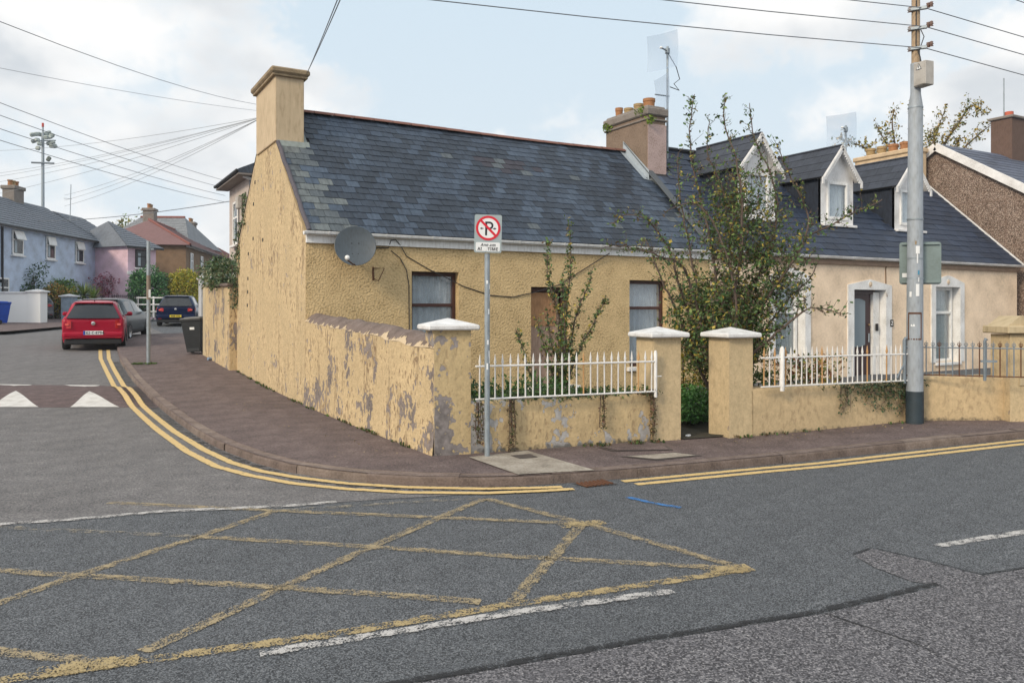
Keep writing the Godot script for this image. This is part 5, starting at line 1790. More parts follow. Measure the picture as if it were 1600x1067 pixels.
	for a0 in [-0.82, 0.82]:
		var a: float = face + a0
		part("rust_frame", tubed([Vector3(sin(a) * 0.107, 1.17, cos(a) * 0.107), Vector3(sin(a) * 0.107 + 0.004, 1.55, cos(a) * 0.107)], 0.008, 6), M.rust, shaft)
	# sign seen from behind, strapped to the far side of the pole
	var sb := thing("road_sign", "grey green back of a rounded road sign strapped behind the tall pole", "traffic sign", W(10.47, 2.26, 6.97))
	var sbb := Basis(Vector3.UP, face + 0.28)
	part("plate", rounded_plate(0.55, 0.6, 0.04, 0.012), M.signback, sb, Transform3D(sbb, fb * Vector3(0.07, 0.05, -0.15)))
	mb = MB.new()
	for y in [-0.27, 0.27]:
		mb.box(Vector3(0, y, 0.02), Vector3(0.5, 0.025, 0.03), Basis.IDENTITY, 0.004)
	part("stiffener", mb, M.signback, sb, Transform3D(sbb, fb * Vector3(0.07, 0.05, -0.15)))
	part("sticker", bx(Vector3(-0.2, -0.17, 0.009), Vector3(0.08, 0.06, 0.004)), M.signwhite, sb, Transform3D(sbb, fb * Vector3(0.07, 0.05, -0.15)))

func tubed(pts: Array, r, sides := 10) -> MB:
	var m := MB.new()
	m.tube(pts, r, sides)
	return m

func rounded_plate(w: float, h: float, r: float, th: float) -> MB:
	var p := PackedVector2Array()
	for c in [[1, 1, 0.0], [-1, 1, PI / 2], [-1, -1, PI], [1, -1, PI * 1.5]]:
		for k in 5:
			var a: float = c[2] + PI / 2 * k / 4.0
			p.append(Vector2(c[0] * (w / 2 - r) + r * cos(a), c[1] * (h / 2 - r) + r * sin(a)))
	var mb := MB.new()
	mb.prism(p, -th / 2, th / 2)
	return mb

func disc(mb: MB, c: Vector2, r: float, z: float):
	var p := PackedVector2Array()
	for k in 40:
		p.append(c + Vector2(cos(TAU * k / 40), sin(TAU * k / 40)) * r)
	mb.prism(p, 0.003, z)

func ring(mb: MB, c: Vector2, r0: float, r1: float, z: float):
	for k in 48:
		var a := TAU * k / 48
		var b := TAU * (k + 1) / 48
		var q := [Vector2(cos(a), sin(a)), Vector2(cos(b), sin(b))]
		mb.quad(v3(c + q[0] * r0, z), v3(c + q[0] * r1, z), v3(c + q[1] * r1, z), v3(c + q[1] * r0, z), Vector3.BACK)
		mb.quad(v3(c + q[0] * r1, 0.003), v3(c + q[1] * r1, 0.003), v3(c + q[1] * r1, z), v3(c + q[0] * r1, z), v3(q[0], 0))
		mb.quad(v3(c + q[0] * r0, 0.003), v3(c + q[1] * r0, 0.003), v3(c + q[1] * r0, z), v3(c + q[0] * r0, z), -v3(q[0], 0))

func v3(p: Vector2, z: float) -> Vector3:
	return Vector3(p.x, p.y, z)

# ------------------------------------------------------------------ plants
func rv() -> Vector3:
	return Vector3(rng.randf_range(-1, 1), rng.randf_range(-1, 1), rng.randf_range(-1, 1)).normalized()

func pick(pal: Array) -> Color:
	var c: Color = pal[rng.randi() % pal.size()]
	return c * rng.randf_range(1.2, 2.2)

func shoots(wood: MB, lv: MB, stem: Array, step: float, tl: float, dens: float, size: float, pal: Array, from := 0.15, upb := 0.45, thin := 0.42):
	# side twigs with leaves along a stem
	var total := 0.0
	for k in stem.size() - 1:
		total += stem[k].distance_to(stem[k + 1])
	var run := 0.0
	var acc := 0.0
	for k in stem.size() - 1:
		var a: Vector3 = stem[k]
		var b: Vector3 = stem[k + 1]
		var l := a.distance_to(b)
		var t := 0.0
		while t < l:
			var f := (run + t) / total
			if f > from and rng.randf() > f * thin:
				var p := a.lerp(b, t / l)
				var d := (rv() + Vector3(0, upb, 0) + (b - a).normalized() * 0.5).normalized()
				var ln := tl * rng.randf_range(0.35, 1.1) * (1.15 - 0.65 * f)
				var mid := p + d * ln * 0.55 + rv() * ln * 0.08
				var e := p + d * ln + Vector3(0, 0.1 * ln, 0)
				wood.tube([p, mid, e], [0.005, 0.0035, 0.002], 3, false)
				var n := int(dens * ln / size * rng.randf_range(0.5, 1.2)) + 1
				for q in n:
					var u := rng.randf_range(0.15, 1.05)
					var lp := p.lerp(mid, u / 0.55) if u < 0.55 else mid.lerp(e, (u - 0.55) / 0.45)
					lv.color(pick(pal))
					lv.leaf(lp + rv() * size * 0.5, (rv() + Vector3(0, -0.25, 0)).normalized(), rv(), size * rng.randf_range(0.7, 1.25))
			t += step * rng.randf_range(0.6, 1.4)
		run += l

func smooth_line(p: Array, n := 3) -> Array:
	var out := []
	for k in p.size() - 1:
		var a: Vector3 = p[maxi(k - 1, 0)]
		var b: Vector3 = p[k]
		var c: Vector3 = p[k + 1]
		var d: Vector3 = p[mini(k + 2, p.size() - 1)]
		for e in n:
			out.append(b.cubic_interpolate(c, a, d, float(e) / n))
	out.append(p[-1])
	return out

const GREENS := [Color(0.036, 0.075, 0.022), Color(0.045, 0.088, 0.025), Color(0.065, 0.11, 0.03), Color(0.03, 0.06, 0.022), Color(0.05, 0.078, 0.026), Color(0.095, 0.13, 0.035), Color(0.22, 0.17, 0.03), Color(0.06, 0.04, 0.025)]

func main_tree():
	var stems := [
 [W(8.03, 1.33, 8.32), W(7.94, 2.22, 8.26), W(7.73, 3.01, 8.26), W(7.53, 3.60, 8.26), W(7.42, 4.10, 8.20), W(7.48, 4.55, 8.17)],
 [W(8.29, 1.50, 8.40), W(8.40, 2.42, 8.45), W(8.32, 3.34, 8.50), W(8.05, 3.88, 8.54), W(8.09, 4.38, 8.52)],
 [W(8.03, 1.42, 8.09), W(8.02, 2.38, 7.86), W(7.96, 3.05, 7.78), W(7.89, 3.65, 7.82), W(7.76, 4.17, 7.90), W(7.77, 4.55, 7.89)],
 [W(8.33, 1.32, 8.26), W(8.53, 2.13, 8.03), W(8.77, 2.94, 7.90), W(8.69, 3.57, 7.95), W(8.49, 4.02, 8.06), W(8.36, 4.53, 8.02)],
 [W(8.34, 1.24, 8.15), W(8.57, 1.95, 7.78), W(8.83, 2.56, 7.52), W(8.89, 2.99, 7.49), W(8.58, 3.50, 7.55), W(8.45, 3.89, 7.62)],
 [W(8.45, 1.32, 8.20), W(8.84, 2.13, 7.86), W(9.05, 2.64, 7.62), W(9.34, 2.87, 7.35), W(9.66, 3.05, 7.17), W(9.87, 3.16, 7.04)],
 [W(8.26, 0.98, 7.96), W(8.53, 1.34, 7.69), W(8.75, 1.62, 7.45), W(8.96, 1.68, 7.33), W(9.20, 1.60, 7.20)],
 [W(7.79, 1.33, 8.45), W(7.51, 1.95, 8.50), W(7.35, 2.39, 8.48), W(7.05, 2.82, 8.53), W(6.72, 2.94, 8.60), W(6.50, 2.81, 8.73)],
 [W(7.69, 1.51, 8.28), W(7.29, 2.20, 8.16), W(6.87, 2.36, 8.18), W(6.51, 2.45, 8.26), W(6.13, 2.47, 8.37)],
 [W(7.78, 1.14, 8.58), W(7.65, 1.69, 8.76), W(7.49, 2.05, 8.85), W(7.38, 2.42, 8.92), W(7.26, 2.69, 8.99)],
 [W(8.30, 1.22, 8.74), W(8.28, 1.97, 8.98), W(8.22, 2.74, 9.13), W(8.11, 3.42, 9.19), W(8.10, 3.99, 9.20)],
 [W(8.72, 1.13, 8.27), W(9.20, 1.78, 8.12), W(9.46, 2.06, 7.97), W(9.60, 2.34, 7.89)],
 [W(8.00, 0.99, 7.99), W(7.82, 1.77, 7.75), W(7.60, 2.52, 7.76), W(7.30, 3.03, 7.93), W(6.87, 2.93, 8.06)]]
	rng.seed = 2024
	var base := W(8.2, 0.12, 8.36)
	var wood := MB.new()
	var twig := MB.new()
	var lv := MB.new()
	var o := thing("garden_tree", "tall straggly many stemmed tree with small green and yellowing leaves behind the gate piers", "tree", base)
	for s in stems:
		var st := [base, base.lerp(s[0], 0.45) + rv() * 0.06]
		st.append_array(s)
		var loc := []
		for p in smooth_line(st, 4):
			loc.append(p - base + rv() * 0.012)
		var r := []
		for k in loc.size():
			r.append(lerpf(0.034, 0.005, pow(float(k) / (loc.size() - 1), 0.7)))
		wood.tube(loc, r, 7, false)
		shoots(twig, lv, loc, 0.05, 0.34 if loc[-1].y > 3.3 else 0.4, 1.35, 0.056, GREENS, 0.16, 0.45, 0.12 if loc[-1].y > 3.3 else 0.42)
		shoots(twig, lv, loc, 0.075, 0.26, 1.6, 0.05, GREENS, 0.1, 0.15)
	# dense lower crown
	for k in 900:
		var d := rv()
		var p := W(8.14, 1.42, 8.35) - base + Vector3(d.x * 0.78, d.y * 0.72, d.z * 0.62) * pow(rng.randf(), 0.4)
		if p.x < -0.5 and p.y > 1.7:
			continue
		var e := p + (rv() + Vector3(0, 0.2, 0)) * 0.22
		twig.tube([p, e], [0.004, 0.002], 3, false)
		for q in 11:
			lv.color(pick(GREENS))
			lv.leaf(p.lerp(e, rng.randf()) + rv() * 0.05, (rv() + Vector3(0, -0.25, 0)).normalized(), rv(), 0.055 * rng.randf_range(0.7, 1.3))
	for k in 330:
		var d := rv()
		var p := W(8.55, 2.25, 7.95) - base + Vector3(d.x * 0.8, d.y * 0.9, d.z * 0.5) * pow(rng.randf(), 0.5)
		var e := p + (rv() + Vector3(0, 0.4, 0)) * 0.22
		twig.tube([p, e], [0.004, 0.002], 3, false)
		for q in 9:
			lv.color(pick(GREENS))
			lv.leaf(p.lerp(e, rng.randf()) + rv() * 0.05, (rv() + Vector3(0, -0.25, 0)).normalized(), rv(), 0.052 * rng.randf_range(0.7, 1.3))
	for k in 300:
		var d := rv()
		var p := W(8.2, 2.85, 8.15) - base + Vector3(d.x * 0.62, d.y * 0.85, d.z * 0.5) * pow(rng.randf(), 0.5)
		var e := p + (rv() + Vector3(0, 0.6, 0)) * 0.22
		twig.tube([p, e], [0.004, 0.002], 3, false)
		for q in 8:
			lv.color(pick(GREENS))
			lv.leaf(p.lerp(e, rng.randf()) + rv() * 0.05, (rv() + Vector3(0, -0.25, 0)).normalized(), rv(), 0.052 * rng.randf_range(0.7, 1.3))
	part("stems", wood, M.bark, o)
	part("twigs", twig, M.twig, o)
	var l := part("leaves", lv, M.leaf, o)
	l.set_meta("kind", "stuff")

func sapling():
	var stems := [
 [W(6.76, 1.10, 10.31), W(6.83, 1.98, 10.27), W(6.81, 2.47, 10.16), W(6.77, 3.01, 10.18)],
 [W(6.66, 1.20, 10.25), W(6.55, 1.79, 10.20), W(6.44, 2.17, 10.26), W(6.46, 2.68, 10.24)],
 [W(6.90, 1.09, 10.34), W(7.03, 1.69, 10.27), W(7.14, 1.99, 10.20), W(7.21, 2.28, 10.16)],
 [W(6.87, 0.91, 10.13), W(7.03, 1.40, 9.92), W(7.16, 1.69, 9.85), W(7.21, 1.79, 9.82)],
 [W(6.77, 0.89, 10.53), W(6.73, 1.29, 10.67), W(6.71, 1.59, 10.68)],
 [W(6.55, 0.71, 10.31), W(6.40, 1.11, 10.28), W(6.30, 1.50, 10.34)],
 [W(6.48, 0.49, 10.70), W(6.33, 0.99, 10.78), W(6.22, 1.34, 10.84)],
 [W(6.60, 0.92, 10.05), W(6.56, 1.50, 9.96), W(6.54, 2.16, 9.97)]]
	rng.seed = 77
	var base := W(6.69, 0.06, 10.34)
	var wood := MB.new()
	var lv := MB.new()
	var o := thing("sapling", "slender self sown sapling with upright stems in front of the boarded door", "shrub", base)
	for s in stems:
		var st := [base]
		st.append_array(s)
		var loc := []
		for p in smooth_line(st, 4):
			loc.append(p - base + rv() * 0.01)
		var r := []
		for k in loc.size():
			r.append(lerpf(0.017, 0.003, float(k) / (loc.size() - 1)))
		wood.tube(loc, r, 5, false)
		shoots(wood, lv, loc, 0.026, 0.2, 2.6, 0.056, GREENS, 0.12, 0.7, 0.1)
	part("stems", wood, M.bark, o)
	var l := part("leaves", lv, M.leaf, o)
	l.set_meta("kind", "stuff")

func bush(called: String, label: String, cat: String, at: Vector3, r: Vector3, n: int, size: float, pal: Array, sd: int, stem_h := 0.3, lump := 0.3, flat_k := 1.0) -> Node3D:
	# at = foot; crown of n leaves in lumps round an ellipsoid
	rng.seed = sd
	var o := thing(called, label, cat, at)
	var lv := MB.new()
	var wood := MB.new()
	var f := noise(sd, 1.3 / maxf(r.x, 0.3), 2)
	var c := Vector3(0, stem_h + r.y, 0)
	for k in n:
		var d := rv()
		var rad := 1.0 + lump * 1.6 * f.get_noise_3d(d.x * r.x, d.y * r.y, d.z * r.z)
		var p := c + d * r * rad * pow(rng.randf(), 0.28)
		if p.y < 0.02:
			p.y = rng.randf() * 0.2
		lv.color(pick(pal))
		lv.leaf(p, (d * 0.7 + rv()).normalized(), rv(), size * rng.randf_range(0.7, 1.3))
	for k in 9:
		var d := (rv() + Vector3(0, 1.0, 0)).normalized()
		wood.tube([Vector3(0, -0.05, 0), Vector3(d.x * r.x * 0.3, stem_h + r.y * 0.3, d.z * r.z * 0.3), c + d * r * 0.75], [0.03, 0.02, 0.006], 4, false)
	part("stems", wood, M.bark, o)
	var l := part("leaves", lv, M.leaf, o)
	l.set_meta("kind", "stuff")
	return o

func creeper(called: String, label: String, cat: String, at: Vector3, turn: float, spots: Array, n: int, size: float, pal: Array, sd: int) -> Node3D:
	# spots: [centre Vector3, half-size Vector3, share]; leaves hang against a wall
	rng.seed = sd
	var o := thing(called, label, cat, at, turn)
	var lv := MB.new()
	var wood := MB.new()
	for s in spots:
		for k in int(n * s[2]):
			var p: Vector3 = s[0] + Vector3(clampf(rng.randfn(0, 0.5), -1, 1), rng.randf_range(-1, 1), rng.randf()) * s[1]
			lv.color(pick(pal))
			lv.leaf(p, (Vector3(0, -0.6, 0.5) + rv()).normalized(), rv(), size * rng.randf_range(0.6, 1.3))
		for k in 6:
			var x := rng.randf_range(-0.6, 0.6)
			wood.tube([s[0] + Vector3(x, 1, 0.3) * s[1], s[0] + Vector3(x * 1.4 + rng.randf_range(-0.3, 0.3), 0, 0.5) * s[1], s[0] + Vector3(x + rng.randf_range(-0.5, 0.5), -1, 0.3) * s[1]], [0.005, 0.004, 0.002], 4, false)
	part("stems", wood, M.twig, o)
	var l := part("leaves", lv, M.leaf, o)
	l.set_meta("kind", "stuff")
	return o

func plants():
	main_tree()
	sapling()
	var dry := [Color(0.06, 0.045, 0.02), Color(0.045, 0.05, 0.015), Color(0.09, 0.06, 0.03), Color(0.03, 0.045, 0.015), Color(0.07, 0.03, 0.02)]
	var a1 := deg_to_rad(-7.6)
	creeper("wall_weed", "brown dried weed hanging on the wall right of the corner pier", "weed", W(4.12, 0, 8.17), a1, [[Vector3(0.06, 0.36, 0.03), Vector3(0.07, 0.24, 0.06), 1.0]], 260, 0.03, dry, 31)
	creeper("wall_weed", "dry green and brown weed hanging on the wall just right of the sign post", "weed", W(4.12, 0, 8.17), a1, [[Vector3(0.47, 0.3, 0.03), Vector3(0.06, 0.32, 0.06), 1.0]], 300, 0.03, dry, 32)
	creeper("wall_weed", "moss green weed hanging near the right end of the weathered wall", "weed", W(4.12, 0, 8.17), a1, [[Vector3(1.66, 0.42, 0.03), Vector3(0.05, 0.2, 0.05), 1.0]], 200, 0.028, dry, 33)
	creeper("wall_weed", "long green weed in the corner between weathered wall and gate pier", "weed", W(4.12, 0, 8.17), a1, [[Vector3(2.36, 0.32, 0.03), Vector3(0.05, 0.34, 0.06), 0.7], [Vector3(2.3, 0.62, 0.0), Vector3(0.16, 0.03, 0.12), 0.3]], 420, 0.03, dry, 34)
	var gk := [Color(0.03, 0.06, 0.015), Color(0.05, 0.09, 0.02), Color(0.025, 0.045, 0.015)]
	creeper("wall_top_growth", "green growth along the top of the weathered front wall under the white railing", "weed", W(4.12, 0, 8.17), a1, [[Vector3(1.2, 0.64, -0.22), Vector3(1.15, 0.06, 0.2), 1.0]], 1500, 0.045, gk, 35)
	creeper("ivy", "dark ivy trailing over the plain yellow wall left of the pole", "ivy", W(7.87, 0.02, 7.48), deg_to_rad(-7.8), [[Vector3(2.15, 0.6, -0.12), Vector3(1.1, 0.05, 0.25), 0.45], [Vector3(2.2, 0.52, 0.01), Vector3(0.8, 0.12, 0.05), 0.35], [Vector3(2.3, 0.36, 0.01), Vector3(0.5, 0.14, 0.05), 0.12], [Vector3(1.5, 0.42, 0.01), Vector3(0.15, 0.2, 0.04), 0.05], [Vector3(2.62, 0.4, 0.01), Vector3(0.2, 0.26, 0.05), 0.1]], 1500, 0.04, [Color(0.022, 0.045, 0.018), Color(0.03, 0.055, 0.025), Color(0.045, 0.07, 0.03), Color(0.08, 0.07, 0.03)], 36)
	bush("ground_cover", "low bright green ground cover in the gap between the gate piers", "ground cover", W(8.05, 0.0, 8.95), Vector3(0.62, 0.26, 0.75), 4200, 0.06, [Color(0.04, 0.11, 0.025), Color(0.05, 0.13, 0.03), Color(0.065, 0.14, 0.035)], 37, 0.0, 0.15).set_meta("kind", "stuff")
	bush("shrub", "yellow green shrub behind the gap between the gate piers", "shrub", W(8.5, 0.1, 9.5), Vector3(0.55, 0.42, 0.45), 1700, 0.055, [Color(0.09, 0.11, 0.02), Color(0.14, 0.12, 0.02), Color(0.05, 0.08, 0.02), Color(0.2, 0.13, 0.02)], 38, 0.1)
	bush("garden_weeds", "reddish and yellow garden plants behind the white railing before the peach house", "garden plants", W(10.1, 0.0, 8.5), Vector3(0.85, 0.36, 0.4), 900, 0.07, [Color(0.2, 0.16, 0.02), Color(0.06, 0.09, 0.02), Color(0.16, 0.06, 0.03), Color(0.08, 0.1, 0.02), Color(0.22, 0.1, 0.05)], 39, 0.25, 0.6)
	bush("garden_weeds", "low green plants behind the white railing next to the right gate pier", "garden plants", W(8.7, 0.0, 8.4), Vector3(0.6, 0.3, 0.4), 1100, 0.06, [Color(0.06, 0.09, 0.02), Color(0.1, 0.11, 0.02), Color(0.04, 0.06, 0.02)], 40, 0.2, 0.5)
	bush("garden_weeds", "low green growth in the garden behind the weathered wall", "garden plants", W(5.3, 0.1, 9.4), Vector3(1.5, 0.27, 0.7), 4200, 0.06, [Color(0.03, 0.07, 0.018), Color(0.045, 0.09, 0.02), Color(0.02, 0.05, 0.015)], 41, 0.05, 0.3)
	# weeds at the foot of the walls
	rng.seed = 99
	var lv := MB.new()
	var spots := []
	for k in 70:
		var n := rng.randf_range(8.6, 19.4)
		if rng.randf() < 0.6:
			spots.append(Vector2(3.66, n))
	for k in 16:
		var t := rng.randf()
		spots.append(Vector2(lerpf(5.5, 6.8, t), lerpf(7.96, 7.72, t) - 0.03))
	for k in 10:
		var t := rng.randf()
		spots.append(Vector2(lerpf(7.6, 10.4, t), lerpf(7.5, 7.08, t) - 0.03))
	for p in spots:
		for q in 9:
			var x: float = p.x + rng.randf_range(-0.05, 0.02)
			var n: float = p.y + rng.randf_range(-0.06, 0.06)
			lv.color(pick(gk) if rng.randf() < 0.6 else pick(dry))
			lv.leaf(W(x, g(x, n), n), Vector3(rng.randf_range(-0.6, 0.3), 1, rng.randf_range(-0.4, 0.6)).normalized(), rv(), rng.randf_range(0.02, 0.055))
	var wd := struct("pavement_weeds", "tiny weeds along the foot of the walls", lv, M.leaf)
	wd.set_meta("kind", "stuff")
	# litter and fallen leaves
	lv = MB.new()
	for k in 240:
		var t := rng.randf()
		var x := rng.randf_range(2.6, 3.65)
		var n := rng.randf_range(8.6, 15.0)
		if t < 0.4:
			x = rng.randf_range(7.0, 10.6); n = 7.35 - 0.12 * (x - 7.5) - rng.randf_range(0.0, 0.6) * rng.randf()
		lv.color(Color(0.2, 0.15, 0.08) * rng.randf_range(0.5, 2.2))
		lv.leaf(W(x, g(x, n) + 0.006, n), Vector3(rng.randf_range(-1, 1), 0.1, rng.randf_range(-1, 1)).normalized(), Vector3(rng.randf_range(-1, 1), 0.1, rng.randf_range(-1, 1)).normalized(), rng.randf_range(0.012, 0.035))
	var fl := struct("fallen_leaves", "fallen leaves and paint flakes on the pavement", lv, M.leaf)
	fl.set_meta("kind", "stuff")
	single("litter", "scrap of white paper on the path in the gate gap", "litter", bx(Vector3(0, 0.015, 0), Vector3(0.09, 0.03, 0.05), 0.01), M.signwhite, W(7.12, g(7.1, 7.9), 7.9), 0.4)

# ------------------------------------------------------------------ vehicles
func car(label: String, col: Color, w: float, h: float, l: float, prof: Array, plate: String, plate_bg: Color, lamp_style: int, at: Vector2, phi: float, badge := true) -> Node3D:
	# local: rear at z=0, nose at z=-l, wheels on y=0; prof: [z, half-width share, belt height, roof height, roof half-width share]
	var o := thing("parked_car", label, "car", W(at.x, rg(at.x, at.y) + 0.006, at.y), -phi, "parked cars")
	# slope of the street under the car
	var f := Vector2(sin(phi), cos(phi)) * 2.6
	var rise := (rg(at.x + f.x, at.y + f.y) - rg(at.x, at.y)) / 2.6
	o.rotation.x = atan(rise)
	o.rotation_order = EULER_ORDER_YXZ
	var paintm := plain(col, 0.28)
	paintm.clearcoat_enabled = true
	paintm.clearcoat = 0.2
	paintm.metallic_specular = 0.22
	paintm.clearcoat_roughness = 0.06
	paintm.metallic = 0.0
	var hw := w / 2
	var ringf := func(p: Array) -> Array:
		var b: float = p[1] * hw
		var r: float = p[4] * hw
		var bel: float = p[2]
		var top: float = p[3]
		var glass := top - bel > 0.18
		var pts := [Vector2(b * 0.86, 0.2), Vector2(b * 0.97, 0.26), Vector2(b, 0.42), Vector2(b * 1.0, bel * 0.78), Vector2(b * 0.975, bel)]
		if glass:
			pts.append_array([Vector2(lerpf(b * 0.95, r, 0.12), bel + 0.03), Vector2(lerpf(b * 0.95, r, 0.85), top - 0.1), Vector2(r * 0.92, top - 0.03), Vector2(r * 0.55, top), Vector2(0, top + 0.008)])
		else:
			pts.append_array([Vector2(b * 0.93, lerpf(bel, top, 0.5)), Vector2(b * 0.85, lerpf(bel, top, 0.75)), Vector2(b * 0.7, lerpf(bel, top, 0.92)), Vector2(b * 0.4, top), Vector2(0, top + 0.008)])
		var out := []
		for q in pts:
			out.append(Vector3(q.x, q.y, p[0]))
		for k in range(pts.size() - 2, -1, -1):
			out.append(Vector3(-pts[k].x, pts[k].y, p[0]))
		return out
	var rings := []
	for p in prof:
		rings.append(ringf.call(p))
	var mb := MB.new()
	mb.smooth()
	var n: int = rings[0].size()
	for i in rings.size() - 1:
		for j in n - 1:
			var mid: Vector3 = (rings[i][j] + rings[i + 1][j + 1]) / 2
			mb.quad(rings[i][j], rings[i + 1][j], rings[i + 1][j + 1], rings[i][j + 1], Vector3(mid.x, mid.y - 0.6, 0).normalized())
		mb.quad(rings[i][0], rings[i + 1][0], rings[i + 1][n - 1], rings[i][n - 1], Vector3.DOWN)
	mb.flat()
	for e in [0, rings.size() - 1]:
		var c := Vector3(0, 0.6, rings[e][0].z)
		for j in n:
			mb.tri(c, rings[e][j], rings[e][(j + 1) % n], Vector3(0, 0, 1 if e == 0 else -1))
	var body := part("body", mb, paintm, o)
	# glass laid over the loft: [station a, station b, ring a, ring b]
	var patch := func(called: String, ia: float, ib: float, ja: int, jb: int, m: Material, lift: float):
		var g2 := []
		for i in 5:
			var fi := lerpf(ia, ib, i / 4.0)
			var k := clampi(int(floor(fi)), 0, rings.size() - 2)
			var row := []
			for j in range(ja, jb + 1):
				var v: Vector3 = rings[k][j].lerp(rings[k + 1][j], fi - k)
				var nn := Vector3(v.x, maxf(v.y - 0.75, 0.0) * 1.2, 0).normalized()
				row.append(v + nn * lift + Vector3(0, 0, lift if called == "rear_window" else 0.0))
			g2.append(row)
		var m2 := MB.new()
		var ctr: Vector3 = g2[2][0]
		m2.sheet(g2, Vector3(ctr.x, 0.6, 0.4 if called == "rear_window" else 0.0).normalized())
		part(called, m2, m, body)
	patch.call("side_window", 3.3, 4.95, 5, 6, M.darkglass, 0.006)
	patch.call("side_window", 5.05, 7.2, 5, 6, M.darkglass, 0.006)
	patch.call("side_window", 3.3, 4.95, n - 7, n - 6, M.darkglass, 0.006)
	patch.call("side_window", 5.05, 7.2, n - 7, n - 6, M.darkglass, 0.006)
	# rear window: between belt and roof edge at the tail
	var zb: float = prof[1][0]
	var yb: float = prof[1][2] + 0.035
	var zt: float = prof[3][0]
	var yt: float = prof[3][3] - 0.05
	var rb: float = prof[2][1] * hw * 0.86
	var rt: float = prof[3][4] * hw * 0.86
	mb = MB.new()
	var P := [Vector3(-rb, yb, zb + 0.012), Vector3(rb, yb, zb + 0.012), Vector3(rt, yt, zt + 0.05), Vector3(-rt, yt, zt + 0.05)]
	var nr := Vector3(0, 0.5, 1).normalized()
	var gr := []
	for i in 7:
		var row := []
		for j in 5:
			var a: Vector3 = P[0].lerp(P[1], i / 6.0).lerp(P[3].lerp(P[2], i / 6.0), j / 4.0)
			var bulge := 0.03 * (1.0 - pow(absf(i / 3.0 - 1.0), 2.0))
			row.append(a + Vector3(0, 0, bulge + 0.018))
		gr.append(row)
	mb.sheet(gr, nr)
	for e in [[0, 1], [1, 2], [2, 3], [3, 0]]:
		mb.quad(P[e[0]], P[e[1]], P[e[1]] + Vector3(0, 0, 0.02), P[e[0]] + Vector3(0, 0, 0.02), nr)
	part("rear_window", mb, M.darkglass, body)
	part("spoiler", bx(Vector3(0, yt + 0.05, zt + 0.03), Vector3(rt * 2.05, 0.035, 0.18), 0.015, Basis(Vector3.RIGHT, 0.12)), paintm, body)
	mb = MB.new()
	mb.lathe([Vector2(0.02, 0), Vector2(0.012, 0.03), Vector2(0.003, 0.1), Vector2(0, 0.1)], 8, Transform3D(Basis(Vector3.RIGHT, -0.5), Vector3(0, h - 0.005, zt - 0.16)))
	part("aerial", mb, M.black, body)
	# bumper with its lip, lower valance
	var bz: float = prof[0][0] + 0.03
	mb = MB.new()
	mb.box(Vector3(0, 0.47, bz - 0.05), Vector3(w * 0.97, 0.19, 0.18), Basis.IDENTITY, 0.06)
	part("bumper", mb, paintm, body)
	part("bumper_lip", bx(Vector3(0, 0.395, bz + 0.02), Vector3(w * 0.93, 0.03, 0.07), 0.012), paintm, body)
	part("valance", bx(Vector3(0, 0.27, bz - 0.05), Vector3(w * 0.9, 0.17, 0.14), 0.03), M.black, body)
	# lamps
	for s in [-1.0, 1.0]:
		var lw := 0.25 if lamp_style == 1 else 0.34
		var lh := 0.24 if lamp_style == 1 else 0.15
		var ly: float = prof[1][2] - 0.13
		mb = MB.new()
		var lg := []
		for i in 6:
			var u := i / 5.0
			var row := []
			for j in 4:
				var v := j / 3.0
				var xx: float = hw * 0.985 - lw * u
				var zz: float = prof[0][0] + 0.045 - 0.16 * pow(1.0 - u, 2.0) * 1.0 - 0.02 * v
				row.append(Vector3(s * xx, ly - lh / 2 + lh * v - 0.02 * u, zz))
			lg.append(row)
		mb.sheet(lg, Vector3(0, 0, 1))
		part("tail_lamp", mb, plain(Color(0.42, 0.006, 0.01), 0.12), body)
		part("lamp_insert", bx(Vector3(s * (hw - lw * 0.62), ly - 0.02, prof[0][0] + 0.046), Vector3(lw * 0.4, 0.06, 0.012), 0.005), plain(Color(0.75, 0.12, 0.1), 0.2), body)
		part("reflector", bx(Vector3(s * hw * 0.78, 0.385, bz + 0.05), Vector3(0.14, 0.03, 0.01), 0.003), plain(Color(0.35, 0.01, 0.01), 0.2), body)
		# mirrors
		var mz: float = prof[prof.size() - 5][0] + 0.1
		mb = MB.new()
		mb.box(Vector3(s * (hw + 0.09), prof[5][2] + 0.07, mz), Vector3(0.17, 0.13, 0.09), Basis.IDENTITY, 0.035)
		mb.box(Vector3(s * (hw + 0.0), prof[5][2] + 0.03, mz), Vector3(0.1, 0.04, 0.05), Basis.IDENTITY, 0.01)
		part("mirror", mb, paintm if lamp_style != 2 else M.black, body)
		part("headlamp", bx(Vector3(s * hw * 0.72, 0.64, -l + 0.12), Vector3(0.3, 0.16, 0.18), 0.05), plain(Color(0.5, 0.52, 0.55), 0.1), body)
		for z in [-l * 0.175, -l * 0.8]:
			var r := h * 0.215
			var xf := Transform3D(Basis(Vector3.FORWARD, PI / 2 * s), Vector3(s * (hw - 0.19), r, z))
			mb = MB.new()
			mb.lathe([Vector2(r * 0.62, 0.2), Vector2(r * 0.9, 0.205), Vector2(r, 0.18), Vector2(r, 0.03), Vector2(r * 0.9, 0.0), Vector2(0, 0.0)], 24, Transform3D(Basis(Vector3.BACK, -PI / 2 * s), Vector3(s * (hw - 0.19), r, z)))
			var wh := part("wheel", mb, M.rubber, o)
			mb = MB.new()
			mb.lathe([Vector2(0, 0.17), Vector2(r * 0.18, 0.175), Vector2(r * 0.2, 0.15), Vector2(r * 0.55, 0.17), Vector2(r * 0.63, 0.205)], 24, Transform3D(Basis(Vector3.BACK, -PI / 2 * s), Vector3(s * (hw - 0.19), r, z)))
			part("rim", mb, plain(Color(0.4, 0.41, 0.42), 0.3, 0.6), wh)
			mb = MB.new()
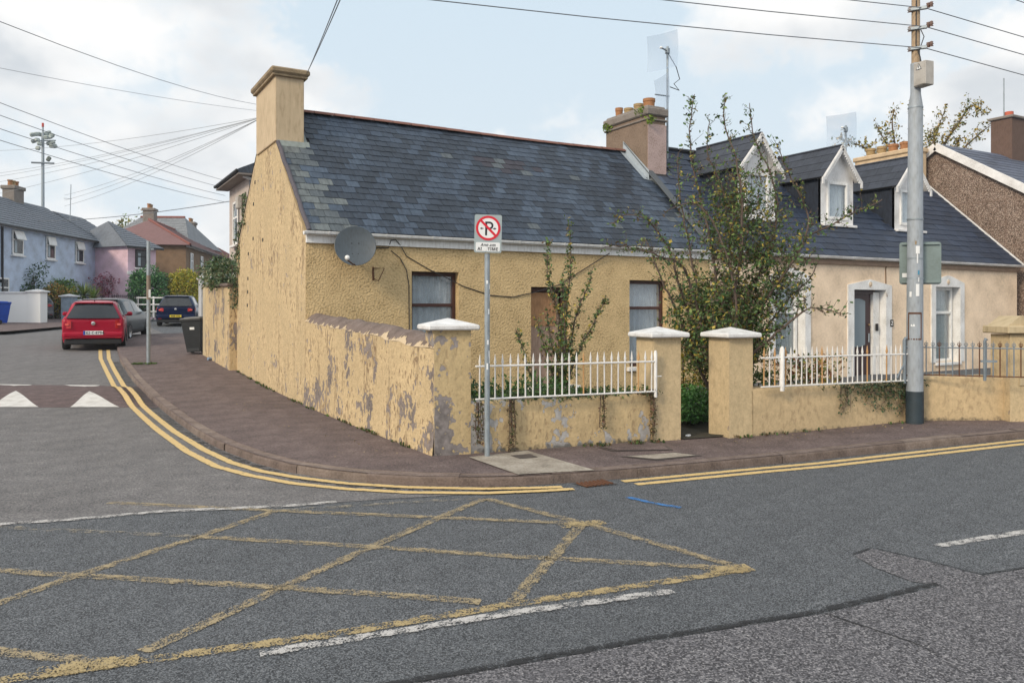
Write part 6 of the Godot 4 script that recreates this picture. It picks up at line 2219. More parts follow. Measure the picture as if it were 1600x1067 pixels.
			var arch := PackedVector2Array()
			for k in 13:
				var a := PI * k / 12.0
				arch.append(Vector2(cos(a) * r * 1.16, sin(a) * r * 1.16))
			mb.prism(arch, 0, 0.012, Transform3D(Basis(Vector3(0, 0, 1), Vector3(0, 1, 0), Vector3(s, 0, 0)), Vector3(s * (hw * 0.995 - 0.004), r * 0.98, z)))
			part("wheel_arch", mb, M.black, body)
	# plate and badge
	var py := 0.535 if lamp_style != 2 else 0.5
	var pl := part("number_plate", bx(Vector3(0, py, bz + 0.045), Vector3(0.52, 0.115, 0.012), 0.004), plain(plate_bg, 0.5), body)
	if plate:
		var eu := 0.0
		if lamp_style == 1:
			part("blue_band", bx(Vector3(-0.235, py, bz + 0.052), Vector3(0.05, 0.113, 0.002)), plain(Color(0.02, 0.1, 0.5), 0.5), pl)
			eu = 0.02
		part("lettering", text_mesh(plate, 0.078, 0.003), M.signblack, pl, Transform3D(Basis.IDENTITY, Vector3(eu, py, bz + 0.053)))
	if badge:
		var by: float = prof[1][2] - 0.12
		var bc := Vector3(0, by, prof[0][0] + 0.035)
		mb = MB.new()
		mb.lathe([Vector2(0.055, -0.02), Vector2(0.055, 0.004), Vector2(0.045, 0.01), Vector2(0, 0.008)], 20, Transform3D(Basis(Vector3.RIGHT, PI / 2), bc))
		var bd := part("badge", mb, plain(Color(0.62, 0.63, 0.65), 0.2, 0.7), body)
		mb = MB.new()
		mb.tube([bc + Vector3(-0.03, 0.028, 0.012), bc + Vector3(-0.014, -0.03, 0.012), bc + Vector3(0, 0.0, 0.012), bc + Vector3(0.014, -0.03, 0.012), bc + Vector3(0.03, 0.028, 0.012)], 0.0035, 5)
		mb.tube([bc + Vector3(-0.014, 0.036, 0.012), bc + Vector3(0, 0.004, 0.012), bc + Vector3(0.014, 0.036, 0.012)], 0.0035, 5)
		part("badge_mark", mb, M.black, bd)
	return o

func cars():
	# [z, half-width share, belt, roof, roof half-width share]
	var hatch := [[0.0, 0.93, 0.84, 0.86, 0.6], [-0.03, 0.96, 0.93, 0.97, 0.6], [-0.14, 0.98, 0.945, 1.06, 0.66], [-0.52, 0.995, 0.95, 1.42, 0.70], [-0.75, 1.0, 0.95, 1.45, 0.71], [-1.55, 1.0, 0.94, 1.465, 0.71], [-2.15, 1.0, 0.925, 1.43, 0.70], [-2.7, 1.0, 0.91, 1.2, 0.72], [-3.0, 0.99, 0.9, 0.98, 0.8], [-3.55, 0.95, 0.8, 0.88, 0.7], [-3.85, 0.86, 0.7, 0.76, 0.6], [-3.95, 0.76, 0.58, 0.62, 0.5]]
	var big := []
	for p in hatch:
		big.append([p[0] * 1.09, p[1], p[2] * 1.02, p[3] * 1.015, p[4]])
	var suv := []
	for p in hatch:
		suv.append([p[0] * 1.12, p[1], p[2] * 1.1, p[3] * 1.1, p[4] * 1.04])
	car("red hatchback parked tail first at the end of the double yellow lines", Color(0.33, 0.008, 0.03), 1.68, 1.46, 3.95, hatch, "162-C-8794", Color(0.75, 0.78, 0.8), 1, Vector2(0.91, 26.78), deg_to_rad(5.0))
	car("dark grey hatchback parked just ahead of the red car", Color(0.028, 0.036, 0.04), 1.8, 1.5, 4.3, big, "", Color(0.75, 0.78, 0.8), 2, Vector2(1.12, 30.6), deg_to_rad(17))
	car("navy blue hatchback with a yellow number plate beyond the black bin", Color(0.006, 0.012, 0.045), 1.79, 1.49, 4.3, big, "W06 VHL", Color(0.72, 0.55, 0.03), 2, Vector2(4.92, 41.4), deg_to_rad(13))
	car("silver grey estate car in the driveway behind the white wall pier", Color(0.2, 0.2, 0.22), 1.84, 1.65, 4.4, suv, "", Color(0.75, 0.78, 0.8), 2, Vector2(-1.05, 49.6), deg_to_rad(-14), false)

func wheelie_bin(label: String, body_c: Color, lid_c: Color, at: Vector2, turn: float, tilt := 0.0, sc := 1.0) -> Node3D:
	var o := thing("wheelie_bin", label, "wheelie bin", W(at.x, g(at.x, at.y), at.y), turn, "wheelie bins")
	var bm := mat(body_c, 0.5, TX.grime, 0.7)
	var lm := mat(lid_c, 0.5, TX.grime, 0.7)
	var mb := MB.new()
	var lev := [[0.06, 0.19, 0.2], [0.5, 0.235, 0.26], [0.93, 0.275, 0.315]]
	mb.smooth()
	for k in 2:
		var a = lev[k]
		var b = lev[k + 1]
		for e in [[-1, 1, 1, 1], [1, 1, 1, -1], [1, -1, -1, -1], [-1, -1, -1, 1]]:
			mb.smooth()
			mb.quad(Vector3(e[0] * a[1], a[0], e[1] * a[2]) * sc, Vector3(e[2] * a[1], a[0], e[3] * a[2]) * sc, Vector3(e[2] * b[1], b[0], e[3] * b[2]) * sc, Vector3(e[0] * b[1], b[0], e[1] * b[2]) * sc, Vector3(e[0] + e[2], 0, e[1] + e[3]))
	mb.flat()
	mb.quad(Vector3(-0.19, 0.06, -0.2) * sc, Vector3(0.19, 0.06, -0.2) * sc, Vector3(0.19, 0.06, 0.2) * sc, Vector3(-0.19, 0.06, 0.2) * sc, Vector3.DOWN)
	var body := part("body", mb, bm, o)
	part("rim", bx(Vector3(0, 0.95, 0) * sc, Vector3(0.6, 0.06, 0.68) * sc, 0.015), bm, body)
	part("foot_bar", bx(Vector3(0, 0.12, 0.2) * sc, Vector3(0.36, 0.1, 0.03) * sc, 0.01), bm, body)
	part("label_plate", bx(Vector3(0.02, 0.72, 0.288) * sc, Vector3(0.13, 0.07, 0.006) * sc, 0.0, Basis(Vector3.RIGHT, 0.13)), M.signwhite if body_c.b < 0.2 else bm, body)
	mb = MB.new()
	mb.box(Vector3(0, 1.0, 0.0) * sc, Vector3(0.6, 0.045, 0.72) * sc, Basis(Vector3.RIGHT, 0.03), 0.02)
	mb.box(Vector3(0, 1.025, -0.02) * sc, Vector3(0.46, 0.04, 0.5) * sc, Basis(Vector3.RIGHT, 0.03), 0.018)
	part("lid", mb, lm, o)
	part("handle", tubed([Vector3(-0.24, 0.94, -0.38) * sc, Vector3(0.24, 0.94, -0.38) * sc], 0.016, 8), bm, o)
	for s in [-1.0, 1.0]:
		mb = MB.new()
		mb.lathe([Vector2(0.1, 0), Vector2(0.1, 0.045), Vector2(0.06, 0.05), Vector2(0, 0.05)], 16, Transform3D(Basis(Vector3.BACK, -PI / 2 * s), Vector3(s * 0.2, 0.1, -0.22) * sc))
		part("wheel", mb, M.rubber, o)
	return o

# ------------------------------------------------------------------ side street scenery
func frame_house(called: String, label: String, a: Vector3, b: Vector3, eave: float, depth: float, rise: float, wallm: Material, roofm: Material, over := 0.3, hip_a := 0.0, hip_b := 0.0, band: Material = null, band_y := 0.0) -> Node3D:
	# house with its front from a to b (bases), body going back to the left of a->b; local x along the front, z towards the street
	var t := b - a
	var l := Vector2(t.x, t.z).length()
	var yaw := atan2(-t.z, t.x)
	var o := thing(called, label, "house", a, yaw)
	var mb := MB.new()
	mb.box(Vector3(l / 2, eave / 2 - 0.5, -depth / 2), Vector3(l, eave + 1.0, depth))
	part("walls", mb, wallm, o)
	var z0 := over
	var z1 := -depth - over
	var zr := -depth / 2
	var yr := eave + rise
	var xa := -0.02
	var xb := l + 0.02
	mb = MB.new()
	var r0 := Vector3(xa + hip_a, yr, zr)
	var r1 := Vector3(xb - hip_b, yr, zr)
	var e0 := Vector3(xa - (over if hip_a > 0 else 0.0), eave, z0)
	var e1 := Vector3(xb + (over if hip_b > 0 else 0.0), eave, z0)
	var f0 := Vector3(e0.x, eave, z1)
	var f1 := Vector3(e1.x, eave, z1)
	mb.quad(e0, e1, r1, r0, Vector3(0, 1, 1))
	mb.quad(f0, f1, r1, r0, Vector3(0, 1, -1))
	mb.tri(e0, f0, r0, Vector3(-1, 0.6, 0))
	mb.tri(e1, f1, r1, Vector3(1, 0.6, 0))
	mb.quad(e0, e1, f1, f0, Vector3.DOWN)
	var roof := part("roof", mb, roofm, o)
	# courses as real steps
	mb = MB.new()
	var up := (r0 - Vector3(r0.x, eave, z0))
	var n := int(up.length() / 0.3)
	for k in n:
		var f := float(k) / n
		var p0 := e0.lerp(r0, f) + Vector3(0, 0.03, 0.03)
		var p1 := e1.lerp(r1, f) + Vector3(0, 0.03, 0.03)
		var q0 := e0.lerp(r0, minf(f + 1.0 / n, 1.0)) + Vector3(0, 0.012, 0.012)
		var q1 := e1.lerp(r1, minf(f + 1.0 / n, 1.0)) + Vector3(0, 0.012, 0.012)
		mb.quad(p0, p1, q1, q0, Vector3(0, 1, 1))
		mb.quad(p0, p1, p1 - Vector3(0, 0.025, 0.02), p0 - Vector3(0, 0.025, 0.02), Vector3(0, -0.3, 1))
	part("slate_courses", mb, roofm, roof)
	part("gutter", bx(Vector3(l / 2, eave - 0.05, z0 + 0.03), Vector3(e1.x - e0.x, 0.1, 0.09), 0.02), M.black, o)
	part("soffit", bx(Vector3(l / 2, eave - 0.06, z0 / 2), Vector3(l, 0.06, z0), 0.0), M.whitepaint, o)
	if band:
		part("belt_course", bx(Vector3(l / 2, band_y, 0.02), Vector3(l + 0.1, 0.2, 0.1), 0.01), band, o)
	return o

func far_window(o: Node3D, x: float, y: float, w: float, h: float, fm: Material, open := 0.0):
	var wn := part("window", bx(Vector3(x, y + h / 2, 0.012), Vector3(w, h, 0.05), 0.005), M.darkglass, o)
	for e in [[x - w / 2 + 0.04, y + h / 2, 0.08, h], [x + w / 2 - 0.04, y + h / 2, 0.08, h], [x, y + 0.04, w - 0.16, 0.08], [x, y + h - 0.04, w - 0.16, 0.08], [x, y + h * 0.62, w - 0.16, 0.07]]:
		part("frame_bar", bx(Vector3(e[0], e[1], 0.03), Vector3(e[2], e[3], 0.07), 0.006), fm, wn)
	part("sill", bx(Vector3(x, y - 0.05, 0.07), Vector3(w + 0.16, 0.08, 0.16), 0.01), M.whitepaint, wn)
	if open > 0:
		part("open_sash", bx(Vector3(x, y + h * 0.8, 0.07 + open * 0.3), Vector3(w - 0.12, h * 0.38, 0.04), 0.005, Basis(Vector3.RIGHT, -open)), fm, wn)
	part("net_curtain", bx(Vector3(x - w * 0.18, y + h * 0.45, 0.0405), Vector3(w * 0.22, h * 0.7, 0.004)), M.curtain, wn)

func stack(o: Node3D, p: Vector3, s: Vector3, m: Material, pots: int, along_x: bool):
	var st := part("chimney", bx(p + Vector3(0, s.y / 2, 0), s, 0.03), m, o)
	part("chimney_cap", bx(p + Vector3(0, s.y - 0.1, 0), Vector3(s.x + 0.16, 0.22, s.z + 0.16), 0.04), m, st)
	for k in pots:
		var f := (k + 0.5) / pots - 0.5
		var mb := MB.new()
		mb.lathe([Vector2(0.12, 0), Vector2(0.11, 0.25), Vector2(0.14, 0.27), Vector2(0.14, 0.34), Vector2(0.1, 0.34), Vector2(0.1, 0.1)], 10, Transform3D(Basis.IDENTITY, p + Vector3(f * s.x if along_x else 0.0, s.y, 0.0 if along_x else f * s.z)), true)
		part("chimney_pot", mb, M.pot2 if k % 2 else M.pot, st)

func background():
	var bluewall := mat(Color(0.62, 0.73, 0.92), 0.85, TX.grime, 2.5)
	var pinkwall := mat(Color(0.86, 0.63, 0.74), 0.85, TX.grime, 2.5)
	var brownwall := mat(Color(0.25, 0.165, 0.1), 0.9, TX.grime, 2.0, TX.rough, 0.4)
	var greyroof := mat(Color(0.17, 0.19, 0.22), 0.7, TX.slate, 1.6, TX.rough, 0.3)
	var redroof := mat(Color(0.24, 0.085, 0.07), 0.8, TX.wash, 1.0, TX.midbump, 0.8)
	var pinkroof := mat(Color(0.22, 0.125, 0.125), 0.8, TX.wash, 1.0, TX.midbump, 0.8)
	# blue terrace
	var b := frame_house("terraced_house", "pale blue terraced house with white windows and grey slate roof on the far left", W(-4.4, 1.05, 43.2), W(2.13, 1.05, 56.3), 4.83, 6.4, 2.15, bluewall, greyroof)
	far_window(b, 5.75, 3.42, 1.0, 1.25, M.whitegloss, 0.35)
	far_window(b, 9.0, 3.4, 0.95, 1.25, M.whitegloss, 0.2)
	far_window(b, 12.3, 3.4, 1.0, 1.25, M.whitegloss, 0.2)
	far_window(b, 1.9, 3.4, 1.0, 1.25, M.whitegloss)
	far_window(b, 4.4, 0.9, 1.1, 1.3, M.whitegloss)
	part("downpipe", tubed([Vector3(4.35, 0, 0.06), Vector3(4.35, 4.75, 0.06)], 0.055, 8), M.black, b)
	part("downpipe", tubed([Vector3(14.6, 0, 0.06), Vector3(14.6, 4.75, 0.1)], 0.055, 8), M.black, b)
	stack(b, Vector3(11.2, 6.0, -3.2), Vector3(1.0, 1.75, 0.7), M.stackgrey, 3, true)
	# television aerial on that roof
	var ta := thing("roof_aerial", "thin television aerial beside the chimney of the blue terrace", "aerial", W(0.65, 7.2, 57.2))
	part("mast", tubed([Vector3(0, 0, 0), Vector3(0.05, 2.3, 0)], 0.025, 6), M.galv, ta)
	part("cross_arm", tubed([Vector3(-0.35, 1.4, 0), Vector3(0.1, 1.4, 0)], 0.015, 5), M.galv, ta)
	# pink house with its projecting wing
	var p := frame_house("pink_house", "pink rendered house with dark windows and a hipped slate roof beside the blue terrace", W(2.13, 1.15, 56.3), W(3.85, 1.15, 59.7), 4.75, 5.5, 1.9, pinkwall, greyroof, 0.3, 0.0, 0.0, M.whitepaint, 3.0)
	far_window(p, 1.3, 3.35, 0.95, 1.25, M.black)
	var p2 := frame_house("pink_house_wing", "projecting pink wing with a hipped slate roof behind the round green bush", W(3.68, 1.15, 53.7), W(5.36, 1.15, 54.9), 4.35, 6.0, 1.75, pinkwall, greyroof, 0.3, 1.0, 1.0, M.whitepaint, 2.75)
	far_window(p2, 0.95, 3.1, 0.85, 1.1, M.black)
	# brown houses with red roofs
	var br2 := frame_house("brown_house", "brown rendered corner house with a reddish hipped tile roof beyond the pink house", W(7.93, 1.2, 61.05), W(11.9, 1.25, 72.1), 5.05, 6.2, 2.0, brownwall, pinkroof, 0.35, 2.4, 0.0, M.whitepaint, 2.55)
	far_window(br2, 1.7, 3.1, 0.9, 1.5, M.whitegloss)
	far_window(br2, 5.2, 3.1, 0.9, 1.5, M.whitegloss)
	far_window(br2, 9.0, 3.1, 0.9, 1.5, M.whitegloss)
	part("porch_roof", bx(Vector3(3.0, 2.2, 0.5), Vector3(4.0, 0.16, 1.2), 0.02), M.whitepaint, br2)
	stack(br2, Vector3(4.2, 6.2, -3.5), Vector3(0.9, 1.9, 0.8), M.stackgrey, 3, true)
	part("side_belt_course", bx(Vector3(-0.02, 2.55, -3.1), Vector3(0.1, 0.2, 6.3), 0.01), M.whitepaint, br2)
	part("hip_tiles", tubed([Vector3(-0.3, 5.1, 0.35), Vector3(2.4, 7.1, -3.1), Vector3(11.5, 7.1, -3.1)], 0.1, 6), redroof, br2)
	var br3 := frame_house("brown_house", "farther brown terrace with a bright red tile roof beyond the corner house", W(12.2, 1.25, 72.3), W(17.5, 1.25, 87.0), 4.9, 6.2, 2.0, mat(Color(0.1, 0.12, 0.13), 0.9), redroof, 0.35, 0.0, 0.0, M.whitepaint, 2.5)
	far_window(br3, 2.0, 3.0, 0.9, 1.5, M.whitegloss)
	stack(br3, Vector3(3.0, 6.3, -3.1), Vector3(0.9, 1.9, 0.8), M.stackgrey, 3, true)
	var gr := frame_house("grey_roof_house", "house with a long pale grey roof rising behind the pink house", W(3.0, 1.3, 72.0), W(9.0, 1.3, 69.0), 5.6, 8.0, 2.6, pinkwall, mat(Color(0.27, 0.28, 0.29), 0.8, TX.slate, 1.6), 0.3, 1.5, 1.5)
	part("hip_tiles", tubed([Vector3(1.5, 8.25, -4), Vector3(6.7 - 1.5, 8.25, -4)], 0.12, 6), redroof, gr)
	# pale two storey house behind the cottage
	var h := thing("back_house", "pale grey pink two storey house with a white sign board behind the cottage gable", "house", W(4.9, 0.6, 25.9), PI / 2)
	# local x runs up the street (N), z towards the street (-X)
	h.rotation.y = -PI / 2
	h.position = W(5.25, 0.6, 29.4)
	var pale := mat(Color(0.56, 0.49, 0.45), 0.9, TX.wash, 1.6, TX.rough, 0.3)
	var mb := MB.new()
	mb.box(Vector3(1.65, 2.4, -2.5), Vector3(3.3, 5.8, 5.0))
	part("walls", mb, pale, h)
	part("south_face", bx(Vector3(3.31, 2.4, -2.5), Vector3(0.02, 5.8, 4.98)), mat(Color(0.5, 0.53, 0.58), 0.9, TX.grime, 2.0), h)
	mb = MB.new()
	var e0 := Vector3(-0.25, 5.35, 0.4)
	var e1 := Vector3(3.75, 5.35, 0.4)
	mb.prism(PackedVector2Array([Vector2(0.4, 5.3), Vector2(0.4, 5.42), Vector2(-2.5, 6.75), Vector2(-5.4, 5.42), Vector2(-5.4, 5.3)]), -0.25, 3.75, Transform3D(Basis(Vector3(0, 0, 1), Vector3.UP, Vector3(1, 0, 0)), Vector3.ZERO))
	var hr := part("roof", mb, mat(Color(0.06, 0.075, 0.1), 0.7, TX.slate, 1.4), h)
	part("soffit", bx(Vector3(1.75, 5.27, 0.2), Vector3(4.0, 0.05, 0.42)), mat(Color(0.22, 0.19, 0.17), 0.7), hr)
	part("gutter", bx(Vector3(1.75, 5.36, 0.45), Vector3(4.0, 0.1, 0.1), 0.03), M.black, hr)
	part("downpipe", tubed([Vector3(3.4, 5.25, 0.2), Vector3(3.45, 5.1, -0.3), Vector3(3.4, 4.9, -0.45), Vector3(3.4, 0.0, -0.45)], 0.05, 8), M.signwhite, h)
	far_window(h, 1.35, 3.25, 0.85, 1.45, M.whitegloss)
	far_window(h, 0.9, 0.2, 0.8, 1.1, M.whitegloss)
	part("floodlight", bx(Vector3(2.3, 4.55, 0.12), Vector3(0.3, 0.42, 0.16), 0.03), M.boxgrey, h)
	var sg := part("sign_board", bx(Vector3(1.12, 2.2, 0.03), Vector3(2.1, 0.95, 0.05), 0.004), M.signwhite, h)
	part("sign_top_rail", bx(Vector3(1.12, 2.71, 0.06), Vector3(2.14, 0.05, 0.08)), M.black, sg)
	part("sign_bottom_rail", bx(Vector3(1.12, 1.7, 0.06), Vector3(2.14, 0.03, 0.06)), M.signgrey, sg)
	rng.seed = 71
	for k in 9:
		part("faded_lettering", bx(Vector3(0.25 + k * 0.21, 2.12, 0.058), Vector3(rng.randf_range(0.07, 0.13), rng.randf_range(0.25, 0.42), 0.006)), plain(Color(0.34, 0.42, 0.48), 0.7), sg)
	part("security_light", bx(Vector3(2.75, 2.45, 0.12), Vector3(0.14, 0.22, 0.2), 0.03), M.boxgrey, h)
	# floodlight mast far away
	var fm := thing("floodlight_mast", "tall floodlight mast with lamp clusters far behind the blue terrace", "floodlight mast", W(-1.58, 2, 110.2))
	part("mast", tubed([Vector3(0, 0, 0), Vector3(0, 20.6, 0)], [0.24, 0.16], 10), M.galv, fm)
	part("service_platform", bx(Vector3(0, 17.1, 0), Vector3(2.4, 0.1, 0.7), 0.0, Basis(Vector3.FORWARD, -0.05)), M.galv, fm)
	part("speaker_horn", bx(Vector3(0.6, 17.6, 0.2), Vector3(0.45, 0.6, 0.45), 0.1, Basis(Vector3.FORWARD, 0.5)), mat(Color(0.12, 0.14, 0.12), 0.7), fm)
	part("warning_lamp", bx(Vector3(0, 21.6, 0), Vector3(0.25, 0.5, 0.25), 0.05), plain(Color(0.5, 0.05, 0.03), 0.4), fm)
	part("cross_frame", tubed([Vector3(-1.2, 19.6, 0), Vector3(1.35, 19.9, 0)], 0.08, 5), M.galv, fm)
	part("cross_frame", tubed([Vector3(0, 19.0, 0), Vector3(0, 21.5, 0)], 0.1, 5), M.galv, fm)
	rng.seed = 6
	for q in [[-1.9, 20.3], [-1.2, 20.5], [-0.6, 20.6], [-1.7, 19.6], [-1.0, 19.7], [-0.6, 19.2], [-0.9, 18.7], [0.5, 20.7], [1.1, 20.9], [1.7, 20.5], [0.6, 20.1], [1.3, 20.2], [1.1, 19.5], [1.8, 19.6], [1.6, 19.1], [2.2, 19.2]]:
		part("lamp_head", bx(Vector3(q[0] * 0.56, 19.9 + (q[1] - 19.9) * 0.9, rng.randf_range(-0.3, 0.5)), Vector3(0.54, 0.48, 0.34), 0.1, Basis(rv(), 0.5)), mat(Color(0.33, 0.38, 0.36), 0.4), fm)
	# left boundary: white wall with pier, blue grey pier and gate
	var ww := thing("garden_wall", "white rendered garden wall behind the blue bin at the left edge", "wall", W(-6.2, 0.95, 47.6), atan2(-2.5, 5.0) * -1.0)
	ww.rotation.y = atan2(47.6 - 44.95, -(-6.2 + 1.3)) * -1.0
	part("wall_face", bx(Vector3(2.8, 0.72, -0.12), Vector3(5.6, 1.55, 0.24), 0.01), plain(Color(0.86, 0.86, 0.84), 0.7), ww)
	part("coping", bx(Vector3(2.8, 1.53, -0.12), Vector3(5.62, 0.1, 0.34), 0.02), M.whitecap, ww)
	var wp := thing("wall_pier", "white gate pier with pyramid cap at the end of the white garden wall", "gate pier", W(-1.32, 1.02, 44.92), -0.5)
	part("shaft", bx(Vector3(0.35, 0.74, -0.3), Vector3(0.62, 1.52, 0.6), 0.01), plain(Color(0.86, 0.86, 0.84), 0.7), wp)
	part("cap_stone", cap(0.62, 0.6, 0.09, 0.07, 0.1), M.whitecap, wp, Transform3D(Basis.IDENTITY, Vector3(0.04, 1.47, 0)))
	var bluep := mat(Color(0.36, 0.45, 0.56), 0.8, TX.grime, 1.0)
	var bp := thing("wall_pier", "blue grey gate pier with pale cap left of the red car", "gate pier", W(0.12, 1.08, 49.4), -0.5)
	part("shaft", bx(Vector3(0.3, 0.62, -0.3), Vector3(0.58, 1.3, 0.6), 0.01), bluep, bp)
	part("cap_stone", cap(0.58, 0.6, 0.1, 0.07, 0.1), M.whitecap, bp, Transform3D(Basis.IDENTITY, Vector3(0.01, 1.26, 0)))
	var bw := thing("garden_wall", "blue grey garden wall with pale coping behind the parked cars", "wall", W(0.7, 1.1, 49.6), -0.9)
	bw.rotation.y = atan2(3.0, 2.6)
	part("wall_face", bx(Vector3(2.2, 0.5, -0.1), Vector3(4.4, 1.1, 0.2), 0.01), bluep, bw)
	part("coping", bx(Vector3(2.2, 1.08, -0.1), Vector3(4.42, 0.08, 0.3), 0.02), M.whitecap, bw)
	var gt := thing("driveway_gate", "grey iron driveway gate with upright bars beside the blue grey pier", "gate", W(-0.42, 1.1, 50.7), deg_to_rad(60))
	gt.rotation.y = atan2(49.7 - 50.7, 0.55) * -1.0
	part("frame", tubed([Vector3(0, 0.1, 0), Vector3(0, 1.25, 0), Vector3(1.1, 1.25, 0), Vector3(1.1, 0.1, 0), Vector3(0, 0.1, 0)], 0.035, 6), M.boxgrey, gt)
	for k in 8:
		part("bar", bx(Vector3(0.08 + k * 0.135, 0.68, 0), Vector3(0.06, 1.12, 0.03)), M.boxgrey, gt)
	var rf := thing("rail_fence", "white post and rail fence beyond the parked cars", "fence", W(3.9, 1.25, 49.5), -0.4)
	for k in 4:
		part("post", bx(Vector3(k * 0.85, 0.55, 0), Vector3(0.09, 1.2, 0.09), 0.01), M.whitepaint, rf)
	for y in [0.3, 0.7, 1.08]:
		part("rail", bx(Vector3(1.3, y, 0.06), Vector3(2.9, 0.07, 0.04), 0.005), M.whitepaint, rf)
	var df := thing("iron_fence", "dark iron fence in front of the round green bush", "fence", W(2.6, 1.2, 49.2), 0.2)
	for k in 16:
		part("bar", bx(Vector3(k * 0.1, 0.65, 0), Vector3(0.025, 1.3, 0.025)), M.black, df)
	part("rail", bx(Vector3(0.75, 1.2, 0), Vector3(1.6, 0.04, 0.03)), M.black, df)
	wheelie_bin("bright blue wheelie bin in front of the white garden wall", Color(0.0, 0.07, 0.5), Color(0.01, 0.1, 0.55), Vector2(-2.3, 43.2), 2.4)
	wheelie_bin("black wheelie bin leaning by the yellow yard wall", Color(0.022, 0.026, 0.03), Color(0.16, 0.16, 0.155), Vector2(3.42, 24.1), -0.55).rotation.z = 0.05
	single("litter", "crumpled blue and white bottle on the ground beside the black bin", "litter", tubed([Vector3(0, 0.04, 0), Vector3(0.16, 0.04, 0.03), Vector3(0.22, 0.04, 0.05)], [0.04, 0.04, 0.015], 8), plain(Color(0.25, 0.35, 0.5), 0.3), W(3.42, g(3.4, 22.2), 22.2), 0.6)
	# side yard wall beyond the gable
	var yw := thing("yard_wall", "patched yellow yard wall topped with ivy beyond the gable end", "wall", W(3.53, 0.2, 19.78))
	mb = MB.new()
	mb.sheet([[Vector3(0, -0.3, 0), Vector3(0, 2.0, 0)], [Vector3(-0.01, -0.1, -1.7), Vector3(0.01, 2.05, -1.7)], [Vector3(-0.01, 0.0, -3.5), Vector3(0, 2.08, -3.5)]], Vector3.LEFT, [[Vector2(0.3, 0.98), Vector2(0.3, 0.05)], [Vector2(0.55, 0.98), Vector2(0.55, 0.05)], [Vector2(0.8, 0.98), Vector2(0.8, 0.05)]])
	mb.quad_uv([Vector3(0, -0.3, 0), Vector3(0.3, -0.3, 0), Vector3(0.3, 2.0, 0), Vector3(0, 2.0, 0)], [Vector2(0.3, 0.98), Vector2(0.26, 0.98), Vector2(0.26, 0.05), Vector2(0.3, 0.05)], Vector3.BACK)
	mb.quad(Vector3(0, 2.0, 0), Vector3(0.3, 2.0, 0), Vector3(0.3, 2.08, -3.5), Vector3(0, 2.08, -3.5), Vector3.UP)
	mb.quad(Vector3(0.3, -0.3, 0), Vector3(0.3, 2.0, 0), Vector3(0.3, 2.08, -3.5), Vector3(0.3, -0.3, -3.5), Vector3.RIGHT)
	mb.quad(Vector3(0, -0.3, -3.5), Vector3(0.3, -0.3, -3.5), Vector3(0.3, 2.08, -3.5), Vector3(0, 2.08, -3.5), Vector3.FORWARD)
	part("wall_face", mb, M.low, yw)
	part("end_jamb", bx(Vector3(0.1, 1.0, -3.75), Vector3(0.22, 2.3, 0.4), 0.02), M.pieryellow, yw)
	part("coping", bx(Vector3(0.13, 2.08, -1.7), Vector3(0.4, 0.08, 3.5), 0.02, Basis(Vector3.RIGHT, 0.023)), M.coping, yw)
	var gp := thing("wall_pier", "tall light grey rendered pier at the far end of the yellow yard wall", "gate pier", W(3.66, 0.45, 24.5))
	part("shaft", bx(Vector3(0.1, 1.0, -0.25), Vector3(0.34, 2.2, 0.5), 0.01), mat(Color(0.5, 0.52, 0.55), 0.85, TX.grime, 1.2), gp)
	part("cap_stone", bx(Vector3(0.1, 2.12, -0.25), Vector3(0.44, 0.1, 0.6), 0.03), M.whitepaint, gp)
	var ivyp := [Color(0.03, 0.06, 0.025), Color(0.05, 0.08, 0.03), Color(0.08, 0.1, 0.05), Color(0.022, 0.045, 0.02), Color(0.12, 0.12, 0.07)]
	bush("ivy", "bushy ivy heaped on top of the yellow yard wall", "ivy", W(3.72, 2.15, 21.6), Vector3(0.5, 0.42, 1.5), 2600, 0.09, ivyp, 51, 0.0, 0.4)
	creeper("ivy", "narrow ivy strip climbing the far edge of the gable wall", "ivy", W(3.7, 1.9, 19.72), 0.0, [[Vector3(-0.04, 0.3, 0.0), Vector3(0.16, 0.5, 0.12), 0.4], [Vector3(0.0, 1.2, 0.15), Vector3(0.1, 0.6, 0.2), 0.35], [Vector3(0.0, 2.0, 0.7), Vector3(0.08, 0.4, 0.3), 0.25]], 700, 0.075, ivyp, 52)
	# planting on the side street
	var dg := [Color(0.02, 0.05, 0.022), Color(0.03, 0.065, 0.025), Color(0.015, 0.036, 0.018)]
	bush("hedge", "low dark green hedge under the blue terrace", "hedge", W(-2.9, 1.2, 49.0), Vector3(2.6, 0.95, 0.6), 3000, 0.13, dg, 61, 0.0, 0.2)
	bush("garden_tree", "small dark tree with flat branches against the blue terrace", "tree", W(-1.4, 1.2, 49.4), Vector3(0.75, 0.75, 0.6), 900, 0.13, dg, 62, 1.2, 0.9)
	bush("shrub", "mixed green shrub in front of the blue terrace", "shrub", W(-0.2, 1.2, 52.0), Vector3(1.25, 1.0, 0.8), 3600, 0.14, [Color(0.08, 0.15, 0.03), Color(0.13, 0.18, 0.045), Color(0.05, 0.09, 0.03)], 63, 0.4, 0.4)
	bush("shrub", "orange and green shrub beside the driveway gate", "shrub", W(-0.1, 1.2, 50.9), Vector3(0.95, 0.85, 0.5), 2800, 0.13, [Color(0.34, 0.16, 0.05), Color(0.28, 0.2, 0.05), Color(0.12, 0.14, 0.03), Color(0.08, 0.12, 0.03)], 64, 0.2, 0.4)
	var pm := thing("cordyline", "spiky palm like plant behind the blue grey garden wall", "palm", W(1.3, 1.1, 52.2))
	rng.seed = 65
	mb = MB.new()
